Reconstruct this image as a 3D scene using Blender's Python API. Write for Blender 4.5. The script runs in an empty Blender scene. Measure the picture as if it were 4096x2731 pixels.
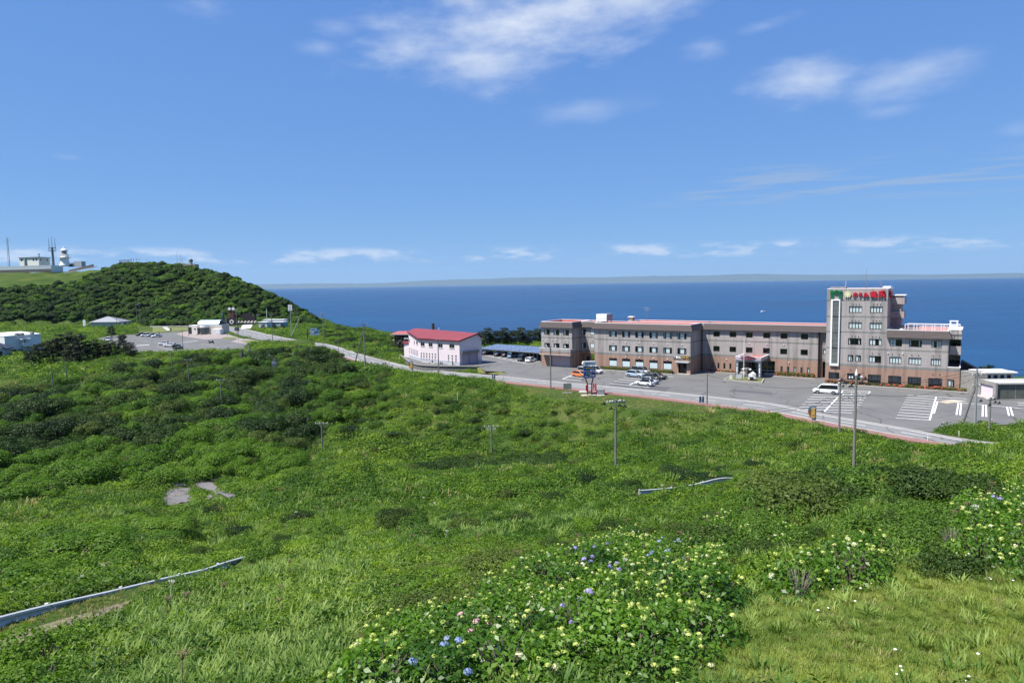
import bpy, bmesh, math, random
import numpy as np
from mathutils import Vector, Matrix

random.seed(7)
RNG = np.random.default_rng(11)
S = bpy.context.scene
COL = S.collection
PI = math.pi

# ------------------------------------------------------------------ camera
CAM_H = 23.0
FPX, CX, CY = 2731.0, 2048.0, 1365.5        # 24 mm lens on a 36 mm sensor, for a 4096 px wide frame
ROLL = 0.0157
PITCH = math.atan((CY - 1126.0) / FPX)
_F = np.array([0, math.cos(PITCH), -math.sin(PITCH)])
_U = np.array([0, math.sin(PITCH), math.cos(PITCH)])
_R = np.array([1.0, 0, 0])
cam_data = bpy.data.cameras.new('camera')
cam_data.lens = 24.0
cam_data.sensor_width = 36.0
cam_data.clip_start = 0.3
cam_data.clip_end = 90000.0
cam = bpy.data.objects.new('camera', cam_data)
COL.objects.link(cam)
_r = _R * math.cos(ROLL) - _U * math.sin(ROLL)
_u = _R * math.sin(ROLL) + _U * math.cos(ROLL)
cam.matrix_world = Matrix(((_r[0], _u[0], -_F[0], 0), (_r[1], _u[1], -_F[1], 0), (_r[2], _u[2], -_F[2], CAM_H), (0, 0, 0, 1)))
S.camera = cam

# ------------------------------------------------------------------ render settings
S.view_settings.view_transform = 'Standard'
S.view_settings.look = 'None'
S.view_settings.exposure = 0.72
S.view_settings.gamma = 1.0
S.cycles.max_bounces = 6
S.cycles.diffuse_bounces = 3
S.cycles.glossy_bounces = 2
S.cycles.transmission_bounces = 4
S.cycles.transparent_max_bounces = 8
S.cycles.volume_bounces = 0
S.cycles.use_denoising = True
S.cycles.caustics_reflective = False
S.cycles.caustics_refractive = False

# ------------------------------------------------------------------ sun and sky
SUN_TO = Vector((-0.536, -0.205, 1.0)).normalized()     # towards the sun: high, from the left and a little behind
SUN_EL = math.asin(SUN_TO.z)
SUN_AZ = math.atan2(SUN_TO.x, SUN_TO.y)                  # clockwise from +Y
sun_data = bpy.data.lights.new('sun', 'SUN')
sun_data.energy = 5.0
sun_data.angle = math.radians(0.53)
sun_data.color = (1.0, 0.95, 0.87)
sun = bpy.data.objects.new('sun', sun_data)
sun.rotation_euler = SUN_TO.to_track_quat('Z', 'Y').to_euler()
sun.location = (0, 0, 120)
COL.objects.link(sun)

world = bpy.data.worlds.new('World')
S.world = world
world.use_nodes = True
def N(nt, kind, **kw):
  n = nt.nodes.new(kind)
  for k, v in kw.items():
    if k.startswith('i_'):
      n.inputs[k[2:]].default_value = v
    elif k.startswith('n') and k[1:].isdigit():
      n.inputs[int(k[1:])].default_value = v
    else:
      setattr(n, k, v)
  return n

def L(nt, a, b):
  nt.links.new(a, b)

def mathn(nt, op, a, b=None, clamp=False):
  n = nt.nodes.new('ShaderNodeMath')
  n.operation = op
  n.use_clamp = clamp
  for i, v in enumerate((a, b)):
    if v is None:
      continue
    if isinstance(v, (int, float)):
      n.inputs[i].default_value = v
    else:
      nt.links.new(v, n.inputs[i])
  return n.outputs[0]

def mapr(nt, v, a, b, c=0.0, d=1.0, smooth=True):
  n = nt.nodes.new('ShaderNodeMapRange')
  n.interpolation_type = 'SMOOTHSTEP' if smooth else 'LINEAR'
  nt.links.new(v, n.inputs[0])
  for i, x in enumerate((a, b, c, d)):
    n.inputs[1 + i].default_value = x
  return n.outputs[0]

def build_world():
  world.cycles.sampling_method = 'MANUAL'
  world.cycles.sample_map_resolution = 256
  nt = world.node_tree
  nt.nodes.clear()
  out = N(nt, 'ShaderNodeOutputWorld')
  bg = N(nt, 'ShaderNodeBackground')
  bg.inputs['Strength'].default_value = SKY_STRENGTH
  L(nt, bg.outputs[0], out.inputs[0])
  sky = N(nt, 'ShaderNodeTexSky')
  sky.sky_type = 'NISHITA'
  sky.sun_disc = False
  sky.sun_elevation = SUN_EL
  sky.sun_rotation = SUN_AZ % (2 * PI)
  sky.altitude = 100
  sky.air_density = SKY_AIR
  sky.dust_density = SKY_DUST
  sky.ozone_density = SKY_OZONE
  tc = N(nt, 'ShaderNodeTexCoord')
  # directions as azimuth (clockwise from the view axis) and elevation: far clouds lie on the sky itself
  sep = N(nt, 'ShaderNodeSeparateXYZ')
  L(nt, tc.outputs['Generated'], sep.inputs[0])
  az = mathn(nt, 'ARCTAN2', sep.outputs[0], sep.outputs[1])
  el = mathn(nt, 'ARCSINE', sep.outputs[2])
  # planar projection of a high cloud deck: streaks stretch towards the horizon
  zc = mathn(nt, 'MAXIMUM', sep.outputs[2], 0.02)
  px = mathn(nt, 'DIVIDE', sep.outputs[0], zc)
  py = mathn(nt, 'DIVIDE', sep.outputs[1], zc)
  deck = N(nt, 'ShaderNodeCombineXYZ')
  L(nt, px, deck.inputs[0])
  L(nt, py, deck.inputs[1])

  def noise(vec, scale, detail, rough=0.55, dist=0.0):
    n = N(nt, 'ShaderNodeTexNoise')
    n.inputs['Scale'].default_value = scale
    n.inputs['Detail'].default_value = detail
    n.inputs['Roughness'].default_value = rough
    n.inputs['Distortion'].default_value = dist
    L(nt, vec, n.inputs['Vector'])
    return n.outputs['Fac']

  ae = N(nt, 'ShaderNodeCombineXYZ')
  L(nt, az, ae.inputs[0])
  L(nt, el, ae.inputs[1])
  st = N(nt, 'ShaderNodeVectorMath', operation='MULTIPLY')
  L(nt, ae.outputs[0], st.inputs[0])
  st.inputs[1].default_value = (1.0, 2.6, 1.0)
  warp = noise(st.outputs[0], 4.0, 3.0, 0.6)
  fine = noise(st.outputs[0], 13.0, 5.0, 0.62)

  def blob(ca, ce, ra, re, strength, soft=0.9, tilt=0.0):
    da = mathn(nt, 'SUBTRACT', az, math.radians(ca))
    de = mathn(nt, 'SUBTRACT', el, math.radians(ce))
    if tilt:
      de = mathn(nt, 'SUBTRACT', de, mathn(nt, 'MULTIPLY', da, tilt))
    qa = mathn(nt, 'POWER', mathn(nt, 'ABSOLUTE', mathn(nt, 'DIVIDE', da, math.radians(ra))), 2.0)
    qe = mathn(nt, 'POWER', mathn(nt, 'ABSOLUTE', mathn(nt, 'DIVIDE', de, math.radians(re))), 2.0)
    r = mathn(nt, 'SQRT', mathn(nt, 'ADD', qa, qe))
    r = mathn(nt, 'ADD', r, mathn(nt, 'MULTIPLY', mathn(nt, 'SUBTRACT', warp, 0.5), 2.2))
    r = mathn(nt, 'ADD', r, mathn(nt, 'MULTIPLY', mathn(nt, 'SUBTRACT', fine, 0.5), 1.6))
    return mapr(nt, r, 1.25, -0.75, 0.0, strength)

  total = None
  for b in CLOUD_BLOBS:
    v = blob(*b)
    total = v if total is None else mathn(nt, 'MAXIMUM', total, v)
  # thin veil and loose cloud over the whole sky, outside the frame as well
  veil = noise(deck.outputs[0], 0.42, 4.0, 0.6)
  veil = mapr(nt, veil, 0.54, 0.78, 0.0, 0.34)
  high = mapr(nt, el, math.radians(20), math.radians(34), 0.0, 1.0)
  total = mathn(nt, 'MAXIMUM', total, mathn(nt, 'MULTIPLY', veil, high))
  # low cumulus row above the horizon: billowy tops, flat bases
  cst = N(nt, 'ShaderNodeVectorMath', operation='MULTIPLY')
  L(nt, ae.outputs[0], cst.inputs[0])
  cst.inputs[1].default_value = (1.0, 3.2, 1.0)
  c1 = noise(cst.outputs[0], 11.0, 2.0, 0.5)
  c2 = noise(cst.outputs[0], 34.0, 3.0, 0.6)
  cm = mathn(nt, 'ADD', mathn(nt, 'MULTIPLY', c1, 0.72), mathn(nt, 'MULTIPLY', c2, 0.42))
  band = mathn(nt, 'MULTIPLY', mapr(nt, el, math.radians(1.5), math.radians(2.1)), mapr(nt, el, math.radians(3.1), math.radians(2.5)))
  cum = mathn(nt, 'MULTIPLY', mapr(nt, cm, 0.52, 0.70, 0.0, 0.62), band)
  total = mathn(nt, 'MAXIMUM', total, cum)
  # grey streaks of thin shaded cloud low on the right of the sea
  gst = N(nt, 'ShaderNodeVectorMath', operation='MULTIPLY')
  L(nt, ae.outputs[0], gst.inputs[0])
  gst.inputs[1].default_value = (1.0, 17.0, 1.0)
  g1 = noise(gst.outputs[0], 6.5, 3.0, 0.55)
  gband = mathn(nt, 'MULTIPLY', mapr(nt, el, math.radians(5.0), math.radians(6.4)), mapr(nt, el, math.radians(9.0), math.radians(7.7)))
  gside = mathn(nt, 'MULTIPLY', mapr(nt, az, math.radians(9), math.radians(16)), 1.0)
  grey = mathn(nt, 'MULTIPLY', mathn(nt, 'MULTIPLY', mapr(nt, g1, 0.46, 0.64, 0.0, 0.55), gband), gside)

  mixg = N(nt, 'ShaderNodeMixRGB', blend_type='MIX')
  mixg.inputs[2].default_value = GREY_CLOUD
  L(nt, grey, mixg.inputs[0])
  # the camera's rendering of the clear sky: deeper blue, gentler rise towards the horizon
  ssep = N(nt, 'ShaderNodeSeparateColor')
  L(nt, sky.outputs[0], ssep.inputs[0])
  scom = N(nt, 'ShaderNodeCombineColor')
  for ch, (pw, k) in enumerate(SKY_CURVE):
    L(nt, mathn(nt, 'MULTIPLY', mathn(nt, 'POWER', mathn(nt, 'MULTIPLY', ssep.outputs[ch], 0.1), pw), 10.0 * k), scom.inputs[ch])
  L(nt, scom.outputs[0], mixg.inputs[1])
  mix = N(nt, 'ShaderNodeMixRGB', blend_type='MIX')
  mix.inputs[2].default_value = WHITE_CLOUD
  L(nt, total, mix.inputs[0])
  L(nt, mixg.outputs[0], mix.inputs[1])
  L(nt, mix.outputs[0], bg.inputs['Color'])

SKY_STRENGTH = 0.058
SKY_AIR, SKY_DUST, SKY_OZONE = 0.7, 0.0, 6.0
SKY_CURVE = ((0.45, 0.405), (0.4, 0.635), (0.2, 0.92))
WHITE_CLOUD = (9.0, 9.6, 10.5, 1)
GREY_CLOUD = (4.0, 5.2, 7.2, 1)
# (azimuth, elevation, half width, half height, strength, softness, tilt), degrees
CLOUD_BLOBS = [
  (1.0, 20.2, 13.0, 3.9, 1.0, 0.95, 0.12),
  (-1.3, 17.4, 6.5, 2.3, 0.85, 0.95, 0.0),
  (10.0, 21.5, 7.5, 2.4, 0.8, 0.95, 0.15),
  (22.8, 14.4, 4.4, 2.1, 0.8, 0.95, 0.05),
  (29.0, 13.7, 4.4, 1.6, 0.5, 0.95, 0.1),
  (16.0, 17.4, 2.2, 1.0, 0.4, 0.95, 0.0),
  (19.8, 18.4, 3.0, 0.6, 0.3, 0.95, 0.12),
  (5.8, 13.6, 5.0, 1.0, 0.28, 0.95, 0.06),
  (-13.6, 19.3, 2.2, 0.8, 0.34, 0.95, 0.0),
  (-14.9, 17.9, 2.0, 0.7, 0.3, 0.95, 0.0),
  (-23.1, 19.9, 2.6, 1.2, 0.5, 0.95, 0.0),
  (-32.2, 9.0, 1.3, 0.35, 0.28, 0.95, 0.0),
  (28.5, 11.6, 2.4, 0.6, 0.22, 0.95, 0.0),
  (36.0, 9.4, 1.4, 0.6, 0.2, 0.95, 0.0),
]
build_world()
# ------------------------------------------------------------------ from the photograph to the place
def ray(x, y):
  u = (x - CX) / FPX
  v = -(y - CY) / FPX
  u2 = u * math.cos(ROLL) + v * math.sin(ROLL)
  v2 = -u * math.sin(ROLL) + v * math.cos(ROLL)
  return _F + u2 * _R + v2 * _U

def at(x, y, z=0.0):
  """surveyed point on the level z seen at photo coordinates x, y"""
  d = ray(x, y)
  t = (z - CAM_H) / d[2]
  return np.array([0, 0, CAM_H]) + t * d

def deep(x, y, dep):
  d = ray(x, y)
  return np.array([0, 0, CAM_H]) + d * (dep / d[1])

def row(P):
  q = np.asarray(P, float) - np.array([0, 0, CAM_H])
  w = q @ _F
  u2 = q[0] / w
  v2 = (q @ _U) / w
  return CX + FPX * (u2 * math.cos(ROLL) - v2 * math.sin(ROLL)), CY - FPX * (u2 * math.sin(ROLL) + v2 * math.cos(ROLL))

def height_to(x, y, ytop):
  """height of a vertical at x, y that ends at photo row ytop"""
  lo, hi = -90.0, 200.0
  for _ in range(50):
    m = (lo + hi) / 2
    if row((x, y, m))[1] > ytop:
      lo = m
    else:
      hi = m
  return lo

# ------------------------------------------------------------------ materials
MATS = {}

def srgb(r, g, b):
  f = lambda c: (c / 255 / 12.92) if c / 255 <= 0.04045 else ((c / 255 + 0.055) / 1.055) ** 2.4
  return (f(r), f(g), f(b), 1.0)

def mat(name, color, rough=0.7, metal=0.0, var=0.12, scale=3.0, spec=0.4, bump=0.0, bscale=None, detail=4.0, var2=0.0, scale2=0.2):
  if name in MATS:
    return MATS[name]
  m = bpy.data.materials.new(name)
  m.use_nodes = True
  nt = m.node_tree
  b = nt.nodes['Principled BSDF']
  b.inputs['Roughness'].default_value = rough
  b.inputs['Metallic'].default_value = metal
  b.inputs['Specular IOR Level'].default_value = spec
  c = color if len(color) == 4 else (*color, 1)
  if var > 0 or var2 > 0:
    geo = N(nt, 'ShaderNodeNewGeometry')
    n = N(nt, 'ShaderNodeTexNoise')
    n.inputs['Scale'].default_value = scale
    n.inputs['Detail'].default_value = detail
    L(nt, geo.outputs['Position'], n.inputs['Vector'])
    f = mathn(nt, 'MULTIPLY', mathn(nt, 'SUBTRACT', n.outputs['Fac'], 0.5), 4.0 * var)
    if var2 > 0:
      n2 = N(nt, 'ShaderNodeTexNoise')
      n2.inputs['Scale'].default_value = scale2
      n2.inputs['Detail'].default_value = 5.0
      L(nt, geo.outputs['Position'], n2.inputs['Vector'])
      f = mathn(nt, 'ADD', f, mathn(nt, 'MULTIPLY', mathn(nt, 'SUBTRACT', n2.outputs['Fac'], 0.5), 4.0 * var2))
    f = mathn(nt, 'ADD', f, 1.0)
    mx = N(nt, 'ShaderNodeVectorMath', operation='SCALE')
    mx.inputs[0].default_value = c[:3]
    L(nt, f, mx.inputs['Scale'])
    L(nt, mx.outputs[0], b.inputs['Base Color'])
    if bump > 0:
      bp = N(nt, 'ShaderNodeBump')
      bp.inputs['Strength'].default_value = bump
      bp.inputs['Distance'].default_value = 0.05
      src = n.outputs['Fac']
      if bscale:
        n3 = N(nt, 'ShaderNodeTexNoise')
        n3.inputs['Scale'].default_value = bscale
        n3.inputs['Detail'].default_value = 5
        L(nt, geo.outputs['Position'], n3.inputs['Vector'])
        src = n3.outputs['Fac']
      L(nt, src, bp.inputs['Height'])
      L(nt, bp.outputs[0], b.inputs['Normal'])
  else:
    b.inputs['Base Color'].default_value = c
  MATS[name] = m
  return m

def glass_mat(name, tint=(0.95, 1.0, 1.0), clear=0.94):
  """thin pane: mostly seen through, with a mirror share that grows at a slant"""
  if name in MATS:
    return MATS[name]
  m = bpy.data.materials.new(name)
  m.use_nodes = True
  nt = m.node_tree
  nt.nodes.clear()
  out = N(nt, 'ShaderNodeOutputMaterial')
  tr = N(nt, 'ShaderNodeBsdfTransparent')
  tr.inputs[0].default_value = (tint[0] / max(tint) * clear, tint[1] / max(tint) * clear, tint[2] / max(tint) * clear, 1)
  gl = N(nt, 'ShaderNodeBsdfGlossy')
  gl.inputs['Color'].default_value = (0.9, 0.92, 0.95, 1)
  gl.inputs['Roughness'].default_value = 0.03
  lw = N(nt, 'ShaderNodeLayerWeight')
  lw.inputs['Blend'].default_value = 0.5
  mix = N(nt, 'ShaderNodeMixShader')
  L(nt, mathn(nt, 'ADD', mathn(nt, 'MULTIPLY', mathn(nt, 'POWER', lw.outputs['Facing'], 4.0), 0.8), 0.07), mix.inputs[0])
  L(nt, tr.outputs[0], mix.inputs[1])
  L(nt, gl.outputs[0], mix.inputs[2])
  L(nt, mix.outputs[0], out.inputs[0])
  MATS[name] = m
  return m

def leaf_mat(name, c1, c2, trans=0.35, patch=0.05, dark=None, rough=0.55, spec=0.25):
  """foliage: colour differs from plant to plant, leaf to leaf and in broad patches; light passes through"""
  if name in MATS:
    return MATS[name]
  m = bpy.data.materials.new(name)
  m.use_nodes = True
  nt = m.node_tree
  nt.nodes.clear()
  out = N(nt, 'ShaderNodeOutputMaterial')
  oi = N(nt, 'ShaderNodeObjectInfo')
  geo = N(nt, 'ShaderNodeNewGeometry')
  n = N(nt, 'ShaderNodeTexNoise')
  n.inputs['Scale'].default_value = patch
  n.inputs['Detail'].default_value = 4
  L(nt, geo.outputs['Position'], n.inputs['Vector'])
  f = mathn(nt, 'MULTIPLY', mathn(nt, 'SUBTRACT', n.outputs['Fac'], 0.5), 2.6)
  f = mathn(nt, 'ADD', f, mathn(nt, 'MULTIPLY', oi.outputs['Random'], 0.55))
  f = mathn(nt, 'ADD', f, mathn(nt, 'MULTIPLY', geo.outputs['Random Per Island'], 0.5), )
  f = mathn(nt, 'SUBTRACT', f, 0.05, True)
  mx = N(nt, 'ShaderNodeMixRGB')
  mx.inputs[1].default_value = (*c1, 1)
  mx.inputs[2].default_value = (*c2, 1)
  L(nt, f, mx.inputs[0])
  pb = N(nt, 'ShaderNodeBsdfPrincipled')
  pb.inputs['Roughness'].default_value = rough
  pb.inputs['Specular IOR Level'].default_value = spec
  L(nt, mx.outputs[0], pb.inputs['Base Color'])
  tl = N(nt, 'ShaderNodeBsdfTranslucent')
  hs = N(nt, 'ShaderNodeVectorMath', operation='MULTIPLY')
  L(nt, mx.outputs[0], hs.inputs[0])
  hs.inputs[1].default_value = (1.25, 1.35, 0.45)
  L(nt, hs.outputs[0], tl.inputs[0])
  ms = N(nt, 'ShaderNodeMixShader')
  ms.inputs[0].default_value = trans
  L(nt, pb.outputs[0], ms.inputs[1])
  L(nt, tl.outputs[0], ms.inputs[2])
  L(nt, ms.outputs[0], out.inputs[0])
  MATS[name] = m
  return m

# ------------------------------------------------------------------ mesh builder
class MB:
  def __init__(self):
    self.v = []
    self.f = []
    self.mi = []

  def add(self, verts, faces, mi=0):
    o = len(self.v)
    self.v += [tuple(map(float, p)) for p in verts]
    self.f += [tuple(i + o for i in f) for f in faces]
    self.mi += [mi] * len(faces)
    return self

  def box(self, x0, x1, y0, y1, z0, z1, mi=0):
    return self.add([(x0, y0, z0), (x1, y0, z0), (x1, y1, z0), (x0, y1, z0), (x0, y0, z1), (x1, y0, z1), (x1, y1, z1), (x0, y1, z1)],
            [(0, 3, 2, 1), (4, 5, 6, 7), (0, 1, 5, 4), (1, 2, 6, 5), (2, 3, 7, 6), (3, 0, 4, 7)], mi)

  def cbox(self, cx, cy, cz, sx, sy, sz, mi=0):
    return self.box(cx - sx / 2, cx + sx / 2, cy - sy / 2, cy + sy / 2, cz - sz / 2, cz + sz / 2, mi)

  def prism(self, poly, z0, z1, mi=0):
    n = len(poly)
    a = sum(poly[i][0] * poly[(i + 1) % n][1] - poly[(i + 1) % n][0] * poly[i][1] for i in range(n))
    if a < 0:
      poly = poly[::-1]
    vs = [(p[0], p[1], z0) for p in poly] + [(p[0], p[1], z1) for p in poly]
    fs = [tuple(range(n - 1, -1, -1)), tuple(range(n, 2 * n))]
    fs += [(i, (i + 1) % n, (i + 1) % n + n, i + n) for i in range(n)]
    return self.add(vs, fs, mi)

  def hull_prism(self, lower, upper, mi=0):
    n = len(lower)
    fs = [tuple(range(n - 1, -1, -1)), tuple(range(n, 2 * n))] + [(i, (i + 1) % n, (i + 1) % n + n, i + n) for i in range(n)]
    return self.add(list(lower) + list(upper), fs, mi)

  def tube(self, path, r, seg=6, mi=0, caps=True):
    path = [Vector(p) for p in path]
    rs = r if isinstance(r, (list, tuple)) else [r] * len(path)
    vs = []
    for i, p in enumerate(path):
      d = (path[min(i + 1, len(path) - 1)] - path[max(i - 1, 0)]).normalized()
      a = Vector((0, 0, 1)) if abs(d.z) < 0.9 else Vector((1, 0, 0))
      x = d.cross(a).normalized()
      y = x.cross(d).normalized()
      for k in range(seg):
        t = 2 * PI * k / seg
        vs.append(p + (x * math.cos(t) + y * math.sin(t)) * rs[i])
    fs = []
    for i in range(len(path) - 1):
      for k in range(seg):
        a, b = i * seg + k, i * seg + (k + 1) % seg
        fs.append((a, b, b + seg, a + seg))
    if caps:
      fs.append(tuple(range(seg - 1, -1, -1)))
      fs.append(tuple(range((len(path) - 1) * seg, len(path) * seg)))
    return self.add(vs, fs, mi)

  def lathe(self, prof, cx=0, cy=0, seg=16, mi=0):
    vs = []
    for r, z in prof:
      for k in range(seg):
        t = 2 * PI * k / seg
        vs.append((cx + r * math.cos(t), cy + r * math.sin(t), z))
    fs = []
    for i in range(len(prof) - 1):
      for k in range(seg):
        a, b = i * seg + k, i * seg + (k + 1) % seg
        fs.append((a, b, b + seg, a + seg))
    fs.append(tuple(range(seg - 1, -1, -1)))
    fs.append(tuple(range((len(prof) - 1) * seg, len(prof) * seg)))
    return self.add(vs, fs, mi)

  def disc(self, c, n, r, th, seg=14, mi=0):
    c, n = Vector(c), Vector(n).normalized()
    return self.tube([c, c + n * th], r, seg, mi)

  def mesh(self, name, mats):
    me = bpy.data.meshes.new(name)
    me.from_pydata(self.v, [], self.f)
    for m in (mats if isinstance(mats, (list, tuple)) else [mats]):
      me.materials.append(m)
    if any(self.mi):
      me.polygons.foreach_set('material_index', self.mi)
    me.update()
    return me

  def build(self, name, mats, parent=None, smooth=False, loc=None, rz=0.0):
    me = self.mesh(name, mats)
    if smooth:
      me.polygons.foreach_set('use_smooth', [True] * len(me.polygons))
    return link(name, me, parent, loc, rz)

def link(name, data, parent=None, loc=None, rz=0.0):
  o = bpy.data.objects.new(name, data)
  COL.objects.link(o)
  if parent is not None:
    o.parent = parent
  if loc is not None:
    o.location = loc
  if rz:
    o.rotation_euler = (0, 0, rz)
  return o

def tag(o, label=None, cat=None, group=None, kind=None):
  if label:
    o['label'] = label
  if cat:
    o['category'] = cat
  if group:
    o['group'] = group
  if kind:
    o['kind'] = kind
  return o

def thing(name, loc, rz, label, cat, group=None):
  o = link(name, None, None, loc, rz)
  o.empty_display_size = 0.3
  return tag(o, label, cat, group)

def copy_tree(o, parent=None):
  c = o.copy()
  COL.objects.link(c)
  c.parent = parent
  for ch in o.children:
    copy_tree(ch, c)
  return c

def text_mesh(txt, size, ext=0.02, align='CENTER', bold=0.0):
  cu = bpy.data.curves.new('lettering', 'FONT')
  cu.body = txt
  cu.size = size
  cu.extrude = ext
  cu.offset = bold
  cu.align_x = align
  cu.align_y = 'CENTER'
  cu.resolution_u = 2
  ob = bpy.data.objects.new('lettering', cu)
  COL.objects.link(ob)
  dg = bpy.context.evaluated_depsgraph_get()
  me = bpy.data.meshes.new_from_object(ob.evaluated_get(dg))
  bpy.data.objects.remove(ob)
  bpy.data.curves.remove(cu)
  return me

def wall_with_holes(mb, u0, u1, z0, z1, holes, y, depth=0.16, mi=0, mfun=None, flip=False, cuts=()):
  """vertical wall in the x-z plane at y, real openings with reveals; mfun(zmid) picks the material"""
  us = sorted({u0, u1, *[h[0] for h in holes], *[h[1] for h in holes]})
  zs = sorted({z0, z1, *[h[2] for h in holes], *[h[3] for h in holes], *cuts})
  us = [u for u in us if u0 <= u <= u1]
  zs = [z for z in zs if z0 <= z <= z1]
  for i in range(len(us) - 1):
    for j in range(len(zs) - 1):
      um, zm = (us[i] + us[i + 1]) / 2, (zs[j] + zs[j + 1]) / 2
      if any(h[0] < um < h[1] and h[2] < zm < h[3] for h in holes):
        continue
      m = mfun(zm) if mfun else mi
      mb.add([(us[i], y, zs[j]), (us[i + 1], y, zs[j]), (us[i + 1], y, zs[j + 1]), (us[i], y, zs[j + 1])], [(0, 1, 2, 3)], m)
  for (a, b, c, d) in holes:
    m = mfun((c + d) / 2) if mfun else mi
    y2 = y + depth
    mb.add([(a, y, c), (b, y, c), (b, y, d), (a, y, d), (a, y2, c), (b, y2, c), (b, y2, d), (a, y2, d)],
       [(0, 4, 5, 1), (1, 5, 6, 2), (2, 6, 7, 3), (3, 7, 4, 0)], m)
# ------------------------------------------------------------------ lie of the land
SEA_Z = -70.0
# survey points: photo coordinates and distance of ground seen there
_SURVEY = [
  (0, 2731, 14), (1000, 2731, 12.5), (2048, 2731, 11), (3000, 2731, 9.6), (4096, 2731, 8.5),
  (2048, 2500, 15), (1200, 2600, 15), (3400, 2500, 12), (4096, 2450, 11.5), (4096, 2200, 16), (3600, 2200, 18), (3000, 2200, 26),
  (200, 2600, 16.5), (0, 2480, 19), (200, 2450, 21), (800, 2300, 32), (1200, 2300, 28), (2048, 2200, 29), (2500, 2000, 47),
  (4096, 1900, 38), (4096, 1800, 62), (3500, 1950, 45), (2750, 1990, 53), (1400, 2000, 62), (1400, 1900, 86), (2000, 1880, 100),
  (3415, 1880, 73), (3900, 1810, 78), (3000, 1900, 72), (3000, 1780, 96),
  (2000, 1850, 113), (1967, 1830, 119), (2463, 1865, 87), (2400, 1750, 116), (2000, 1680, 134), (2300, 1680, 128),
  (1400, 1560, 166), (1400, 1750, 130), (1000, 1600, 162), (1000, 1750, 130), (500, 1600, 162), (500, 1800, 118), (0, 1620, 160), (0, 1900, 96),
  (720, 1960, 91), (500, 2000, 82), (1000, 1950, 86), (300, 2150, 50), (0, 2200, 45), (800, 2100, 58), (600, 1880, 104),
  (1200, 1480, 205), (900, 1470, 215), (600, 1470, 212), (300, 1500, 200), (0, 1500, 196), (150, 1430, 232), (-400, 1500, 200), (-400, 1900, 95), (-500, 2400, 24),
  (-600, 1430, 240), (4600, 2200, 14), (4600, 1850, 45), (4700, 1760, 90),
]
_XYZ = [(0, 0, 20.6), (0, -30, 23), (-40, -10, 18), (40, -10, 22), (70, 20, 20), (-90, 10, 9), (-160, 60, 3), (130, 40, 12), (-30, -80, 26), (60, -90, 26), (-220, 150, 0), (160, 90, 2)]
_HILL = [
  (-600, 1110, 560), (-200, 1100, 560), (0, 1095, 545), (200, 1090, 545), (340, 1085, 540), (0, 1150, 480), (200, 1160, 480), (330, 1135, 500), (450, 1074, 520), (600, 1062, 510), (720, 1072, 500),
  (800, 1095, 488), (900, 1125, 472), (1000, 1163, 460), (1080, 1195, 450), (1170, 1232, 445), (1235, 1268, 440), (1290, 1285, 436),
  (400, 1210, 455), (700, 1210, 455), (950, 1230, 440), (100, 1220, 450), (-300, 1230, 450),
]
_FLAT = [(-330, 400), (-250, 420), (-180, 415), (-140, 420), (-260, 330), (-240, 260), (-150, 300), (-90, 300), (-60, 260), (-150, 380), (-100, 350), (-20, 220), (-20, 170), (30, 150), (60, 120),
    (80, 105), (110, 95), (20, 200), (60, 160), (100, 130), (-60, 220), (-60, 320), (140, 100), (-110, 250)]
_c = []
for px, py, d in _SURVEY + _HILL:
  p = deep(px, py, d)
  _c.append((p[0], p[1], p[2]))
_c += _XYZ
_c += [(x, y, -0.1) for x, y in _FLAT]
_c += [(-700, 560, 30), (-700, 300, 2), (-700, 0, 10), (-500, 700, 36), (-360, 640, 26), (-255, 560, 22), (-200, 545, 8), (-165, 520, -6), (-140, 480, -14), (-120, 460, -12), (-430, 600, 36), (300, -100, 24), (300, 60, 6), (-500, -200, 25)]
_c = np.array(_c)

def _kern(r2):
  return 0.5 * r2 * np.log(np.maximum(r2, 1e-6))

_sc = 100.0
_P = _c[:, :2] / _sc
_n = len(_P)
_K = _kern(((_P[:, None, :] - _P[None, :, :]) ** 2).sum(-1)) + np.eye(_n) * 0.002
_A = np.zeros((_n + 3, _n + 3))
_A[:_n, :_n] = _K
_A[:_n, _n] = 1
_A[:_n, _n + 1:] = _P
_A[_n, :_n] = 1
_A[_n + 1:, :_n] = _P.T
_W = np.linalg.solve(_A, np.concatenate([_c[:, 2], [0, 0, 0]]))

def poly_dist(poly, X, Y):
  """signed distance to a polygon, negative inside"""
  poly = np.asarray(poly, float)
  n = len(poly)
  d2 = np.full(X.shape, 1e18)
  ins = np.zeros(X.shape, bool)
  for i in range(n):
    ax, ay = poly[i]
    bx, by = poly[(i + 1) % n]
    ex, ey = bx - ax, by - ay
    wx, wy = X - ax, Y - ay
    t = np.clip((wx * ex + wy * ey) / (ex * ex + ey * ey), 0, 1)
    d2 = np.minimum(d2, (wx - ex * t) ** 2 + (wy - ey * t) ** 2)
    c1 = (ay <= Y) != (by <= Y)
    with np.errstate(divide='ignore', invalid='ignore'):
      xi = ax + (Y - ay) / (by - ay if by != ay else 1e-9) * ex
    ins ^= c1 & (X < xi)
  d = np.sqrt(d2)
  return np.where(ins, -d, d)

def pxpoly(pts, z=0.0):
  return [tuple(at(x, y, z)[:2]) for x, y in pts]

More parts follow.
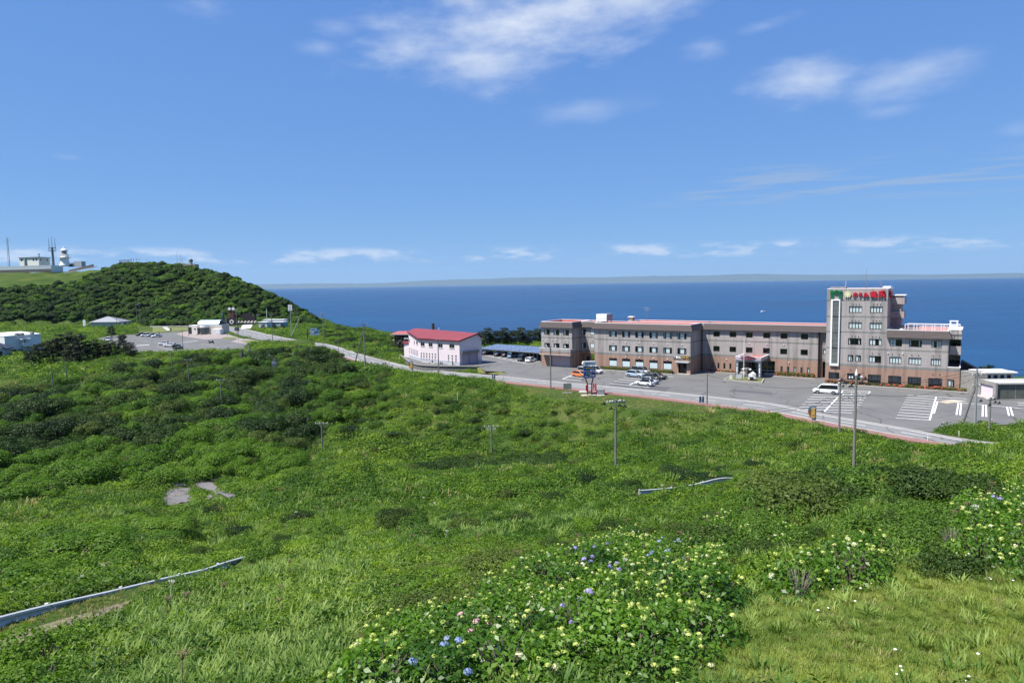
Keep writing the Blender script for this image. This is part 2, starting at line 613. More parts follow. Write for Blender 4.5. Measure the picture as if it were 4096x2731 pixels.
PLATEAU = pxpoly([(4230, 1850), (3950, 1808), (3789, 1788), (3600, 1762), (3277, 1700), (3100, 1668), (2850, 1650), (2600, 1646), (2450, 1620), (2331, 1605), (2176, 1585), (1992, 1537),
         (1753, 1508), (1521, 1475), (1450, 1461), (1385, 1440), (1180, 1396), (1050, 1398), (900, 1412), (700, 1422), (530, 1420), (400, 1408), (200, 1420), (-100, 1420), (-300, 1400)]) + \
  [(-330, 330), (-300, 425), (-190, 418), (-132, 428), (-100, 362), (-60, 318), (-20, 276), (5, 252), (28, 228), (48, 206), (72, 186), (95, 167), (104, 157), (116, 146), (140, 126), (150, 108)]
LOWROAD = [tuple(at(x, y, -1.1)[:2]) for x, y in [(1300, 1377), (1472, 1424), (1560, 1447), (1618, 1461), (1721, 1479), (1850, 1490), (1912, 1494), (2080, 1510), (2160, 1524), (2150, 1545), (2040, 1536), (1960, 1528), (1845, 1518), (1720, 1506), (1606, 1490), (1520, 1474), (1430, 1452), (1290, 1410)]]
LAND = [(500, 20), (220, 96), (150, 125), (119, 148), (106, 158), (96, 169), (73, 189), (49, 209), (29, 231), (6, 256), (-18, 281), (-54, 316), (-84, 366), (-104, 424), (-112, 474), (-160, 570),
    (-300, 650), (-760, 720), (-960, 0), (-520, -320), (500, -320)]
_wv = [(RNG.uniform(0.05, 0.5), RNG.uniform(0, 6.28), RNG.uniform(0, 6.28)) for _ in range(18)]

def ground(X, Y):
  X = np.asarray(X, float)
  Y = np.asarray(Y, float)
  shp = X.shape
  x, y = X.ravel(), Y.ravel()
  z = np.empty(len(x))
  for a in range(0, len(x), 20000):
    q = np.stack([x[a:a + 20000], y[a:a + 20000]], 1) / _sc
    r2 = ((q[:, None, :] - _P[None, :, :]) ** 2).sum(-1)
    z[a:a + 20000] = _kern(r2) @ _W[:_n] + _W[_n] + q @ _W[_n + 1:]
  u = np.zeros(len(x))
  for k, th, ph in _wv:
    u += np.sin((x * math.cos(th) + y * math.sin(th)) * k * 2 + ph) / (1 + k * 6)
  dp = poly_dist(PLATEAU, x, y)
  w = np.clip((dp + 1.0) / 7.0, 0, 1)
  w = w * w * (3 - 2 * w)
  dr = poly_dist(LOWROAD, x, y)
  lr = np.clip(1 - dr / 6.0, 0, 1)
  lr = lr * lr * (3 - 2 * lr)
  z = (z + u * np.clip((np.hypot(x, y) - 34) / 40, 0.12, 0.36)) * w + (-0.09 - 1.25 * lr) * (1 - w)
  dl = np.maximum(poly_dist(LAND, x, y), 0)
  s = np.clip(dl / 75.0, 0, 1)
  z = z * (1 - s) + (SEA_Z - 6) * (s ** 0.7)
  return z.reshape(shp)

def gz(x, y):
  return float(ground(np.array([x]), np.array([y]))[0])

def on(px, py, lo=6.0, hi=700.0):
  """ground point seen at photo coordinates"""
  d = ray(px, py)
  ts = np.exp(np.linspace(math.log(lo), math.log(hi), 500))
  X, Y, Z = d[0] * ts, d[1] * ts, CAM_H + d[2] * ts
  g = ground(X, Y)
  k = np.argmax(Z < g)
  if Z[k] >= g[k]:
    return None
  t = ts[k]
  if k:
    a, b = Z[k - 1] - g[k - 1], Z[k] - g[k]
    t = ts[k - 1] + (ts[k] - ts[k - 1]) * a / (a - b)
  return np.array([d[0] * t, d[1] * t, gz(d[0] * t, d[1] * t)])

def build_terrain():
  th = np.radians(np.concatenate([np.linspace(-90, -46, 40, endpoint=False), np.linspace(-46, 46, 380, endpoint=False), np.linspace(46, 90, 40)]))
  rr = np.concatenate([[0.0], np.exp(np.linspace(math.log(1.5), math.log(900.0), 330))])
  T, Rr = np.meshgrid(th, rr)
  X, Y = np.sin(T) * Rr, np.cos(T) * Rr - 12.0
  Z = ground(X, Y)
  nr, nt_ = X.shape
  vs = np.stack([X.ravel(), Y.ravel(), Z.ravel()], 1)
  i, j = np.meshgrid(np.arange(nr - 1), np.arange(nt_ - 1), indexing='ij')
  a = (i * nt_ + j).ravel()
  fs = np.stack([a, a + 1, a + 1 + nt_, a + nt_], 1)[:, ::-1]
  me = bpy.data.meshes.new('terrain')
  me.from_pydata(vs.tolist(), [], fs.tolist())
  me.polygons.foreach_set('use_smooth', [True] * len(me.polygons))
  m = bpy.data.materials.new('meadow_soil')
  m.use_nodes = True
  nt = m.node_tree
  b = nt.nodes['Principled BSDF']
  b.inputs['Roughness'].default_value = 0.95
  b.inputs['Specular IOR Level'].default_value = 0.1
  geo = N(nt, 'ShaderNodeNewGeometry')
  n1 = N(nt, 'ShaderNodeTexNoise')
  n1.inputs['Scale'].default_value = 0.09
  n1.inputs['Detail'].default_value = 8
  L(nt, geo.outputs['Position'], n1.inputs['Vector'])
  n2 = N(nt, 'ShaderNodeTexNoise')
  n2.inputs['Scale'].default_value = 2.2
  n2.inputs['Detail'].default_value = 8
  n2.inputs['Roughness'].default_value = 0.7
  L(nt, geo.outputs['Position'], n2.inputs['Vector'])
  cr = N(nt, 'ShaderNodeValToRGB')
  e = cr.color_ramp.elements
  e[0].position, e[0].color = 0.30, (0.022, 0.045, 0.010, 1)
  e[1].position, e[1].color = 0.72, (0.115, 0.125, 0.035, 1)
  k = cr.color_ramp.elements.new(0.5)
  k.color = (0.05, 0.085, 0.016, 1)
  f = mathn(nt, 'ADD', mathn(nt, 'MULTIPLY', n1.outputs['Fac'], 0.6), mathn(nt, 'MULTIPLY', n2.outputs['Fac'], 0.42))
  L(nt, f, cr.inputs[0])
  # bare rock shows where the cliff is steep
  sp = N(nt, 'ShaderNodeSeparateXYZ')
  L(nt, geo.outputs['True Normal'], sp.inputs[0])
  st = mapr(nt, sp.outputs[2], 0.72, 0.55)
  rock = N(nt, 'ShaderNodeMixRGB')
  rock.inputs[2].default_value = (0.16, 0.13, 0.09, 1)
  L(nt, st, rock.inputs[0])
  L(nt, cr.outputs[0], rock.inputs[1])
  L(nt, rock.outputs[0], b.inputs['Base Color'])
  bp = N(nt, 'ShaderNodeBump')
  bp.inputs['Strength'].default_value = 0.7
  bp.inputs['Distance'].default_value = 0.25
  L(nt, n2.outputs['Fac'], bp.inputs['Height'])
  L(nt, bp.outputs[0], b.inputs['Normal'])
  me.materials.append(m)
  o = link('terrain', me)
  tag(o, 'green hillside and plateau of the cape', None, None, 'structure')

def build_sea():
  th = np.radians(np.linspace(-75, 75, 91))
  rr = np.exp(np.linspace(math.log(150.0), math.log(44000.0), 90))
  T, Rr = np.meshgrid(th, rr)
  vs = np.stack([(np.sin(T) * Rr).ravel(), (np.cos(T) * Rr).ravel(), (SEA_Z - Rr ** 2 / 14.86e6).ravel()], 1)     # the sea bends with the globe
  nr, nt_ = T.shape
  i, j = np.meshgrid(np.arange(nr - 1), np.arange(nt_ - 1), indexing='ij')
  a = (i * nt_ + j).ravel()
  fs = np.stack([a, a + 1, a + 1 + nt_, a + nt_], 1)[:, ::-1]
  me = bpy.data.meshes.new('sea')
  me.from_pydata(vs.tolist(), [], fs.tolist())
  m = bpy.data.materials.new('sea_water')
  m.use_nodes = True
  nt = m.node_tree
  b = nt.nodes['Principled BSDF']
  b.inputs['IOR'].default_value = 1.33
  b.inputs['Specular IOR Level'].default_value = 0.22
  geo = N(nt, 'ShaderNodeNewGeometry')

  def nz(scale, sx, sy, detail, rough=0.6):
    v = N(nt, 'ShaderNodeMapping')
    v.inputs['Scale'].default_value = (sx, sy, 1)
    v.inputs['Rotation'].default_value = (0, 0, 0.25)
    L(nt, geo.outputs['Position'], v.inputs[0])
    n = N(nt, 'ShaderNodeTexNoise')
    n.inputs['Scale'].default_value = scale
    n.inputs['Detail'].default_value = detail
    n.inputs['Roughness'].default_value = rough
    L(nt, v.outputs[0], n.inputs['Vector'])
    return n.outputs['Fac']
  cur = nz(0.0022, 0.45, 1.0, 6.0, 0.62)        # currents and wind lanes
  chop = nz(0.02, 0.5, 1.0, 6.0, 0.7)
  wav = nz(0.12, 0.6, 1.0, 8.0, 0.72)
  caps = nz(0.035, 0.5, 1.0, 4.0, 0.75)
  f = mathn(nt, 'ADD', mathn(nt, 'MULTIPLY', cur, 0.7), mathn(nt, 'MULTIPLY', chop, 0.35))
  cr = N(nt, 'ShaderNodeValToRGB')
  e = cr.color_ramp.elements
  e[0].position, e[0].color = 0.40, SEA_DARK
  e[1].position, e[1].color = 0.70, SEA_LIGHT
  L(nt, f, cr.inputs[0])
  cap = mathn(nt, 'MULTIPLY', mapr(nt, caps, 0.735, 0.80), mapr(nt, cur, 0.44, 0.56))
  mx = N(nt, 'ShaderNodeMixRGB')
  mx.inputs[2].default_value = (0.75, 0.8, 0.85, 1)
  L(nt, cap, mx.inputs[0])
  L(nt, cr.outputs[0], mx.inputs[1])
  L(nt, mx.outputs[0], b.inputs['Base Color'])
  L(nt, mapr(nt, f, 0.38, 0.7, 0.30, 0.46), b.inputs['Roughness'])
  bp = N(nt, 'ShaderNodeBump')
  bp.inputs['Strength'].default_value = 0.55
  bp.inputs['Distance'].default_value = 2.2
  L(nt, mathn(nt, 'ADD', wav, mathn(nt, 'MULTIPLY', chop, 1.5)), bp.inputs['Height'])
  L(nt, bp.outputs[0], b.inputs['Normal'])
  me.materials.append(m)
  o = link('sea', me)
  tag(o, 'deep blue sea with wind streaks reaching the horizon', None, None, 'structure')

SEA_DARK = (0.003, 0.030, 0.095, 1)
SEA_LIGHT = (0.020, 0.080, 0.175, 1)
build_terrain()
build_sea()
# ------------------------------------------------------------------ roads, car parks, paving
HU = np.array([math.cos(math.radians(-34)), math.sin(math.radians(-34)), 0.0])   # along the hotel front
HW = np.array([-HU[1], HU[0], 0.0])                                              # into the hotel
HO = at(3837, 1561)

def hotel_pt(u, w, z=0.0):
  return HO + HU * u + HW * w + np.array([0, 0, z])

def asphalt(name, c, patch=0.10, rough=0.92):
  m = mat(name, c, rough, var=0.09, scale=14.0, spec=0.25, bump=0.25, detail=6, var2=patch, scale2=0.16)
  nt = m.node_tree
  b = nt.nodes['Principled BSDF']
  geo = N(nt, 'ShaderNodeNewGeometry')
  w = N(nt, 'ShaderNodeTexNoise', i_Scale=0.5)
  L(nt, geo.outputs['Position'], w.inputs['Vector'])
  ad = N(nt, 'ShaderNodeVectorMath', operation='ADD')
  L(nt, geo.outputs['Position'], ad.inputs[0])
  L(nt, w.outputs['Color'], ad.inputs[1])
  v = N(nt, 'ShaderNodeTexVoronoi', feature='DISTANCE_TO_EDGE', i_Scale=0.11)
  L(nt, ad.outputs[0], v.inputs['Vector'])
  mx = N(nt, 'ShaderNodeMixRGB', blend_type='MULTIPLY')
  mx.inputs[0].default_value = 1.0
  L(nt, b.inputs['Base Color'].links[0].from_socket, mx.inputs[1])
  L(nt, mapr(nt, v.outputs['Distance'], 0.0, 0.013, 0.45, 1.0), mx.inputs[2])
  L(nt, mx.outputs[0], b.inputs['Base Color'])
  return m

M_ASPH = asphalt('asphalt_worn', (0.140, 0.139, 0.136), 0.14)
M_ROAD = asphalt('asphalt_road_pale', (0.195, 0.195, 0.193), 0.07)
M_DARK = asphalt('asphalt_patch_dark', (0.095, 0.096, 0.1), 0.05)
M_PAINT = mat('road_paint', (0.78, 0.78, 0.76), 0.7, var=0.07, scale=5.0, var2=0.06, scale2=0.8)
M_WORN = mat('road_paint_worn', (0.36, 0.36, 0.35), 0.8, var=0.2, scale=5.0)
M_CONC = mat('concrete_pale', (0.42, 0.40, 0.36), 0.9, var=0.12, scale=1.5, var2=0.08, scale2=0.4)
M_KERB = mat('kerb_concrete', (0.27, 0.25, 0.23), 0.9, var=0.15, scale=1.5)
M_BRICKPAVE = mat('red_brick_paving', (0.24, 0.13, 0.115), 0.9, var=0.2, scale=5.0, var2=0.12, scale2=0.5)
M_PLAZA = mat('pinkish_paving', (0.28, 0.235, 0.22), 0.9, var=0.16, scale=3.0)

def sheet(name, pts, m, label=None, z=None, parent=None, kind='structure'):
  """flat sheet from 3-D points (concave outlines are triangulated)"""
  bm = bmesh.new()
  vs = [bm.verts.new((p[0], p[1], p[2] if z is None else z)) for p in pts]
  f = bm.faces.new(vs)
  if f.normal.z < 0 or True:
    bm.normal_update()
    if f.normal.z < 0:
      f.normal_flip()
  bmesh.ops.triangulate(bm, faces=bm.faces[:])
  me = bpy.data.meshes.new(name)
  bm.to_mesh(me)
  bm.free()
  me.materials.append(m)
  o = link(name, me, parent)
  if parent is None:
    tag(o, label, None, None, kind)
  return o

ROAD_X = [((870, 1300), (886, 1310), 0), ((974, 1316), (950, 1337), 0), ((1042, 1331.6), (1008, 1352), 0), ((1141, 1352), (1079.6, 1366), 0), ((1235, 1367), (1180, 1380), -0.3), ((1323, 1381), (1262, 1393), -0.7),
     ((1472, 1427), (1440, 1445), -1.0), ((1560, 1449), (1530, 1468), -1.2), ((1618, 1463), (1606, 1482), -1.2), ((1721, 1480), (1720, 1497), -1.2), ((1850, 1492), (1845, 1509), -1.0), ((1912, 1497), (1910, 1515), -0.8),
     ((2050, 1510), (2040, 1528), -0.3), ((2200, 1525), (2190, 1543), 0), ((2450, 1548), (2440, 1569), 0), ((2700, 1572), (2690, 1596), 0), ((3000, 1604), (2985, 1634), 0), ((3116, 1620), (3105, 1650), 0),
     ((3303, 1660), (3285, 1686), 0), ((3600, 1711), (3590, 1742), 0), ((3818, 1752), (3770, 1772), 0), ((4012, 1779), (3960, 1802), 0), ((4250, 1812), (4190, 1838), 0)]

def smooth_line(P, n=4):
  P = np.array(P, float)
  out = []
  for i in range(len(P) - 1):
    p0, p1, p2, p3 = P[max(i - 1, 0)], P[i], P[i + 1], P[min(i + 2, len(P) - 1)]
    for k in range(n):
      t = k / n
      out.append(0.5 * ((2 * p1) + (p2 - p0) * t + (2 * p0 - 5 * p1 + 4 * p2 - p3) * t * t + (3 * p1 - p0 - 3 * p2 + p3) * t ** 3))
  out.append(P[-1])
  return np.array(out)

ROAD_FAR = smooth_line([at(*a, z) for a, b, z in ROAD_X])
ROAD_NEAR = smooth_line([at(*b, z) for a, b, z in ROAD_X])

def ribbon(name, A, B, m, dz, label=None, parent=None, kind='structure', thick=0.0):
  n = len(A)
  vs = [(p[0], p[1], p[2] + dz) for p in A] + [(p[0], p[1], p[2] + dz) for p in B]
  fs = [(i, i + n, i + n + 1, i + 1) for i in range(n - 1)]
  mb = MB()
  mb.add(vs, fs)
  if thick:
    vs2 = [(v[0], v[1], v[2] - thick) for v in vs]
    mb.add(vs + vs2, [(i, i + 1, i + 1 + 2 * n, i + 2 * n) for i in range(n - 1)] + [(n + i + 1, n + i, 3 * n + i, 3 * n + i + 1) for i in range(n - 1)])
  o = mb.build(name, m, parent)
  if parent is None:
    tag(o, label, None, None, kind)
  return o

def side(A, d):
  """line beside A, d metres to the left of its direction"""
  T = np.gradient(A[:, :2], axis=0)
  T /= np.linalg.norm(T, axis=1)[:, None]
  B = A.copy()
  B[:, 0] += -T[:, 1] * d
  B[:, 1] += T[:, 0] * d
  return B

ROAD = ribbon('road', ROAD_FAR, ROAD_NEAR, M_ROAD, 0.004, 'pale asphalt two lane road curving past the hotel')
# the far side carries a concrete gutter, the near side a red brick pavement with a kerb
ribbon('gutter', side(ROAD_FAR, 0.75), side(ROAD_FAR, 0.0), M_KERB, 0.016, None, ROAD, thick=0.3)
ribbon('pavement', side(ROAD_NEAR, -0.18)[15:], side(ROAD_NEAR, -2.1)[15:], M_BRICKPAVE, 0.12, 'red brick pavement along the near side of the road', thick=0.6)
ribbon('kerb', ROAD_NEAR[15:], side(ROAD_NEAR, -0.18)[15:], M_KERB, 0.13, 'concrete kerb of the brick pavement', thick=0.5)
ribbon('marking', side(ROAD_FAR, -0.42), side(ROAD_FAR, -0.58), M_PAINT, 0.011, None, ROAD)
ribbon('marking', side(ROAD_NEAR, 0.62)[20:44], side(ROAD_NEAR, 0.48)[20:44], M_PAINT, 0.011, None, ROAD)
ribbon('marking', side(ROAD_NEAR, 0.62)[50:78], side(ROAD_NEAR, 0.48)[50:78], M_PAINT, 0.011, None, ROAD)

def line_quad(a, b, w):
  a, b = np.array(a, float), np.array(b, float)
  t = (b - a)[:2]
  t /= np.linalg.norm(t)
  n = np.array([-t[1], t[0], 0]) * w / 2
  return [a - n, b - n, b + n, a + n]

def marking(p, q, w, parent, m=None, z=0.013, lev=0.0):
  a, b = at(*p, lev), at(*q, lev)
  quad = line_quad(a, b, w)
  mb = MB()
  mb.add([(v[0], v[1], v[2] + z) for v in quad], [(0, 1, 2, 3)])
  return mb.build('marking', m or M_PAINT, parent)

# broken centre line, painted along the middle of the carriageway
MID = (ROAD_FAR + ROAD_NEAR) / 2
_len = np.concatenate([[0], np.cumsum(np.linalg.norm(np.diff(MID[:, :2], axis=0), axis=1))])
_s = 8.0
while _s < _len[-1] - 6:
  ss = np.array([_s, _s + 2.0, _s + 4.2])
  P = np.stack([np.interp(ss, _len, MID[:, k]) for k in range(3)], 1)
  ribbon('marking', side(P, 0.07), side(P, -0.07), M_PAINT, 0.012, None, ROAD)
  _s += 9.6

# hotel car park
_far = [tuple(p) for p in ROAD_FAR]
_i0 = int(np.argmin([abs(row(p)[0] - 1960) for p in ROAD_FAR]))
_i1 = int(np.argmin([abs(row(p)[0] - 3720) for p in ROAD_FAR]))
_lot = [(p[0], p[1], 0) for p in [side(ROAD_FAR, 0.72 + 3.4 * max(0.0, min(1.0, -z_ / 0.3)))[i_] for i_, z_ in ((i_, ROAD_FAR[i_][2]) for i_ in range(_i0, _i1))]]
_ap = [np.array((p[0], p[1], 0.0)) for p in _lot[:14]]
_lot += [at(*q) for q in [(3731, 1727), (3746, 1716), (3801, 1703), (3990, 1698), (4150, 1692), (4400, 1700), (4420, 1600), (4096, 1580), (3990, 1575)]]
_lot += [hotel_pt(5, 14), hotel_pt(-20, 16), hotel_pt(-97, 12), (-2, 216, 0), (-16, 226, 0), (-30, 222, 0), (-33, 215, 0), at(1612, 1424), at(1650, 1452), at(1690, 1463), at(1790, 1466), at(1912, 1466), at(1940, 1484)]
LOT = sheet('car_park', _lot, M_ASPH, 'grey asphalt car park in front of the hotel', z=0.0)
ribbon('lot_apron', np.array(_ap), side(ROAD_FAR, 0.74)[_i0:_i0 + 14], M_ASPH, 0.0, 'asphalt ramp from the road up to the hotel car park')
# patches of newer asphalt
for q in [[(2700 + 770 / 3.36, 1200 + 1197 / 3.36), (2700 + 1320 / 3.36, 1200 + 1240 / 3.36), (2700 + 1290 / 3.36, 1200 + 1275 / 3.36), (2700 + 720 / 3.36, 1200 + 1225 / 3.36)],
     [(2100 + 990 / 2.94, 1200 + 1000 / 2.94), (2100 + 1100 / 2.94, 1200 + 950 / 2.94), (2100 + 1720 / 2.94, 1200 + 1030 / 2.94), (2100 + 1640 / 2.94, 1200 + 1070 / 2.94)],
     [(2700 + 330 / 3.36, 1200 + 1275 / 3.36), (2700 + 420 / 3.36, 1200 + 1235 / 3.36), (2700 + 440 / 3.36, 1200 + 1240 / 3.36), (2700 + 375 / 3.36, 1200 + 1278 / 3.36)],
     [(3220 + 450 / 9.8, 1500 + 1410 / 9.8), (3220 + 870 / 9.8, 1500 + 1340 / 9.8), (3220 + 1500 / 9.8, 1500 + 1390 / 9.8), (3220 + 1000 / 9.8, 1500 + 1500 / 9.8)]]:
  sheet('patch', [at(*p) for p in q], M_DARK, z=0.006, parent=LOT)
T = lambda x, y: (3200 + x / 2.412, 1050 + y / 2.412)
for a, b in [((395, 1228), (675, 1243)), ((370, 1242), (660, 1257)), ((130, 1270), (655, 1277)), ((100, 1294), (637, 1301)), ((72, 1318), (618, 1325)), ((46, 1343), (600, 1350)), ((20, 1368), (580, 1375)), ((-6, 1392), (560, 1399)),
      ((-30, 1417), (540, 1425)), ((235, 1437), (503, 1450)), ((365, 1300), (235, 1437)), ((412, 1238), (396, 1260)), ((675, 1243), (668, 1256)),
      ((1038, 1277), (1610, 1314)), ((1028, 1299), (1607, 1337)), ((1016, 1322), (1310, 1342)), ((1005, 1343), (1300, 1364)), ((992, 1367), (1290, 1388)), ((978, 1391), (1280, 1411)), ((965, 1417), (1268, 1438)),
      ((952, 1444), (1258, 1466)), ((938, 1470), (1250, 1493)), ((922, 1498), (1255, 1519)), ((1315, 1293), (1252, 1518)), ((1328, 1338), (1292, 1455)), ((1500, 1347), (2161, 1408)),
      ((1530, 1352), (1510, 1468)), ((1556, 1354), (1545, 1470)), ((1765, 1374), (1762, 1485)), ((1795, 1376), (1798, 1487)), ((1998, 1394), (2018, 1478)), ((2030, 1397), (2054, 1478)), ((2100, 1352), (2200, 1358)), ((2105, 1374), (2200, 1380))]:
  marking(T(*a), T(*b), 0.24, LOT)
T = lambda x, y: (2380 + x / 7.84, 1460 + y / 7.84)
for a, b in [((445, 575), (1705, 695)), ((600, 508), (1280, 570)), ((750, 442), (1350, 495)), ((900, 385), (1900, 470)), ((2210, 343), (2450, 362)), ((2100, 412), (2255, 427)), ((1900, 472), (2120, 492)), ((1750, 540), (1990, 562)),
      ((1700, 610), (1850, 634)), ((1080, 625), (1330, 500)), ((-130, 165), (340, 200)), ((-160, 280), (40, 305)), ((-560, 310), (-220, 340))]:
  marking(T(*a), T(*b), 0.24, LOT)
T = lambda x, y: (2100 + x / 2.94, 1200 + y / 2.94)
for a, b in [((440, 926), (550, 886)), ((440, 926), (655, 948)), ((515, 900), (690, 918)), ((780, 868), (840, 876))]:
  marking(T(*a), T(*b), 0.24, LOT)
T = lambda x, y: (1980 + x / 10.69, 1360 + y / 10.69)
for a, b in [((-420, 655), (0, 737)), ((0, 737), (1410, 1015)), ((1410, 1015), (1930, 905)), ((130, 742), (260, 720)), ((340, 785), (530, 752)), ((590, 830), (740, 802)), ((860, 885), (960, 858)), ((-140, 700), (-20, 680))]:
  marking(T(*a), T(*b), 0.2, LOT)
# manhole covers and drains in the car park
for x, y, r in [(2898, 1528, 0.4), (3004, 1549, 0.4), (3256, 1563, 0.4), (3310, 1591, 0.4), (3297, 1599, 0.4), (3271, 1613, 0.4), (3322, 1619, 0.4), (3790, 1577, 0.45), (3801, 1583, 0.45), (2267, 1496, 0.4), (2490, 1493, 0.35), (3850, 1575, 0.4), (2930, 1586, 0.35)]:
  p = at(x, y)
  mb = MB()
  mb.lathe([(r, 0.0), (r, 0.012), (r * 0.85, 0.016)], p[0], p[1], 14)
  mb.build('manhole_cover', mat('cast_iron', (0.06, 0.055, 0.05), 0.6, 0.5), LOT)
sheet('concrete_slab', [at(3600 + x / 4.127, 1450 + y / 4.127) for x, y in [(620, 645), (880, 610), (1080, 635), (780, 675)]], mat('concrete_sandy', (0.42, 0.36, 0.27), 0.9), z=0.008, parent=LOT)

# far car park on the left, the pavilion plaza and the lane behind
T = lambda x, y: (600 + x / 2.94, 1000 + y / 2.94)
_fl = [(381.6, 1355.6), (415.6, 1347.5), (477, 1340), (613, 1334), (700, 1326.5), (763, 1323), (800, 1330), (880, 1346), (960, 1352), (985, 1356), (1012, 1366), (994.6, 1379), (974, 1384), (980, 1396), (900, 1404), (760, 1413), (600, 1414), (530, 1413), (470, 1399), (436, 1382), (405, 1369)]
FLOT = sheet('far_car_park', [at(*p) for p in _fl], M_ASPH, 'far asphalt car park beside the small domed pavilion', z=0.0)
sheet('plaza', [at(*T(*p)) for p in [(310, 988), (400, 962), (480, 950), (640, 945), (830, 940), (900, 985), (1040, 1030), (1430, 1085), (1400, 1100), (1180, 1110), (950, 1078), (1040, 1045), (850, 1040), (640, 1050), (420, 1018)]], M_PLAZA,
   'pinkish paved plaza around the domed pavilion', z=0.006)
for k, p in enumerate([[(1060, 1068), (1230, 1058), (1410, 1085), (1400, 1105), (1180, 1103)], [(840, 1035), (900, 1022), (1000, 1025), (1035, 1042), (880, 1048)], [(30, 905), (150, 903), (215, 950), (190, 962), (30, 965)], [(190, 905), (470, 905), (478, 943), (260, 958)], [(-150, 960), (30, 965), (190, 965), (460, 952), (-160, 985)]]):
  sheet('lawn', [at(*T(*q)) for q in p], mat('mown_grass_pale', (0.13, 0.15, 0.045), 0.95, var=0.2, scale=2.5), 'mown pale grass beside the far car park', z=0.02)
sheet('lane', [at(*T(*p)) for p in [(0, 893), (300, 882), (470, 880), (780, 880), (840, 895), (870, 915), (560, 903), (300, 898), (0, 905)]], M_ROAD, 'pale lane behind the domed pavilion', z=0.008)
sheet('side_path', [at(*T(*p)) for p in [(140, 905), (200, 903), (250, 945), (205, 950)]], M_CONC, 'narrow concrete path crossing the far lawn', z=0.026)
for a, b in [((345, 1088), (620, 1060)), ((80, 1133), (270, 1180)), ((600, 1098), (830, 1150)), ((35, 1180), (180, 1197))]:
  marking(T(*a), T(*b), 0.22, FLOT, M_WORN)
for k in range(9):
  t = k / 8.0
  x = 1535 + t * 590
  y = 1057 - t * 38
  marking((300 + x / 7.35, 1240 + y / 7.35), (300 + (x + 46) / 7.35, 1240 + (y + 10) / 7.35), 0.6, FLOT)
for k in range(6):
  x, y = 385 + k * 30, 1083 - k * 3.4
  marking(T(x, y), T(x + 17, y + 2.5), 0.5, FLOT)
for k in range(7):      # worn bay lines
  marking(T(5 + k * 33 - 60, 1085 + k * 3), T(170 + k * 33 - 60, 1080 + k * 3), 0.15, FLOT, M_WORN)
  marking((300 + (1560 + k * 70) / 7.35, 1240 + (790 + k * 26) / 7.35), (300 + (1800 + k * 70) / 7.35, 1240 + (800 + k * 26) / 7.35), 0.15, FLOT, M_WORN)
  marking(T(430 + k * 30, 1105 + k * 5), T(700 + k * 30, 1108 + k * 5), 0.15, FLOT, M_WORN)
# ------------------------------------------------------------------ the hotel
def tile_mat(name, c, var=0.16):
  m = mat(name, c, 0.75, var=var, scale=4.5, spec=0.3, bump=0.15, detail=3, var2=0.05, scale2=0.35)
  nt = m.node_tree                      # rain streaks run down the tiles
  b = nt.nodes['Principled BSDF']
  geo = N(nt, 'ShaderNodeNewGeometry')
  mp = N(nt, 'ShaderNodeMapping')
  mp.inputs['Scale'].default_value = (1.1, 1.1, 0.07)
  L(nt, geo.outputs['Position'], mp.inputs[0])
  n = N(nt, 'ShaderNodeTexNoise', i_Scale=1.0, i_Detail=4.0)
  L(nt, mp.outputs[0], n.inputs['Vector'])
  mx = N(nt, 'ShaderNodeMixRGB', blend_type='MULTIPLY')
  mx.inputs[0].default_value = 1.0
  L(nt, b.inputs['Base Color'].links[0].from_socket, mx.inputs[1])
  L(nt, mapr(nt, n.outputs['Fac'], 0.36, 0.56, 0.74, 1.04), mx.inputs[2])
  L(nt, mx.outputs[0], b.inputs['Base Color'])
  return m

M_TGREY = tile_mat('wall_tile_grey', (0.345, 0.317, 0.305))
M_TPINK = tile_mat('wall_tile_pinkish_brown', (0.33, 0.215, 0.165))
M_TBAND = tile_mat('wall_tile_dark_band', (0.20, 0.20, 0.19), 0.22)
M_COPING = mat('white_coping', (0.80, 0.80, 0.80), 0.5, var=0.04)
M_ROOFRED = mat('red_roof_membrane', (0.42, 0.125, 0.11), 0.75, var=0.06, scale=0.8, var2=0.08, scale2=0.25)
M_SHING = mat('dark_brown_shingle', (0.085, 0.068, 0.066), 0.8, var=0.2, scale=6.0, bump=0.2)
M_FRAME = mat('black_window_frame', (0.018, 0.018, 0.02), 0.4, var=0)
M_GLASS = glass_mat('window_pane_glass')
M_DGLASS = mat('dark_window_glass', (0.012, 0.018, 0.012), 0.06, var=0, spec=0.6)
M_CURT = mat('white_curtain', (0.8, 0.84, 0.84), 0.9, var=0.08, scale=7.0)
M_FROST = mat('frosted_film', (0.55, 0.66, 0.68), 0.35, var=0.06, scale=1.2)
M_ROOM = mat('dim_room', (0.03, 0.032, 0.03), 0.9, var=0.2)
M_WHITE = mat('white_paint', (0.78, 0.78, 0.77), 0.5, var=0.03)
M_SLAT = mat('louvre_grey_green', (0.23, 0.26, 0.25), 0.5, var=0.05)
M_HOOD = mat('vent_hood_white', (0.62, 0.60, 0.57), 0.5, var=0.03)
M_BROWN = mat('dark_brown_pipe', (0.03, 0.022, 0.02), 0.5, var=0)

HOTEL = thing('hotel_building', tuple(HO), math.radians(-34), 'long grey and pinkish brown tiled hotel with a five storey sign tower', 'hotel')

def lowmf(z):
  return 1 if z < 3.85 else 2 if (3.85 < z < 4.3 or 7.54 < z < 7.91) else 0

def towmf(z):
  if z < 3.68:
    return 1
  for a, b in ((3.68, 4.23), (7.42, 7.74), (10.9, 11.24), (14.2, 14.54), (17.69, 18.01)):
    if a < z < b:
      return 2
  return 0

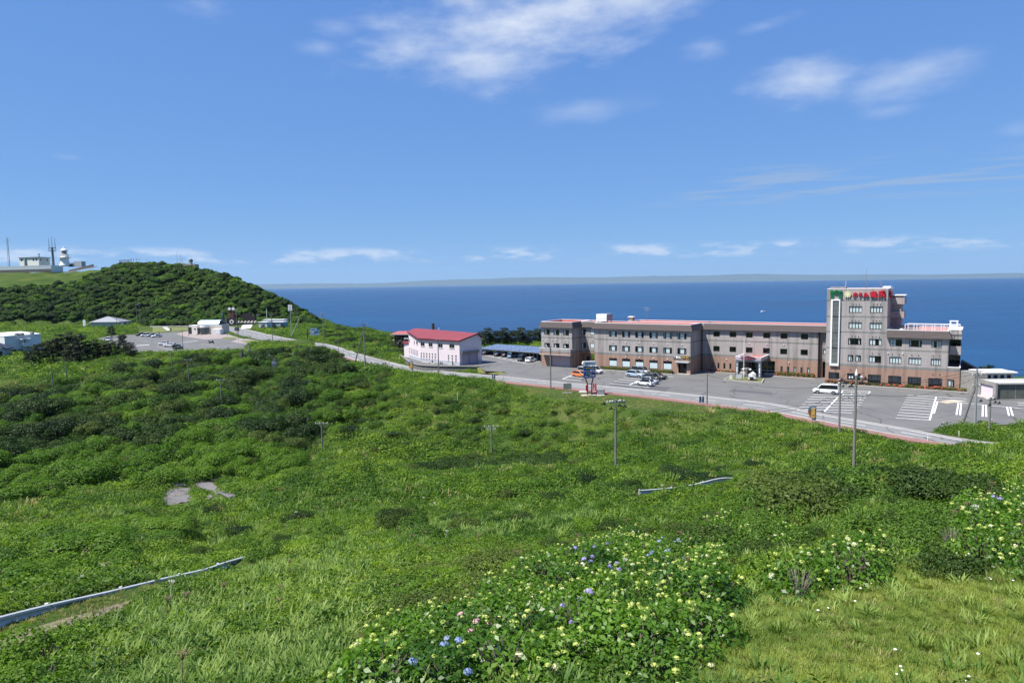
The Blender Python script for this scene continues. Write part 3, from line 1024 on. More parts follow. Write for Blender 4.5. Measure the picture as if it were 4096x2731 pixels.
LOWC = (3.85, 4.3, 7.54, 7.91)
TOWC = (3.68, 4.23, 7.42, 7.74, 10.9, 11.24, 14.2, 14.54, 17.69, 18.01)
WM = [M_TGREY, M_TPINK, M_TBAND]

def plain_block(u0, u1, w0, w1, z0, z1, mf, cuts, holes=(), faces='LRB', depth=0.16):
  """front wall with openings plus the other sides asked for"""
  mb = MB()
  wall_with_holes(mb, u0, u1, z0, z1, list(holes), w0, depth, 0, mf, cuts=cuts)
  zs = sorted({z0, z1, *[c for c in cuts if z0 < c < z1]})
  for a, b in zip(zs[:-1], zs[1:]):
    m = mf((a + b) / 2)
    if 'L' in faces:
      mb.add([(u0, w1, a), (u0, w0, a), (u0, w0, b), (u0, w1, b)], [(0, 1, 2, 3)], m)
    if 'R' in faces:
      mb.add([(u1, w0, a), (u1, w1, a), (u1, w1, b), (u1, w0, b)], [(0, 1, 2, 3)], m)
    if 'B' in faces:
      mb.add([(u1, w1, a), (u0, w1, a), (u0, w1, b), (u1, w1, b)], [(0, 1, 2, 3)], m)
  return mb.build('wall', WM, HOTEL)

def flat_roof(u0, u1, w0, w1, z, ztop, t=0.28, inner=True):
  mb = MB()
  mb.add([(u0, w0, z), (u1, w0, z), (u1, w1, z), (u0, w1, z)], [(0, 1, 2, 3)])
  if inner:
    for a, b in (((u0 + t, w0 + t), (u1 - t, w0 + t)), ((u1 - t, w0 + t), (u1 - t, w1 - t)), ((u1 - t, w1 - t), (u0 + t, w1 - t)), ((u0 + t, w1 - t), (u0 + t, w0 + t))):
      mb.add([(a[0], a[1], z), (b[0], b[1], z), (b[0], b[1], ztop - 0.01), (a[0], a[1], ztop - 0.01)], [(3, 2, 1, 0)])
  r = mb.build('roof', M_ROOFRED, HOTEL)
  for q in ((u0, u1, w0 - 0.02, w0 + t), (u0, u1, w1 - t, w1 + 0.02), (u0 - 0.02, u0 + t, w0 + t, w1 - t), (u1 - t, u1 + 0.02, w0 + t, w1 - t)):
    MB().box(*q, ztop - 0.02, ztop + 0.09).build('coping', M_COPING, r)
  return r

def mansard(a, b, n, z0, z1, over, ea=0.0, eb=0.0, courses=6, parent=None):
  """sloped shingle skirt from a to b, outward normal n; ea, eb lengthen its foot at the two ends"""
  a, b, n = Vector((*a, 0)), Vector((*b, 0)), Vector((*n, 0))
  d = (b - a).normalized()
  root = None
  for k in range(courses):
    t0, t1 = k / courses, (k + 1) / courses
    pr = 0.05
    o0, o1 = over * (1 - t0) + pr, over * (1 - t1) + 0.005
    zz0, zz1 = z0 + (z1 - z0) * t0, z0 + (z1 - z0) * t1
    A0, B0 = a + n * o0 - d * ea * (1 - t0), b + n * o0 + d * eb * (1 - t0)
    A1, B1 = a + n * o1 - d * ea * (1 - t1), b + n * o1 + d * eb * (1 - t1)
    mb = MB()
    mb.add([(*A0.xy, zz0), (*B0.xy, zz0), (*B1.xy, zz1), (*A1.xy, zz1), (*(A0 - n * pr).xy, zz0), (*(B0 - n * pr).xy, zz0)], [(0, 1, 2, 3), (4, 5, 1, 0)])
    if root is None:
      A, B = a - n * 0.02, b - n * 0.02
      mb.add([(*A0.xy, zz0), (*B0.xy, zz0), (*B.xy, zz0 - 0.005), (*A.xy, zz0 - 0.005)], [(3, 2, 1, 0)])
      root = mb.build('mansard', M_SHING, HOTEL)
    else:
      mb.build('shingle_course', M_SHING, root)
  ln = (b - a).length
  for k in range(1, int(ln // 6.6) + 1):
    p = a + d * (k * 6.6)
    q = MB()
    lo, hi = p + n * (over + 0.07), p + n * 0.03
    q.add([(*(lo - d * 0.05).xy, z0), (*(lo + d * 0.05).xy, z0), (*(hi + d * 0.05).xy, z1), (*(hi - d * 0.05).xy, z1)], [(0, 1, 2, 3)])
    if p is not None and (p - b).length > 2:
      q.build('seam_strip', M_BROWN, root)
  return root

def pane(parent, u0, u1, z0, z1, y, m=None):
  return MB().add([(u0, y, z0), (u1, y, z0), (u1, y, z1), (u0, y, z1)], [(0, 1, 2, 3)]).build('pane', m or M_GLASS, parent)

def window(u0, u1, z0, z1, w, style, parent=None):
  parent = parent or HOTEL
  y = w + 0.05
  fr = MB()
  t = 0.085
  W, Hh = u1 - u0, z1 - z0
  for q in ((u0, u1, z0, z0 + t * 1.3), (u0, u1, z1 - t, z1), (u0, u0 + t, z0 + t * 1.3, z1 - t), (u1 - t, u1, z0 + t * 1.3, z1 - t)):
    fr.box(q[0], q[1], y - 0.06, y + 0.08, q[2], q[3])
  lights = []       # (a, b, c, d, content)
  zi0, zi1 = z0 + t * 1.3, z1 - t

  def mull(f, th=0.06, a=0.0, b=1.0):
    x = u0 + W * f
    fr.box(x - th / 2, x + th / 2, y - 0.05, y + 0.06, zi0 + (zi1 - zi0) * a, zi0 + (zi1 - zi0) * b)

  def trans(f, th=0.06):
    z = zi0 + (zi1 - zi0) * f
    fr.box(u0 + t, u1 - t, y - 0.045, y + 0.055, z - th / 2, z + th / 2)
  if style == 'shoji':
    mull(0.24, 0.16)
    mull(0.78, 0.16)
    lights = [(0.04, 0.21, 0, 1, 'half' if random.random() < 0.4 else 'dark'), (0.27, 0.745, 0, 1, 'curtain'), (0.81, 0.96, 0, 1, 'half' if random.random() < 0.4 else 'dark')]
  elif style in ('rooms', 'rooms_open', 'rooms_half'):
    mull(0.26)
    mull(0.5, 0.045)
    mull(0.74)
    pat = {'rooms': 'cccc', 'rooms_open': 'hddh', 'rooms_half': random.choice(['ccdc', 'cdcc', 'ccdd'])}[style]
    nm = {'c': 'curtain', 'd': 'dark', 'h': 'half'}
    lights = [(0.04, 0.24, 0, 1, nm[pat[0]]), (0.28, 0.48, 0, 1, nm[pat[1]]), (0.52, 0.72, 0, 1, nm[pat[2]]), (0.76, 0.96, 0, 1, nm[pat[3]])]
  elif style == 'pair':
    mull(0.5, 0.06)
    lights = [(0.06, 0.47, 0, 1, 'curtain'), (0.53, 0.94, 0, 1, 'half')]
  elif style == 'dark_pair':
    mull(0.52, 0.035)
    trans(0.16, 0.03)
    lights = [(0.05, 0.5, 0, 1, 'dark'), (0.54, 0.95, 0, 1, 'dark')]
  elif style == 'corner':
    mull(0.7, 0.14)
    lights = [(0.05, 0.64, 0, 1, random.choice(['curtain', 'half', 'half'])), (0.76, 0.95, 0, 1, 'dark')]
  elif style == 'narrow':
    lights = [(0.1, 0.9, 0, 1, random.choice(['curtain', 'dark', 'half']) if u0 > -40 else 'dark')]
  elif style == 'single':
    lights = [(0.06, 0.94, 0, 1, 'frost')]
  elif style == 'shopfront':
    trans(0.76, 0.1)
    mull(0.5, 0.07, 0.76, 1)
    lights = [(0.04, 0.48, 0.78, 1, 'dark'), (0.52, 0.96, 0.78, 1, 'dark'), (0.04, 0.96, 0, 0.73, 'frost')]
  elif style == 'lobby':
    mull(0.28)
    mull(0.74)
    trans(0.3)
    for a, b in ((0.04, 0.26), (0.3, 0.72), (0.76, 0.96)):
      lights += [(a, b, 0.33, 1, 'blind'), (a, b, 0, 0.27, 'dark')]
  elif style == 'triple':
    mull(0.3)
    mull(0.72)
    lights = [(0.04, 0.28, 0, 1, 'blind'), (0.32, 0.7, 0, 1, 'blind'), (0.74, 0.96, 0, 1, 'dark')]
  f = fr.build('window', M_FRAME, parent)
  for a, b, c, d, k in lights:
    x0, x1 = u0 + W * a, u0 + W * b
    y0, y1 = zi0 + (zi1 - zi0) * c, zi0 + (zi1 - zi0) * d
    if k == 'frost':
      pane(f, x0, x1, y0, y1, y, M_FROST)
    else:
      pane(f, x0, x1, y0, y1, y)
    if k == 'curtain':
      mb = MB()
      nseg = max(3, int((x1 - x0) / 0.09))
      top = [(x0 + (x1 - x0) * i / nseg, y + 0.085 + 0.02 * (i % 2), 0) for i in range(nseg + 1)]
      mb.add([(p[0], p[1], y0) for p in top] + [(p[0], p[1], y1) for p in top], [(i, i + 1, i + nseg + 2, i + nseg + 1) for i in range(nseg)])
      mb.build('curtain', M_CURT, f)
    elif k == 'half':
      mb = MB()
      mb.add([(x0, y + 0.14, y0), (x0 + (x1 - x0) * 0.55, y + 0.16, y0), (x0 + (x1 - x0) * 0.4, y + 0.16, y1), (x0, y + 0.14, y1)], [(0, 1, 2, 3)])
      mb.build('curtain', M_CURT, f)
    elif k == 'blind':
      nb = 5
      for i in range(nb):
        za = y0 + (y1 - y0) * i / nb
        MB().add([(x0, y + 0.25, za), (x1, y + 0.25, za), (x1, y + 0.19, za + (y1 - y0) / nb * 0.6), (x0, y + 0.19, za + (y1 - y0) / nb * 0.6)], [(0, 1, 2, 3)]).build('blind', mat('blue_grey_blind', (0.30, 0.36, 0.40), 0.6, var=0.1), f)
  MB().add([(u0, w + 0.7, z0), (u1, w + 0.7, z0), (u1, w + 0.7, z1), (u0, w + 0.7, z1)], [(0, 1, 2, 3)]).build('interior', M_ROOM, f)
  return f

def hood(u, z, w, m=None, r=0.17):
  r *= 0.72
  mb = MB()
  pr = [(r, 0.0), (r * 1.02, 0.06), (r * 0.8, 0.14), (r * 0.25, 0.2)]
  vs, fs = [], []
  sg = 10
  for q, yy in pr:
    for k in range(sg):
      t = 2 * PI * k / sg
      vs.append((u + q * math.cos(t), w - yy, z + q * math.sin(t) * 1.25))
  for i in range(len(pr) - 1):
    for k in range(sg):
      a, b = i * sg + k, i * sg + (k + 1) % sg
      fs.append((a, b, b + sg, a + sg))
  fs.append(tuple(range((len(pr) - 1) * sg, len(pr) * sg)))
  mb.add(vs, fs)
  return mb.build('vent_hood', m or M_HOOD, HOTEL, True)

# --- tower and right wing (front plane w = 0)
T_W = [[(-20.3, -17.77, 15.22, 16.63, 'rooms'), (-16.26, -13.95, 15.23, 16.62, 'rooms')],
   [(-20.3, -17.75, 11.83, 13.22, 'rooms'), (-16.27, -13.95, 11.8, 13.2, 'rooms')],
   [(-20.3, -17.75, 8.39, 9.81, 'rooms_open'), (-16.27, -13.93, 8.39, 9.79, 'rooms_half'), (-12.44, -10.2, 8.39, 9.78, 'rooms_half'), (-8.92, -6.69, 8.37, 9.78, 'rooms_open'), (-5.01, -3.27, 8.36, 9.74, 'rooms_half')],
   [(-20.28, -19.21, 4.75, 6.19, 'pair'), (-18.81, -17.74, 4.77, 6.19, 'pair'), (-16.25, -13.93, 4.74, 6.19, 'rooms_half'), (-12.43, -10.21, 4.73, 6.18, 'rooms'), (-8.94, -6.7, 4.72, 6.17, 'rooms'), (-5.02, -3.26, 4.71, 6.15, 'rooms')],
   [(-24.0, -21.85, 0.82, 2.23, 'triple'), (-20.3, -17.69, 0.82, 2.24, 'triple'), (-16.3, -13.87, 0.28, 2.22, 'lobby'), (-12.5, -10.12, 0.2, 2.2, 'lobby'), (-8.97, -6.59, 0.2, 2.18, 'lobby'), (-5.33, -2.92, 0.25, 2.16, 'lobby'), (-2.01, -0.87, 0.64, 2.1, 'pair')]]
TU0, TU1, TW1 = -24.68, -13.05, 11.0
allw = [w[:4] for r in T_W for w in r]
plain_block(TU0, TU1, 0, TW1, 0, 20.25, towmf, TOWC, [w for w in allw if w[1] < TU1])
MB().box(TU0 + 0.2, TU1 - 0.2, 0.2, TW1 - 0.2, 19.4, 19.6).build('roof', M_ROOFRED, HOTEL)
for q in ((TU0 - 0.05, TU1 + 0.05, -0.05, 0.3), (TU0 - 0.05, TU1 + 0.05, TW1 - 0.3, TW1 + 0.05), (TU0 - 0.05, TU0 + 0.3, 0.3, TW1 - 0.3), (TU1 - 0.3, TU1 + 0.05, 0.3, TW1 - 0.3)):
  MB().box(*q, 20.25, 20.36).build('coping', M_COPING, HOTEL)
MB().box(TU0 + 0.3, TU0 + 3.4, 1.6, 3.6, 19.6, 20.7).build('roof_upstand', M_TGREY, HOTEL)
MB().box(TU1 - 1.4, TU1 + 0.08, 4.2, 7.6, 20.37, 20.75).build('roof_upstand', M_COPING, HOTEL)
# rear stair volume and its balconies on the tower's flank
mb = MB()
mb.box(TU1 + 0.002, TU1 + 2.0, 6.6, 10.9, 11.3, 18.7)
mb.build('wall', M_TGREY, HOTEL)
for z in (11.2, 14.4, 17.4):
  MB().box(TU1 + 0.002, TU1 + 2.6, 6.1, 11.0, z - 0.5, z + 0.9).build('balcony', M_TGREY, HOTEL)
MB().box(TU1 + 0.001, TU1 + 2.75, 6.0, 11.1, 18.7, 18.85).build('coping', M_COPING, HOTEL)
# the wing: pink ground floor runs to u = 0, the grey storeys stop at u = -2.1
plain_block(TU1 + 0.001, 0, 0, 13, 0, 3.68, towmf, TOWC, [w for w in allw if w[0] > TU1 and w[3] < 3.6])
plain_block(TU1 + 0.001, 0, 0.002, 13, 3.68, 4.5, towmf, TOWC, [], 'RB')
plain_block(TU1 + 0.001, -2.1, 0.0, 13, 4.5, 11.72, towmf, TOWC, [w for w in allw if w[0] > TU1 and w[2] > 4.5], 'RB')
for r in T_W:
  for w in r:
    window(*w[:4], 0.0, w[4])
mansard((TU1 + 0.01, 0.0), (-2.1, 0.0), (0, -1), 10.26, 11.72, 0.6, 0.0, 0.55)
mansard((-2.1, 0.0), (-2.1, 2.9), (1, 0), 10.26, 11.72, 0.55, 0.6, 0.0)
flat_roof(TU1 + 0.02, -2.1, 0.0, 12.9, 11.3, 11.75)
MB().box(-2.1, 0.05, 3.0, 12.8, 9.9, 11.8).build('wall', WM, HOTEL)
MB().box(-2.098, 0.07, 2.98, 12.82, 10.55, 10.85).build('band', M_TBAND, HOTEL)
MB().box(-2.2, 0.12, 2.93, 12.87, 11.8, 11.9).build('coping', M_COPING, HOTEL)
MB().box(-1.95, 0.0, 3.3, 3.5, 7.0, 8.5).build('balcony', M_TGREY, HOTEL)
MB().box(-0.2, 0.0, 3.5, 12.0, 7.0, 8.5).build('balcony', M_TGREY, HOTEL)
MB().box(-2.099, -0.02, 3.3, 12.0, 6.75, 7.0).build('balcony', M_TGREY, HOTEL)
MB().box(-2.05, -0.1, 7.5, 7.7, 4.5, 9.9).build('glazed_wall', M_DGLASS, HOTEL)
for x in (-1.4, -0.75):
  MB().box(x - 0.04, x + 0.04, 7.4, 7.52, 4.5, 9.9).build('mullion', M_FRAME, HOTEL)
MB().box(-2.15, 0.06, -0.03, 0.3, 4.5, 4.62).build('coping', M_COPING, HOTEL)
MB().box(-0.2, 0.06, 0.3, 12.0, 4.5, 4.62).build('coping', M_COPING, HOTEL)
# dark sloped stair cover behind the wing's right end
MB().hull_prism([(0.05, 6, 0), (9, 6, 0), (9, 9, 0), (0.05, 9, 0)], [(0.05, 6, 5.2), (0.4, 6, 5.2), (0.4, 9, 5.2), (0.05, 9, 5.2)]).build('stair_cover', mat('dark_brown_sheet', (0.035, 0.02, 0.02), 0.6, var=0.1), HOTEL)
# roof terrace railing of white bars
rail = MB()
for w_, u_a, u_b in ((2.0, -9.9, -0.3), (4.3, -9.5, -0.3)):
  rail.tube([(u_a, w_, 12.9), (u_b, w_, 12.9)], 0.05, 5)
  rail.tube([(u_a, w_, 12.0), (u_b, w_, 12.0)], 0.035, 5)
  k = u_a
  while k < u_b + 0.01:
    rail.box(k - 0.05, k + 0.05, w_ - 0.04, w_ + 0.04, 11.3, 12.95)
    k += 1.6
rail.tube([(-0.3, 2.0, 12.9), (-0.3, 4.3, 12.9)], 0.05, 5)
RAIL = rail.build('terrace_railing', M_WHITE, HOTEL)
k = -9.8
while k < -0.35:
  MB().box(k - 0.012, k + 0.012, 1.99, 2.01, 12.0, 12.9).build('bar', M_WHITE, RAIL)
  k += 0.32
mb = MB()
for q in ((-2.2, -1.95, 7.0, 8.2, 11.8, 13.3), (-1.0, -0.75, 7.0, 8.2, 11.8, 13.3), (-1.95, -1.0, 7.0, 8.2, 11.8, 12.4), (-2.25, -0.7, 6.95, 8.25, 13.3, 13.45)):
  mb.box(*q)
mb.build('roof_chimney', M_WHITE, HOTEL)
MB().lathe([(0.75, 11.3), (0.7, 11.6), (0.45, 11.85), (0.1, 11.95)], -10.6, 3.4, 14).build('roof_vent', mat('galvanised_metal', (0.55, 0.57, 0.58), 0.35, 0.6), HOTEL, True)
# white framed louvre tower
lv = MB()
for q in ((-23.8, -23.44, 3.7, 18.1), (-22.2, -21.98, 3.7, 18.1), (-23.44, -22.2, 17.8, 18.1), (-23.44, -22.2, 3.7, 4.2)):
  lv.box(q[0], q[1], -0.4, 0.01, q[2], q[3])
LOUV = lv.build('louvre_frame', M_WHITE, HOTEL)
MB().box(-23.44, -22.2, -0.06, 0.0, 4.2, 17.8).build('louvre_backing', mat('louvre_shadow_gap', (0.03, 0.035, 0.035), 0.7, var=0), LOUV)
sl = MB().add([(-23.44, -0.10, 0.0), (-22.2, -0.10, 0.0), (-22.2, -0.30, -0.13), (-23.44, -0.30, -0.13), (-23.44, -0.10, -0.025), (-22.2, -0.10, -0.025), (-22.2, -0.28, -0.15), (-23.44, -0.28, -0.15)],
       [(0, 3, 2, 1), (4, 5, 6, 7), (3, 7, 6, 2), (0, 4, 7, 3), (1, 2, 6, 5)]).mesh('louvre_slat', M_SLAT)
z = 4.45
k = 0
while z < 17.75:
  k += 1
  link('louvre_slat', sl, LOUV, (0, 0, z))
  z += 0.27
for z in (7.6, 11.0, 14.4):
  MB().box(-23.44, -22.2, -0.34, -0.06, z - 0.06, z + 0.06).build('louvre_transom', M_BROWN, LOUV)
for k in range(4):
  MB().box(-23.15 + k * 0.22, -23.11 + k * 0.22, -0.33, -0.31, 4.2, 17.8).build('louvre_bar', M_SLAT, LOUV)
# vent hoods above the windows
for z in (17.1, 13.65, 10.25):
  for c in (-19.6, -18.98, -18.36, -15.66, -15.04, -14.42):
    hood(c, z, 0, mat('vent_hood_grey', (0.12, 0.11, 0.1), 0.5, var=0), 0.12)
for c in (-15.6, -14.4, -11.9, -10.7, -8.4, -7.2, -4.7, -3.6):
  hood(c, 6.75, 0, mat('vent_hood_grey', (0.12, 0.11, 0.1)), 0.12)
for c in (-12.67, -10.0):
  hood(c, 6.85, 0)
for c in (-19.7, -18.5, -4.6, -3.4):
  hood(c, 3.05, 0, mat('vent_hood_grey', (0.12, 0.11, 0.1)), 0.12)

def letter(ch, u0, u1, z0, z1, w, m, parent, depth=0.22, bold=0.0, shear=0.0):
  me = text_mesh(ch, 1.0, 0.5, 'CENTER', bold)
  co = np.empty(len(me.vertices) * 3)
  me.vertices.foreach_get('co', co)
  co = co.reshape(-1, 3)
  lo, hi = co.min(0), co.max(0)
  n = (co - lo) / (hi - lo)
  if shear:
    n[:, 1] = n[:, 1] + (n[:, 0] - 0.5) * shear
  out = np.stack([u0 + n[:, 0] * (u1 - u0), w - 0.06 - n[:, 2] * depth, z0 + n[:, 1] * (z1 - z0)], 1)
  me.vertices.foreach_set('co', out.ravel())
  me.materials.clear()
  me.materials.append(m)
  me.update()
  return link('letter', me, parent)

M_GREENL = mat('green_sign_letters', (0.0, 0.19, 0.06), 0.5, var=0.08, scale=2)
M_REDL = mat('red_sign_letters', (0.52, 0.012, 0.03), 0.5, var=0.08, scale=2)
for i, ch in enumerate('龍飛崎'):
  letter(ch, -24.07 + i * 0.83, -23.3 + i * 0.83, 19.2, 20.05, 0, M_GREENL, HOTEL, bold=0.018)
letter('温', -24.05, -23.25, 18.25, 19.07, 0, M_GREENL, HOTEL, bold=0.018)
letter('泉', -22.4, -21.6, 18.25, 19.07, 0, M_GREENL, HOTEL, bold=0.018)
for ch, a, b, c, d in (('ホ', -19.62, -18.75, 18.6, 19.62), ('テ', -18.55, -17.85, 18.62, 19.5), ('ル', -17.68, -16.58, 18.55, 19.5), ('竜', -16.4, -15.05, 18.5, 19.85), ('飛', -14.87, -13.55, 18.42, 19.9)):
  letter(ch, a, b, c, d, 0, M_REDL, HOTEL, 0.3, bold=0.03, shear=0.12)
em = MB()
em.disc((-20.58, -0.06, 19.15), (0, -1, 0), 0.36, 0.2, 20)
for k in range(8):
  t = 2 * PI * k / 8
  em.disc((-20.58 + 0.53 * math.cos(t), -0.06, 19.15 + 0.55 * math.sin(t)), (0, -1, 0), 0.165, 0.2, 12)
em.build('emblem', mat('cream_emblem', (0.72, 0.70, 0.42), 0.5, var=0.05), HOTEL)
for k, ch in enumerate('竜飛'):       # lettering on the tower's right flank
  me_o = letter(ch, 2.0 + k * 2.0, 3.6 + k * 2.0, 18.3, 19.8, 0, M_REDL, HOTEL, 0.3, bold=0.03)
  co = np.empty(len(me_o.data.vertices) * 3)
  me_o.data.vertices.foreach_get('co', co)
  co = co.reshape(-1, 3)
  me_o.data.vertices.foreach_set('co', np.stack([TU1 - co[:, 1], co[:, 0], co[:, 2]], 1).ravel())
  me_o.data.update()

# --- restaurant block (front plane w = -2)
FC = [(-75.88, -73.61), (-72.19, -69.99), (-68.58, -66.34), (-64.81, -62.59), (-61.16, -58.93), (-57.55, -55.3)]
FH, FWIN = [], []
for i, (a, b) in enumerate(FC):
  FWIN += [(a, b, 8.45, 9.89, 'shoji'), (a, b, 4.82, 6.28, 'shoji')]
  if i < 5:
    FWIN.append((a, b, 0.84, 2.98, 'shopfront'))
FU0, FU1, FW0, FW1 = -80.02, -54.28, -2.0, 5.3
FDOOR = (-57.28, -55.21, 0.02, 2.86)
plain_block(FU0, FU1, FW0, FW1, 0, 11.94, lowmf, LOWC, [w[:4] for w in FWIN] + [FDOOR])
for w in FWIN:
  window(*w[:4], FW0, w[4])
MB().box(FDOOR[0], FDOOR[1], FW0 + 0.9, FW0 + 1.0, 0.0, 2.9).build('entrance_door', M_DGLASS, HOTEL)
MB().box(FDOOR[0] + 0.1, FDOOR[0] + 0.9, FW0 + 0.75, FW0 + 0.82, 0.0, 2.6).build('noren_curtain', mat('brown_noren', (0.10, 0.06, 0.05), 0.9), HOTEL)
MB().box(-57.85, -54.42, FW0 - 0.9, FW0 + 0.0, 2.8, 3.1).build('door_canopy', mat('silver_fascia', (0.5, 0.55, 0.6), 0.4, 0.3), HOTEL)
MB().box(-55.2, -54.3, FW0 - 0.02, FW0 + 0.1, -0.02, 0.08).build('step', M_CONC, HOTEL)
MB().box(-57.3, -54.2, FW0 - 0.8, FW0, -0.02, 0.14).build('step', M_CONC, HOTEL)
mansard((FU0, FW0), (FU1, FW0), (0, -1), 10.5, 11.94, 0.65, 0.6, 0.6)
mansard((FU1, FW0), (FU1, 6.0), (1, 0), 10.5, 11.94, 0.6, 0.65, 0.0)
mansard((FU0, 2.0), (FU0, FW0), (-1, 0), 10.5, 11.94, 0.6, 0.0, 0.65)
flat_roof(FU0, FU1, FW0, FW1, 11.2, 11.95)
for i, (a, b) in enumerate(FC):
  hood((a + b) / 2, 10.15, FW0, None, 0.1)
  hood((a + b) / 2, 7.1, FW0)
  if 0 < i < 5:
    hood((a + b) / 2, 3.4, FW0, None, 0.2)
M_SIGNW = mat('sign_white_plastic', (0.75, 0.75, 0.72), 0.4, var=0.04)
M_SIGNG = mat('sign_gold', (0.55, 0.36, 0.10), 0.35, 0.4, var=0.1)
for ch, a, b, c, d, m in (('食', -58.63, -57.95, 3.7, 4.37, M_SIGNW), ('事', -57.93, -57.32, 3.7, 4.4, M_SIGNW), ('処', -57.3, -56.62, 3.72, 4.38, M_SIGNW), ('海', -56.36, -55.48, 3.67, 4.53, M_SIGNG), ('峡', -55.28, -54.42, 3.72, 4.43, M_SIGNG)):
  letter(ch, a, b, c, d, FW0, m, HOTEL, 0.12, bold=0.03)
  letter(ch, a - 0.05, b + 0.07, c - 0.06, d + 0.04, FW0, M_FRAME, HOTEL, 0.05, bold=0.06)
# --- recessed lobby range (front plane w = 6)
RW0, RW1 = 6.0, 13.5
RC = [(-51.3, -49.74), (-47.3, -45.74), (-43.4, -41.83), (-39.4, -37.84), (-35.49, -33.95), (-30.98, -29.43)]
RWIN = []
for a, b in RC:
  RWIN += [(a, b, 8.7, 9.97, 'dark_pair'), (a, b, 5.06, 6.34, 'dark_pair')]
RWIN += [(a, a + 0.47, 0.88, 2.21, 'narrow') for a in (-51.67, -50.22, -48.75, -47.3, -45.8, -35.35, -33.87, -32.43, -30.95, -29.5)]
RDOOR = (-44.9, -36.6, 0.02, 3.3)
plain_block(FU1 + 0.002, -26.98, RW0, RW1, 0, 11.92, lowmf, LOWC, [w[:4] for w in RWIN if not (w[0] > -46 and w[1] < -44.5 and w[3] < 3)] + [RDOOR], 'LB')
for w in RWIN:
  if not (w[0] > -46 and w[1] < -44.5 and w[3] < 3):
    window(*w[:4], RW0, w[4])
plain_block(-26.98, TU0 - 0.002, RW0 + 0.5, RW1, 0, 11.92, lowmf, LOWC, [(-26.37, -25.76, 8.97, 10.4), (-26.3, -25.7, 5.38, 6.68), (-26.36, -25.69, 0.02, 3.7)], 'B')
window(-26.37, -25.76, 8.97, 10.4, RW0 + 0.5, 'narrow')
window(-26.3, -25.7, 5.38, 6.68, RW0 + 0.5, 'narrow')
MB().box(-26.36, -25.69, RW0 + 1.2, RW0 + 1.3, 0, 3.7).build('recess_dark_panel', M_ROOM, HOTEL)  # dark panel: shade of the open recess put into its colour
MB().tube([(-27.1, RW0 - 0.18, 0), (-27.1, RW0 - 0.18, 10.4)], 0.16, 8).build('downpipe', M_BROWN, HOTEL)
MB().tube([(FU1 + 0.2, RW0 - 0.15, 0), (FU1 + 0.2, RW0 - 0.15, 10.4)], 0.1, 8).build('downpipe', M_BROWN, HOTEL)
mansard((FU1 + 0.62, RW0), (TU0 - 0.01, RW0), (0, -1), 10.45, 11.92, 0.6, 0.0, 0.0)
flat_roof(FU1 - 20.0, TU0 - 0.003, RW0 + 0.0, RW1, 11.2, 11.93)
plain_block(FU1 - 20.0, FU1 + 0.001, RW0 + 0.01, RW1 + 0.01, 0, 11.9, lowmf, LOWC, [], 'LB')
for c in (-42.6, -38.6, -34.7):
  hood(c, 7.2, RW0)
for c in (-48.0, -33.5):
  hood(c, 3.1, RW0, None, 0.2)
# lobby glazing
lob = MB()
lob.box(RDOOR[0], RDOOR[1], RW0 + 0.5, RW0 + 0.56, 0.02, 3.3)
LOB = lob.build('lobby_glazing', M_DGLASS, HOTEL)
for x in (-44.8, -43.4, -42.2, -40.9, -39.7, -38.4, -36.7):
  MB().box(x - 0.05, x + 0.05, RW0 + 0.4, RW0 + 0.5, 0, 3.3).build('mullion', mat('steel_mullion', (0.2, 0.21, 0.22), 0.4, 0.5), LOB)
MB().box(RDOOR[0], RDOOR[1], RW0 + 0.38, RW0 + 0.5, 0.85, 0.95).build('handrail', M_HOOD, LOB)
for x in (-43.8, -42.2, -38.3, -37.2):
  MB().box(x - 0.6, x + 0.6, RW0 - 0.9, RW0 - 0.3, 0, 0.5).build('bench', M_CONC, HOTEL)
# --- entrance porch
CW0 = -1.0
M_PORCHP = mat('mauve_porch_panel', (0.45, 0.38, 0.44), 0.5, var=0.04)
M_PURPLE = mat('purple_brown_panel', (0.16, 0.045, 0.065), 0.5, var=0.05)
pr = MB()
pr.box(-43.85, -38.1, CW0, CW0 + 0.4, 4.05, 4.7)
pr.box(-38.5, -38.1, CW0 + 0.4, RW0, 4.05, 4.7)
pr.box(-43.85, -43.45, CW0 + 0.4, RW0, 4.05, 4.7)
PORCH = pr.build('porch_fascia', M_PORCHP, HOTEL)
MB().box(-43.45, -38.5, CW0 + 0.4, RW0, 4.1, 4.4).build('roof', M_ROOFRED, PORCH)
for q in ((-43.95, -38.0, CW0 - 0.04, CW0 + 0.2, 4.7, 4.8), (-43.95, -43.7, CW0 + 0.2, RW0, 4.7, 4.8), (-38.25, -38.0, CW0 + 0.2, RW0, 4.7, 4.8)):
  MB().box(*q).build('coping', M_COPING, PORCH)
for k in range(3):
  MB().box(-43.8 + 0.06 * k, -38.15 - 0.06 * k, CW0 + 0.03 + 0.05 * k, RW0 - 0.1, 4.05 - 0.14 * (k + 1), 4.05 - 0.14 * k).build('cornice', mat('grey_cornice', (0.25, 0.26, 0.29), 0.5), PORCH)
MB().add([(-42.95, CW0 - 0.02, 4.62), (-40.97, CW0 - 0.55, 5.2), (-39.0, CW0 - 0.02, 4.62), (-40.97, CW0 - 0.5, 3.98), (-40.97, CW0 + 0.3, 5.2), (-40.97, CW0 + 0.3, 3.98)],
    [(0, 3, 1), (1, 3, 2), (0, 1, 4), (1, 2, 4), (0, 5, 3), (3, 5, 2)]).build('porch_gable', M_PURPLE, PORCH)
MB().tube([(-42.95, CW0 - 0.05, 4.66), (-40.97, CW0 - 0.58, 5.24), (-39.0, CW0 - 0.05, 4.66)], 0.05, 5).build('coping', M_COPING, PORCH)
M_COLM = mat('slate_blue_column', (0.10, 0.12, 0.15), 0.4, var=0.35, scale=5.0)
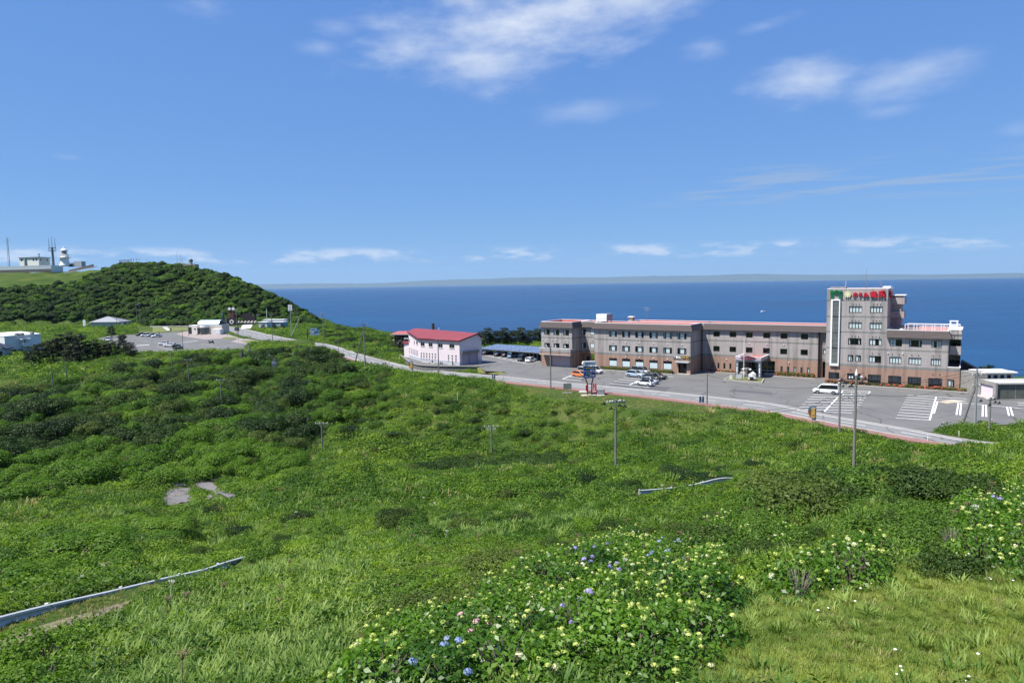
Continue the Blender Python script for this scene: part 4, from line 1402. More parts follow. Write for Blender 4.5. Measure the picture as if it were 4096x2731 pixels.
for x in (-43.5, -38.4):
  c = MB().box(x - 0.34, x + 0.34, CW0 + 0.06, CW0 + 0.74, 0, 3.63).build('porch_column', M_COLM, HOTEL)
  MB().box(x - 0.12, x + 0.12, CW0 + 0.03, CW0 + 0.06, 1.1, 2.4).build('inlay', M_WHITE, c)
  for z in (0.45, 0.8, 2.75, 3.1):
    MB().disc((x, CW0 + 0.06, z), (0, -1, 0), 0.12, 0.03, 8).build('inlay', M_WHITE, c)
MB().box(-43.0, -42.6, RW0 - 1.2, RW0 - 0.8, 0, 4.05).build('porch_column', mat('dark_red_post', (0.12, 0.02, 0.025), 0.5, var=0), HOTEL)
# --- left block (w = -3), balcony, shutter, connecting part (w = 2)
LU0, LU1, LW0, LW1 = -95.71, -86.15, -3.0, 8.0
LWIN = [(a, b, 8.46, 9.92, 'corner') for a, b in ((-94.72, -93.02), (-91.79, -90.04), (-88.82, -87.08))] + [(a, b, 5.08, 6.27, 'corner') for a, b in ((-94.71, -93.0), (-91.78, -90.01), (-88.82, -87.1))]
plain_block(LU0, LU1, LW0, LW1, 0, 11.98, lowmf, LOWC, [w[:4] for w in LWIN] + [(-92.49, -86.73, 0.02, 3.0)], 'LRB', 0.3)
for w in LWIN:
  window(*w[:4], LW0, w[4])
shut = MB()
for k in range(24):
  z = 0.02 + k * 0.124
  shut.add([(-92.49, LW0 + 0.2, z), (-86.73, LW0 + 0.2, z), (-86.73, LW0 + 0.16, z + 0.06), (-92.49, LW0 + 0.16, z + 0.06), (-86.73, LW0 + 0.2, z + 0.124), (-92.49, LW0 + 0.2, z + 0.124)], [(0, 1, 2, 3), (3, 2, 4, 5)])
shut.build('roller_shutter', mat('pale_pink_shutter', (0.55, 0.43, 0.43), 0.5, var=0.06), HOTEL)
for x in (-92.7, -86.6):
  MB().box(x - 0.13, x + 0.13, LW0 - 0.15, LW0 + 0.05, 0, 3.4).build('shutter_post', mat('grey_steel', (0.2, 0.2, 0.19), 0.5, 0.3), HOTEL)
mb = MB()
mb.box(-95.2, -85.6, -5.0, -4.8, 3.4, 3.95, 1)
mb.box(-95.2, -85.6, -5.0, -4.8, 3.95, 4.35, 2)
mb.box(-95.2, -85.6, -5.0, -4.8, 4.35, 5.0, 0)
for x in (-95.2, -85.8):
  mb.box(x, x + 0.2, -4.8, -3.0, 3.4, 3.95, 1)
  mb.box(x, x + 0.2, -4.8, -3.0, 3.95, 4.35, 2)
  mb.box(x, x + 0.2, -4.8, -3.0, 4.35, 5.0, 0)
mb.box(-95.0, -85.8, -4.8, -3.0, 3.42, 3.6, 0)
BAL = mb.build('balcony', WM, HOTEL)
MB().box(-95.25, -85.55, -5.05, -4.75, 5.0, 5.08).build('coping', M_COPING, BAL)
MB().box(-95.22, -85.58, -5.02, -4.78, 3.32, 3.4).build('coping', M_COPING, BAL)
mansard((LU0, LW0), (LU1, LW0), (0, -1), 10.5, 11.98, 0.62, 0.6, 0.55)
mansard((LU1, LW0), (LU1, 2.0), (1, 0), 10.5, 11.98, 0.55, 0.62, 0.0)
mansard((LU0, LW1), (LU0, LW0), (-1, 0), 10.5, 11.98, 0.6, 0.0, 0.62)
flat_roof(LU0, LU1, LW0, LW1, 11.3, 11.99)
for c in (-95.2, -94.0, -92.3, -91.15, -88.2, -87.0):
  hood(c, 7.1, LW0)
CWIN = [(-86.05, -84.7, 8.42, 9.89, 'corner'), (-83.38, -82.12, 8.44, 9.9, 'single'), (-86.05, -84.65, 4.8, 6.22, 'corner'), (-83.38, -82.12, 4.83, 6.23, 'single')]
plain_block(LU1 + 0.001, FU0 - 0.001, 2.0, 8.0, 3.45, 11.95, lowmf, LOWC, [w[:4] for w in CWIN], 'B')
for w in CWIN:
  window(*w[:4], 2.0, w[4])
MB().box(LU1 + 0.001, FU0 - 0.001, 2.0, 8.0, 3.4, 3.449).build('soffit', M_TPINK, HOTEL)
MB().box(LU1 + 0.001, -84.0, 3.5, 3.6, 0, 3.4).build('wall', M_TPINK, HOTEL)
MB().box(-83.999, FU0, 7.4, 7.5, 0, 3.4).build('wall', M_ROOM, HOTEL)  # added dark sheet at the back, keeps the open passage looking shaded
MB().box(-85.2, -84.3, 3.42, 3.49, 0.9, 2.4).build('window', M_FRAME, HOTEL)
mansard((LU1 + 0.56, 2.0), (FU0 - 0.6, 2.0), (0, -1), 10.5, 11.95, 0.6)
flat_roof(LU1 + 0.003, FU0 - 0.003, 2.0, 8.0, 11.3, 11.96)
hood(-82.7, 7.1, 2.0)
# --- rooftop plant: cooling unit on a frame, aerials, chimney
ch = MB()
ch.box(-79.9, -77.0, -1.0, 2.6, 12.35, 14.2)
UNIT = ch.build('cooling_unit', mat('galvanised_panel', (0.42, 0.43, 0.44), 0.4, 0.5, var=0.08), HOTEL)
for k in range(6):
  z = 12.4 + k * 0.31
  MB().add([(-79.95, -1.02, z), (-76.95, -1.02, z), (-76.95, -1.16, z + 0.02), (-79.95, -1.16, z + 0.02), (-79.95, -1.04, z + 0.2), (-76.95, -1.04, z + 0.2)], [(0, 1, 2, 3), (3, 2, 5, 4)]).build('louvre_slat', M_WHITE, UNIT)
  MB().box(-77.0, -76.93, -0.9, 2.5, z + 0.02, z + 0.2).build('louvre_slat', mat('galvanised_dark', (0.2, 0.2, 0.22), 0.5, 0.4), UNIT)
for x, y in ((-79.6, -0.7), (-77.3, -0.7), (-79.6, 2.3), (-77.3, 2.3)):
  MB().box(x - 0.1, x + 0.1, y - 0.1, y + 0.1, 11.2, 12.35).build('leg', M_WHITE, UNIT)
MB().box(-74.3, -73.2, 6.8, 7.9, 11.2, 13.0).build('roof_chimney', M_TPINK, HOTEL)
MB().box(-74.5, -73.0, 6.6, 8.1, 13.0, 13.25).build('chimney_cap', M_WHITE, HOTEL)

def mast(name, u, w, z0, z1, m, r=0.05, arms=()):
  mb = MB()
  mb.tube([(u, w, z0), (u, w, z1)], [r, r * 0.45], 5)
  for z, l in arms:
    mb.tube([(u - l, w, z), (u + l, w, z)], r * 0.5, 4)
  return mb.build(name, m, HOTEL)

M_MAST = mat('mast_grey', (0.25, 0.25, 0.26), 0.5, 0.3, var=0)
mast('aerial', -70.3, 9.5, 11.2, 16.0, M_MAST, 0.06, ((15.4, 0.9), (14.9, 0.6)))
mast('flag_mast', -17.6, 4.0, 19.5, 24.6, M_MAST, 0.07)
mast('aerial', -21.6, 4.0, 19.5, 22.2, M_WHITE, 0.05)
mast('aerial', -14.9, 4.0, 19.5, 21.9, M_MAST, 0.05, ((21.7, 0.3), (21.2, 0.25)))
# ------------------------------------------------------------------ other buildings
def on_wall(A, B, px, py):
  """photo point on the vertical wall through A and B: distance along it and height"""
  A, B = np.asarray(A, float), np.asarray(B, float)
  t = (B - A)[:2]
  ln = np.linalg.norm(t)
  t = t / ln
  n = np.array([-t[1], t[0]])
  d = ray(px, py)
  k = (A[:2] @ n) / (d[:2] @ n)
  p = np.array([0, 0, CAM_H]) + k * d
  return (p[:2] - A[:2]) @ t, p[2]

def frame_of(A, B):
  return math.atan2(B[1] - A[1], B[0] - A[0])

M_PINKW = mat('pale_pink_render', (0.66, 0.58, 0.60), 0.85, var=0.03, scale=0.8, var2=0.04, scale2=0.25)
M_PLINTH = mat('grey_blue_plinth', (0.40, 0.42, 0.47), 0.85, var=0.08, scale=1.5)
M_REDROOF = mat('dark_red_metal_roof', (0.215, 0.042, 0.05), 0.6, var=0.05, scale=1.2, var2=0.1, scale2=0.3)
M_REDTRIM = mat('maroon_roof_trim', (0.10, 0.015, 0.02), 0.5, var=0)
M_SHUT = mat('mauve_shutter', (0.36, 0.31, 0.36), 0.6, var=0.05)
M_STONE = mat('rough_stone_wall', (0.11, 0.11, 0.105), 0.95, var=0.5, scale=3.2, bump=0.9, detail=3)

def simple_window(parent, rz, A, s0, s1, z0, z1, out=0.0, sill=True, mull=True, frame_m=None, glass=None):
  """framed window set on a wall: local frame of the parent, wall along x"""
  y = -out
  t = 0.07
  fr = MB()
  for q in ((s0, s1, z0, z0 + t), (s0, s1, z1 - t, z1), (s0, s0 + t, z0 + t, z1 - t), (s1 - t, s1, z0 + t, z1 - t)):
    fr.box(q[0], q[1], y - 0.05, y + 0.04, q[2], q[3])
  if mull and s1 - s0 > 0.5:
    m = (s0 + s1) / 2
    fr.box(m - 0.03, m + 0.03, y - 0.045, y + 0.04, z0 + t, z1 - t)
  w = fr.build('window', frame_m or mat('aluminium_frame', (0.45, 0.45, 0.45), 0.4, 0.4, var=0), parent)
  MB().add([(s0 + t, y + 0.02, z0 + t), (s1 - t, y + 0.02, z0 + t), (s1 - t, y + 0.02, z1 - t), (s0 + t, y + 0.02, z1 - t)], [(0, 1, 2, 3)]).build('pane', glass or M_DGLASS, w)
  if sill:
    MB().box(s0 - 0.06, s1 + 0.06, y - 0.12, y - 0.051, z0 - 0.1, z0 - 0.005).build('sill', M_WHITE, w)
  return w

def pink_house():
  Lp, Mp, Rp, Bp = np.array([-32.0, 211.0]), np.array([-27.0, 200.1]), np.array([-14.6, 188.4]), np.array([-8.7, 194.1])
  K1, K2 = np.array([-20.5, 205.5]), np.array([-26.5, 217.0])
  T = thing('storehouse', (Mp[0], Mp[1], 0), 0, 'pale pink two storey building with a dark red roof behind the stone wall', 'building')
  loc = lambda p, z: (p[0] - Mp[0], p[1] - Mp[1], z)
  hts = {'L': 7.95, 'M': 6.8, 'R': 6.93, 'B': 6.95}
  RR, RL = Rp + (Bp - Rp) * 0.8, np.array([-30.5, 215.0])
  z0 = -0.05

  def facade(A, B, za, zb, windows, shutters=(), peak=None):
    rz = frame_of(A, B)
    ln = float(np.linalg.norm(B - A))
    f = MB()
    pts = [(0, 0, z0), (ln, 0, z0), (ln, 0, zb)]
    if peak:
      pts.append((peak[0] * ln, 0, peak[1]))
    pts.append((0, 0, za))
    f.add(pts, [tuple(range(len(pts)))])
    w = f.build('wall', M_PINKW, T)
    w.location = loc(A, 0)
    w.rotation_euler = (0, 0, rz)
    pl = MB().box(0, ln, -0.04, 0.02, z0, 0.95).build('plinth', M_PLINTH, T)
    pl.location = loc(A, 0)
    pl.rotation_euler = (0, 0, rz)
    for (x0, y0, x1, y1), sill in windows:
      s0, za_ = on_wall(A, B, 1550 + x0 / 5.88, 1280 + (y0 + y1) / 2 / 5.88)
      s1, _ = on_wall(A, B, 1550 + x1 / 5.88, 1280 + (y0 + y1) / 2 / 5.88)
      _, zt = on_wall(A, B, 1550 + (x0 + x1) / 2 / 5.88, 1280 + y0 / 5.88)
      _, zb_ = on_wall(A, B, 1550 + (x0 + x1) / 2 / 5.88, 1280 + y1 / 5.88)
      o = simple_window(T, rz, A, s0, s1, zb_, zt, 0.03, sill, s1 - s0 > 0.8)
      o.location = loc(A, 0)
      o.rotation_euler = (0, 0, rz)
    return rz, ln
  up = [((782, 520, 873, 612), True), ((970, 535, 1060, 627), True), ((1203, 552, 1297, 648), True), ((1457, 567, 1575, 662), True)]
  low = []
  for i, x in enumerate((783, 846, 912, 977, 1045, 1112)):
    for y in (762, 826, 888):
      low.append(((x, y + i * 4, x + 23, y + 42 + i * 4), False))
  for i, x in enumerate((1423, 1510, 1597)):
    for y in (816, 880, 943):
      low.append(((x, y + i * 4, x + 28, y + 42 + i * 4), False))
  facade(Mp, Rp, hts['M'], hts['R'], up + low)
  left = [((512, 455, 524, 525), False), ((627, 487, 641, 565), False), ((682, 490, 713, 578), True)]
  for i, x in enumerate((519, 564, 600, 636, 671, 707)):
    for y in (650, 698, 742):
      left.append(((x, y + i * 13, x + 12, y + 33 + i * 13), False))
  facade(Lp, Mp, hts['L'], hts['M'], left)
  rz, ln = facade(Rp, Bp, hts['R'], hts['B'], [], peak=(0.8, 8.45))
  for a, b in ((0.09, 0.40), (0.43, 0.77)):
    sh = MB()
    n = 22
    for k in range(n):
      z = k * 0.145
      sh.add([(a * ln, -0.05, z), (b * ln, -0.05, z), (b * ln, -0.08, z + 0.07), (a * ln, -0.08, z + 0.07), (b * ln, -0.05, z + 0.145), (a * ln, -0.05, z + 0.145)], [(0, 1, 2, 3), (3, 2, 4, 5)])
    o = sh.build('roller_shutter', M_SHUT, T)
    o.location = loc(Rp, 0)
    o.rotation_euler = (0, 0, rz)
  o = MB().box(0.06 * ln, 0.84 * ln, -0.55, -0.002, 3.2, 3.85).build('shutter_box', mat('grey_brown_fascia', (0.19, 0.175, 0.165), 0.6, var=0.04), T)
  o.location = loc(Rp, 0)
  o.rotation_euler = (0, 0, rz)
  for s in (0.415, 0.79):
    o = MB().box(s * ln - 0.07, s * ln + 0.07, -0.16, -0.002, 0, 3.2).build('shutter_post', mat('grey_steel', (0.2, 0.2, 0.19), 0.5, 0.3), T)
    o.location = loc(Rp, 0)
    o.rotation_euler = (0, 0, rz)
  bw = MB()
  bw.add([loc(Bp, z0), loc(K1, z0), loc(K1, 7), loc(Bp, 6.95), loc(K2, z0), loc(K2, 7.6), loc(Lp, z0), loc(Lp, 7.95)], [(0, 1, 2, 3), (1, 4, 5, 2), (4, 6, 7, 5)])
  bw.build('wall', M_PINKW, T)
  # roof: front slope, end slope and the narrow back slope, with a deep maroon edge
  ex = lambda p, q, d: p + (p - q) / np.linalg.norm(p - q) * d
  n1 = np.array([-0.686, -0.727]) * 0.55
  Me, Re = ex(Mp, Rp, 0.5) + n1, ex(Rp, Mp, 0.5) + n1
  Be = ex(Bp, Rp, 0.6) + np.array([0.36, -0.38])
  RRe = RR + np.array([0.36, -0.38])
  Le = Lp + np.array([-0.5, 0.2])
  rf = MB()
  V = [loc(Me, 6.85), loc(Re, 6.98), loc(RRe, 8.62), loc(RL, 8.85), loc(Le, 8.1), loc(Be, 7.05), loc(K1, 7.1), loc(K2, 7.7)]
  rf.add(V, [(0, 1, 2), (0, 2, 3), (0, 3, 4), (2, 1, 1), (2, 5, 6), (2, 6, 3), (3, 6, 7), (3, 7, 4)][0:3] + [(2, 5, 6), (2, 6, 3), (3, 6, 7), (3, 7, 4)])
  R_ = rf.build('roof', M_REDROOF, T)
  for a, b in ((0, 1), (1, 2), (2, 5), (4, 0)):
    A, B = Vector(V[a]), Vector(V[b])
    MB().add([tuple(A + Vector((0, 0, 0.03))), tuple(B + Vector((0, 0, 0.03))), tuple(B - Vector((0, 0, 0.34))), tuple(A - Vector((0, 0, 0.34)))], [(0, 1, 2, 3), (3, 2, 1, 0)][:1]).build('fascia', M_REDTRIM, R_)
  st = MB()
  sx, sy = -24.2 - Mp[0], 209.5 - Mp[1]
  st.lathe([(0.42, 8.2), (0.42, 10.6), (0.34, 10.6)], sx, sy, 10)
  STK = st.build('chimney', mat('rusty_stack', (0.05, 0.035, 0.03), 0.7, var=0.3, scale=2), T)
  fr = MB()
  for dx in (-0.9, 0.9):
    fr.tube([(sx + dx, sy, 8.0), (sx + dx, sy, 9.4), (sx, sy, 9.5)], 0.05, 5)
  fr.build('brace', mat('dark_steel', (0.03, 0.035, 0.03), 0.5, 0.3, var=0), STK)
  mb = MB()
  mb.tube([(sx + 1.5, sy - 0.5, 8.2), (sx + 1.5, sy - 0.5, 11.2)], 0.04, 5)
  mb.build('aerial', M_MAST, T)
  MB().lathe([(0.12, 8.2), (0.12, 9.3)], sx + 1.9, sy - 0.7, 8).build('vent_pipe', M_WHITE, T)
  # lean-to at the far left end
  le = MB()
  a = Lp + np.array([-1.9, 2.2])
  le.hull_prism([loc(Lp + np.array([-0.05, 0.3]), 0), loc(a, 0), loc(a + np.array([2.5, 3.0]), 0), loc(Lp + np.array([2.5, 3]), 0)], [loc(Lp + np.array([-0.05, 0.3]), 4.3), loc(a, 4.2), loc(a + np.array([2.5, 3.0]), 4.4), loc(Lp + np.array([2.5, 3]), 4.5)])
  le.build('lean_to', M_PINKW, T)
  MB().hull_prism([loc(Lp + np.array([0.2, -0.2]), 4.3), loc(a + np.array([-0.5, -0.2]), 4.2), loc(a + np.array([2.5, 3.0]), 4.45), loc(Lp + np.array([2.5, 3]), 4.5)], [loc(Lp + np.array([0.2, -0.2]), 4.75), loc(a + np.array([-0.5, -0.2]), 4.65), loc(a + np.array([2.5, 3.0]), 4.9), loc(Lp + np.array([2.5, 3]), 4.95)]).build('lean_to_roof', M_REDROOF, T)
  for x, y in ((860, 992), (938, 1003), (1075, 1017), (1478, 1056)):
    p = at(1550 + x / 5.88, 1280 + y / 5.88)
    b = MB().box(-0.9, 0.9, -0.25, 0.25, 0, 0.16).build('concrete_step', M_CONC, None, False, (p[0], p[1], 0.0), frame_of(Mp, Rp))
    tag(b, {860: 'concrete step furthest left along the pink building front', 938: 'second concrete step from the left along the pink building front', 1075: 'third concrete step beside a dark vent post at the pink building', 1478: 'concrete step near the right corner of the pink building front'}[x], 'step', 'concrete steps by the pink building')
  for x, y, h in ((1050, 1002, 0.7), (1240, 1038, 0.7), (1283, 1043, 0.75), (1535, 1060, 1.1)):
    p = at(1550 + x / 5.88, 1280 + y / 5.88)
    b = MB().lathe([(0.16, 0), (0.16, h * 0.8), (0.2, h * 0.8), (0.05, h)], 0, 0, 8).build('vent_post', mat('dark_steel', (0.03, 0.035, 0.03)), None, False, (p[0], p[1], 0))
    tag(b, {1050: 'leftmost short dark vent post at the pink building', 1240: 'left one of the paired dark vent posts at the pink building', 1283: 'right one of the paired dark vent posts at the pink building', 1535: 'tallest dark vent post by the right corner of the pink building'}[x], 'post', 'vent posts by the pink building')

pink_house()

def retaining_wall():
  W = [(1598, 1418), (1612, 1428), (1640, 1449), (1660, 1457.5), (1690, 1463), (1760, 1466), (1840, 1467), (1909, 1468.5)]
  top = smooth_line([at(*p, 0.0) for p in W], 3)
  out = side(top, -0.35)
  n = len(top)
  mb = MB()
  inn = side(top, 0.3)
  for i in range(n - 1):
    b0, b1 = -0.5 - 1.0 * min(1, i / 6), -0.5 - 1.0 * min(1, (i + 1) / 6)
    mb.add([(top[i][0], top[i][1], 0.12), (top[i + 1][0], top[i + 1][1], 0.12), (out[i + 1][0], out[i + 1][1], b1), (out[i][0], out[i][1], b0), (inn[i][0], inn[i][1], 0.12), (inn[i + 1][0], inn[i + 1][1], 0.12)], [(3, 2, 1, 0), (0, 1, 5, 4)])
  e, o2, i2 = top[-1], out[-1], inn[-1] + np.array([5.0, 4.6, 0])
  mb.add([(e[0], e[1], 0.12), (o2[0], o2[1], -1.5), (o2[0] + 4, o2[1] + 3.6, -0.3), (e[0] + 4, e[1] + 3.6, 0.12)], [(0, 1, 2, 3)])
  o = mb.build('retaining_wall', M_STONE)
  tag(o, 'curved dark stone retaining wall along the road below the pink building', 'wall')
  c = MB()
  for i in range(n - 1):
    c.add([(out[i][0], out[i][1], 0.12), (out[i + 1][0], out[i + 1][1], 0.12), (inn[i + 1][0], inn[i + 1][1], 0.12), (inn[i][0], inn[i][1], 0.12),
       (out[i][0], out[i][1], 0.2), (out[i + 1][0], out[i + 1][1], 0.2), (inn[i + 1][0], inn[i + 1][1], 0.2), (inn[i][0], inn[i][1], 0.2)], [(4, 5, 6, 7), (0, 1, 5, 4)])
  c.build('coping', mat('grey_concrete', (0.2, 0.2, 0.19), 0.9, var=0.12), o)
  ap = [(p[0], p[1], 0.004) for p in inn] + [(-9.5, 190.5, 0.004), (-14.6, 189, 0.004), (-27, 200.6, 0.004), (-32, 211.5, 0.004), (-35, 216, 0.004)]
  bank = [at(1909, 1469, 0), at(1925, 1472, 0), at(1990, 1484, 0.0), at(2032, 1495, -0.1), at(1990, 1497, -0.45), at(1912, 1492, -0.85)]
  b = MB()
  b.add([tuple(p + np.array([0, 0, 0.03])) for p in bank], [(0, 5, 4), (0, 4, 1), (1, 4, 2), (2, 4, 3)])
  tag(b.build('grass_bank', mat('mown_grass_olive', (0.12, 0.125, 0.03), 0.95, var=0.25, scale=2.5)), 'small sloping grass wedge at the end of the stone wall', None, None, 'structure')

retaining_wall()

def ruined_shed():
  P = deep(1568, 1362, 232)
  base = gz(P[0] + 3, P[1] + 4)
  T = thing('ruined_shed', (P[0], P[1], 0), math.radians(-12), 'derelict open framed shed with torn walls and red sheet roof', 'shed')
  wd = mat('weathered_dark_timber', (0.06, 0.05, 0.042), 0.9, var=0.3, scale=2)
  Wd, Dp, Ht = 8.5, 7.5, 5.6
  for x in np.linspace(0, Wd, 6):
    for y in (0, Dp):
      MB().box(x - 0.1, x + 0.1, y - 0.1, y + 0.1, -0.2, Ht).build('post', wd, T)
  for z in (0.9, 2.0, 3.0, 4.2, 5.4):
    MB().box(0, Wd, -0.13, -0.06, z, z + 0.14).build('rail', wd, T)
    MB().box(-0.13, -0.06, 0, Dp, z, z + 0.14).build('rail', wd, T)
  MB().hull_prism([(-0.5, -0.5, Ht), (Wd, -0.5, Ht), (Wd, Dp, Ht), (-0.5, Dp, Ht)], [(-0.5, -0.5, Ht + 0.2), (Wd, -0.5, Ht + 0.2), (Wd, Dp, Ht + 0.7), (-0.5, Dp, Ht + 0.7)]).build('roof', mat('faded_red_sheet', (0.36, 0.10, 0.10), 0.7, var=0.2, scale=0.8), T)
  MB().box(-0.5, Wd, -0.55, -0.5, Ht - 0.05, Ht + 0.25).build('fascia', mat('grey_fascia', (0.3, 0.3, 0.3), 0.7), T)
  MB().box(0.2, Wd - 0.2, 1.8, 1.9, 0, Ht).build('inner_wall', mat('dark_void_board', (0.02, 0.018, 0.016), 0.9, var=0), T)
  r = random.Random(3)
  scrap = mat('torn_white_board', (0.6, 0.58, 0.55), 0.8, var=0.2, scale=2)
  for k in range(16):
    x, z = r.uniform(0.3, Wd - 1.2), r.uniform(0.4, 4.4)
    w, h = r.uniform(0.3, 1.2), r.uniform(0.2, 0.8)
    MB().hull_prism([(x, -0.2, z), (x + w, -0.22, z + r.uniform(-0.2, 0.2)), (x + w, -0.15, z + 0.1), (x, -0.15, z + 0.1)], [(x + 0.1, -0.2, z + h), (x + w * r.uniform(0.5, 1), -0.22, z + h), (x + w * 0.6, -0.15, z + h), (x + 0.1, -0.15, z + h)]).build('torn_board', scrap if k % 3 else mat('dull_grey_board', (0.22, 0.22, 0.2), 0.8, var=0.2), T)

ruined_shed()

def carport():
  A, B = np.array([-11.0, 218.4]), np.array([8.4, 193.4])
  rz = frame_of(A, B)
  ln = float(np.linalg.norm(B - A))
  T = thing('solar_carport', (A[0], A[1], -0.85), rz, 'long carport roofed with rows of blue solar panels', 'carport')
  T.rotation_euler = (0, -0.027, rz)
  dep, zf, zb = 7.6, 2.55, 3.45
  zy = lambda y: zf + (zb - zf) * y / dep
  cream = mat('cream_post', (0.5, 0.48, 0.42), 0.7, var=0.05)
  n = 16
  rows = 5
  pw, pd = ln / n, dep / rows
  m = mat('blue_solar_cell', (0.055, 0.085, 0.16), 0.16, var=0.12, scale=0.6, spec=0.7)
  fm = mat('silver_panel_frame', (0.62, 0.66, 0.72), 0.35, 0.3, var=0)
  tilt = math.atan2(zb - zf, dep)
  pm = MB()
  pm.box(0.05, pw - 0.05, 0.05, pd - 0.05, 0, 0.045, 0)
  for q in ((0.012, pw - 0.012, 0.012, 0.06), (0.012, pw - 0.012, pd - 0.06, pd - 0.012), (0.012, 0.06, 0.06, pd - 0.06), (pw - 0.06, pw - 0.012, 0.06, pd - 0.06)):
    pm.box(*q, 0, 0.06, 1)
  me = pm.mesh('solar_panel', [m, fm])
  for i in range(n):
    for j in range(rows):
      o = link('solar_panel', me, T, (i * pw, j * pd, zy(j * pd)))
      o.rotation_euler = (tilt, 0, 0)
  MB().hull_prism([(0, 0, zf - 0.22), (ln, 0, zf - 0.22), (ln, dep, zb - 0.22), (0, dep, zb - 0.22)], [(0, 0, zf - 0.04), (ln, 0, zf - 0.04), (ln, dep, zb - 0.04), (0, dep, zb - 0.04)]).build('roof_deck', mat('dark_deck', (0.05, 0.055, 0.06), 0.7, var=0), T)
  x = 0.2
  k = 0
  while x < ln:
    MB().box(x - 0.11, x + 0.11, 2.6, 2.82, 0, zy(2.7) - 0.22).build('post', cream, T)
    if k % 2 == 0:
      MB().box(x - 0.12, x + 0.12, 7.2, 7.4, 0, zy(7.3) - 0.22).build('post', cream, T)
    x += 1.75
    k += 1
  MB().box(0, ln, 2.55, 2.85, zy(2.7) - 0.45, zy(2.7) - 0.222).build('beam', cream, T)
  MB().box(0, ln, 7.42, 7.5, 0, 2.0).build('back_wall', mat('dark_concrete', (0.09, 0.09, 0.085), 0.9, var=0.15), T)
  MB().box(0, ln, 7.36, 7.41, 0.9, 1.15).build('rail', cream, T)

carport()

def garage():
  Fl, Fr = np.array([88.9, 129.3]), np.array([89.2, 124.5])
  A = np.array([89.2, 124.5])
  T = thing('concrete_garage', (A[0], A[1], 0), math.radians(-3), 'grey concrete garage with a pale pink shutter at the car park edge', 'garage')
  cm = mat('stained_concrete', (0.27, 0.26, 0.24), 0.9, var=0.14, scale=1.2, var2=0.12, scale2=0.3)
  cd = mat('stained_concrete_dark', (0.11, 0.115, 0.1), 0.9, var=0.2, scale=1.5, var2=0.15, scale2=0.5)
  h = 2.75
  MB().box(0.0, 28, 0, 0.25, 0, h).build('wall', cd, T)
  MB().box(0.0, 28, 4.6, 4.85, 0, h).build('wall', cm, T)
  for k in range(1, 8):
    MB().box(k * 3.4 - 0.04, k * 3.4 + 0.04, -0.03, 0.0, 0, h).build('joint_strip', cm, T)
  MB().box(-0.15, 28, -0.25, 5.1, h, h + 0.28).build('roof', mat('pale_concrete_roof', (0.45, 0.44, 0.41), 0.9, var=0.12, scale=0.7), T)
  MB().box(-0.35, 0.0, -0.3, 0.5, 0, h + 0.3).build('pier', cm, T)
  MB().box(-0.35, 0.0, 4.3, 5.15, 0, h + 0.3).build('pier', cm, T)
  MB().box(-0.35, 0.0, 0.5, 4.3, 2.35, h + 0.3).build('lintel', cm, T)
  sh = MB()
  for k in range(18):
    z = k * 0.13
    sh.add([(-0.05, 0.5, z), (-0.05, 4.3, z), (-0.1, 4.3, z + 0.06), (-0.1, 0.5, z + 0.06), (-0.05, 4.3, z + 0.13), (-0.05, 0.5, z + 0.13)], [(0, 3, 2, 1), (3, 5, 4, 2)])
  sh.build('roller_shutter', mat('pale_lilac_shutter', (0.70, 0.60, 0.68), 0.5, var=0.03), T)
  MB().box(-1.3, 0, 0, 4.8, -0.04, 0.06).build('apron', M_CONC, T)
  H2 = thing('plant_house', (91.5, 131.2, 0), math.radians(-3), 'small white flat roofed plant house behind the concrete garage', 'outbuilding')
  MB().box(0, 5.6, 0, 4.2, 0, 3.9).build('wall', mat('off_white_render', (0.66, 0.65, 0.6), 0.8, var=0.05), H2)
  MB().box(-0.3, 6.0, -0.4, 4.5, 3.9, 4.1).build('roof', M_WHITE, H2)
  for k in range(4):
    MB().box(0.5 + k * 1.25, 1.2 + k * 1.25, -0.05, 0.02, 2.8, 3.5).build('window', M_FRAME, H2)
  MB().box(-2.4, -0.01, -1.0, 3.5, 0, 4.0).build('side_wall', cm, H2)

garage()

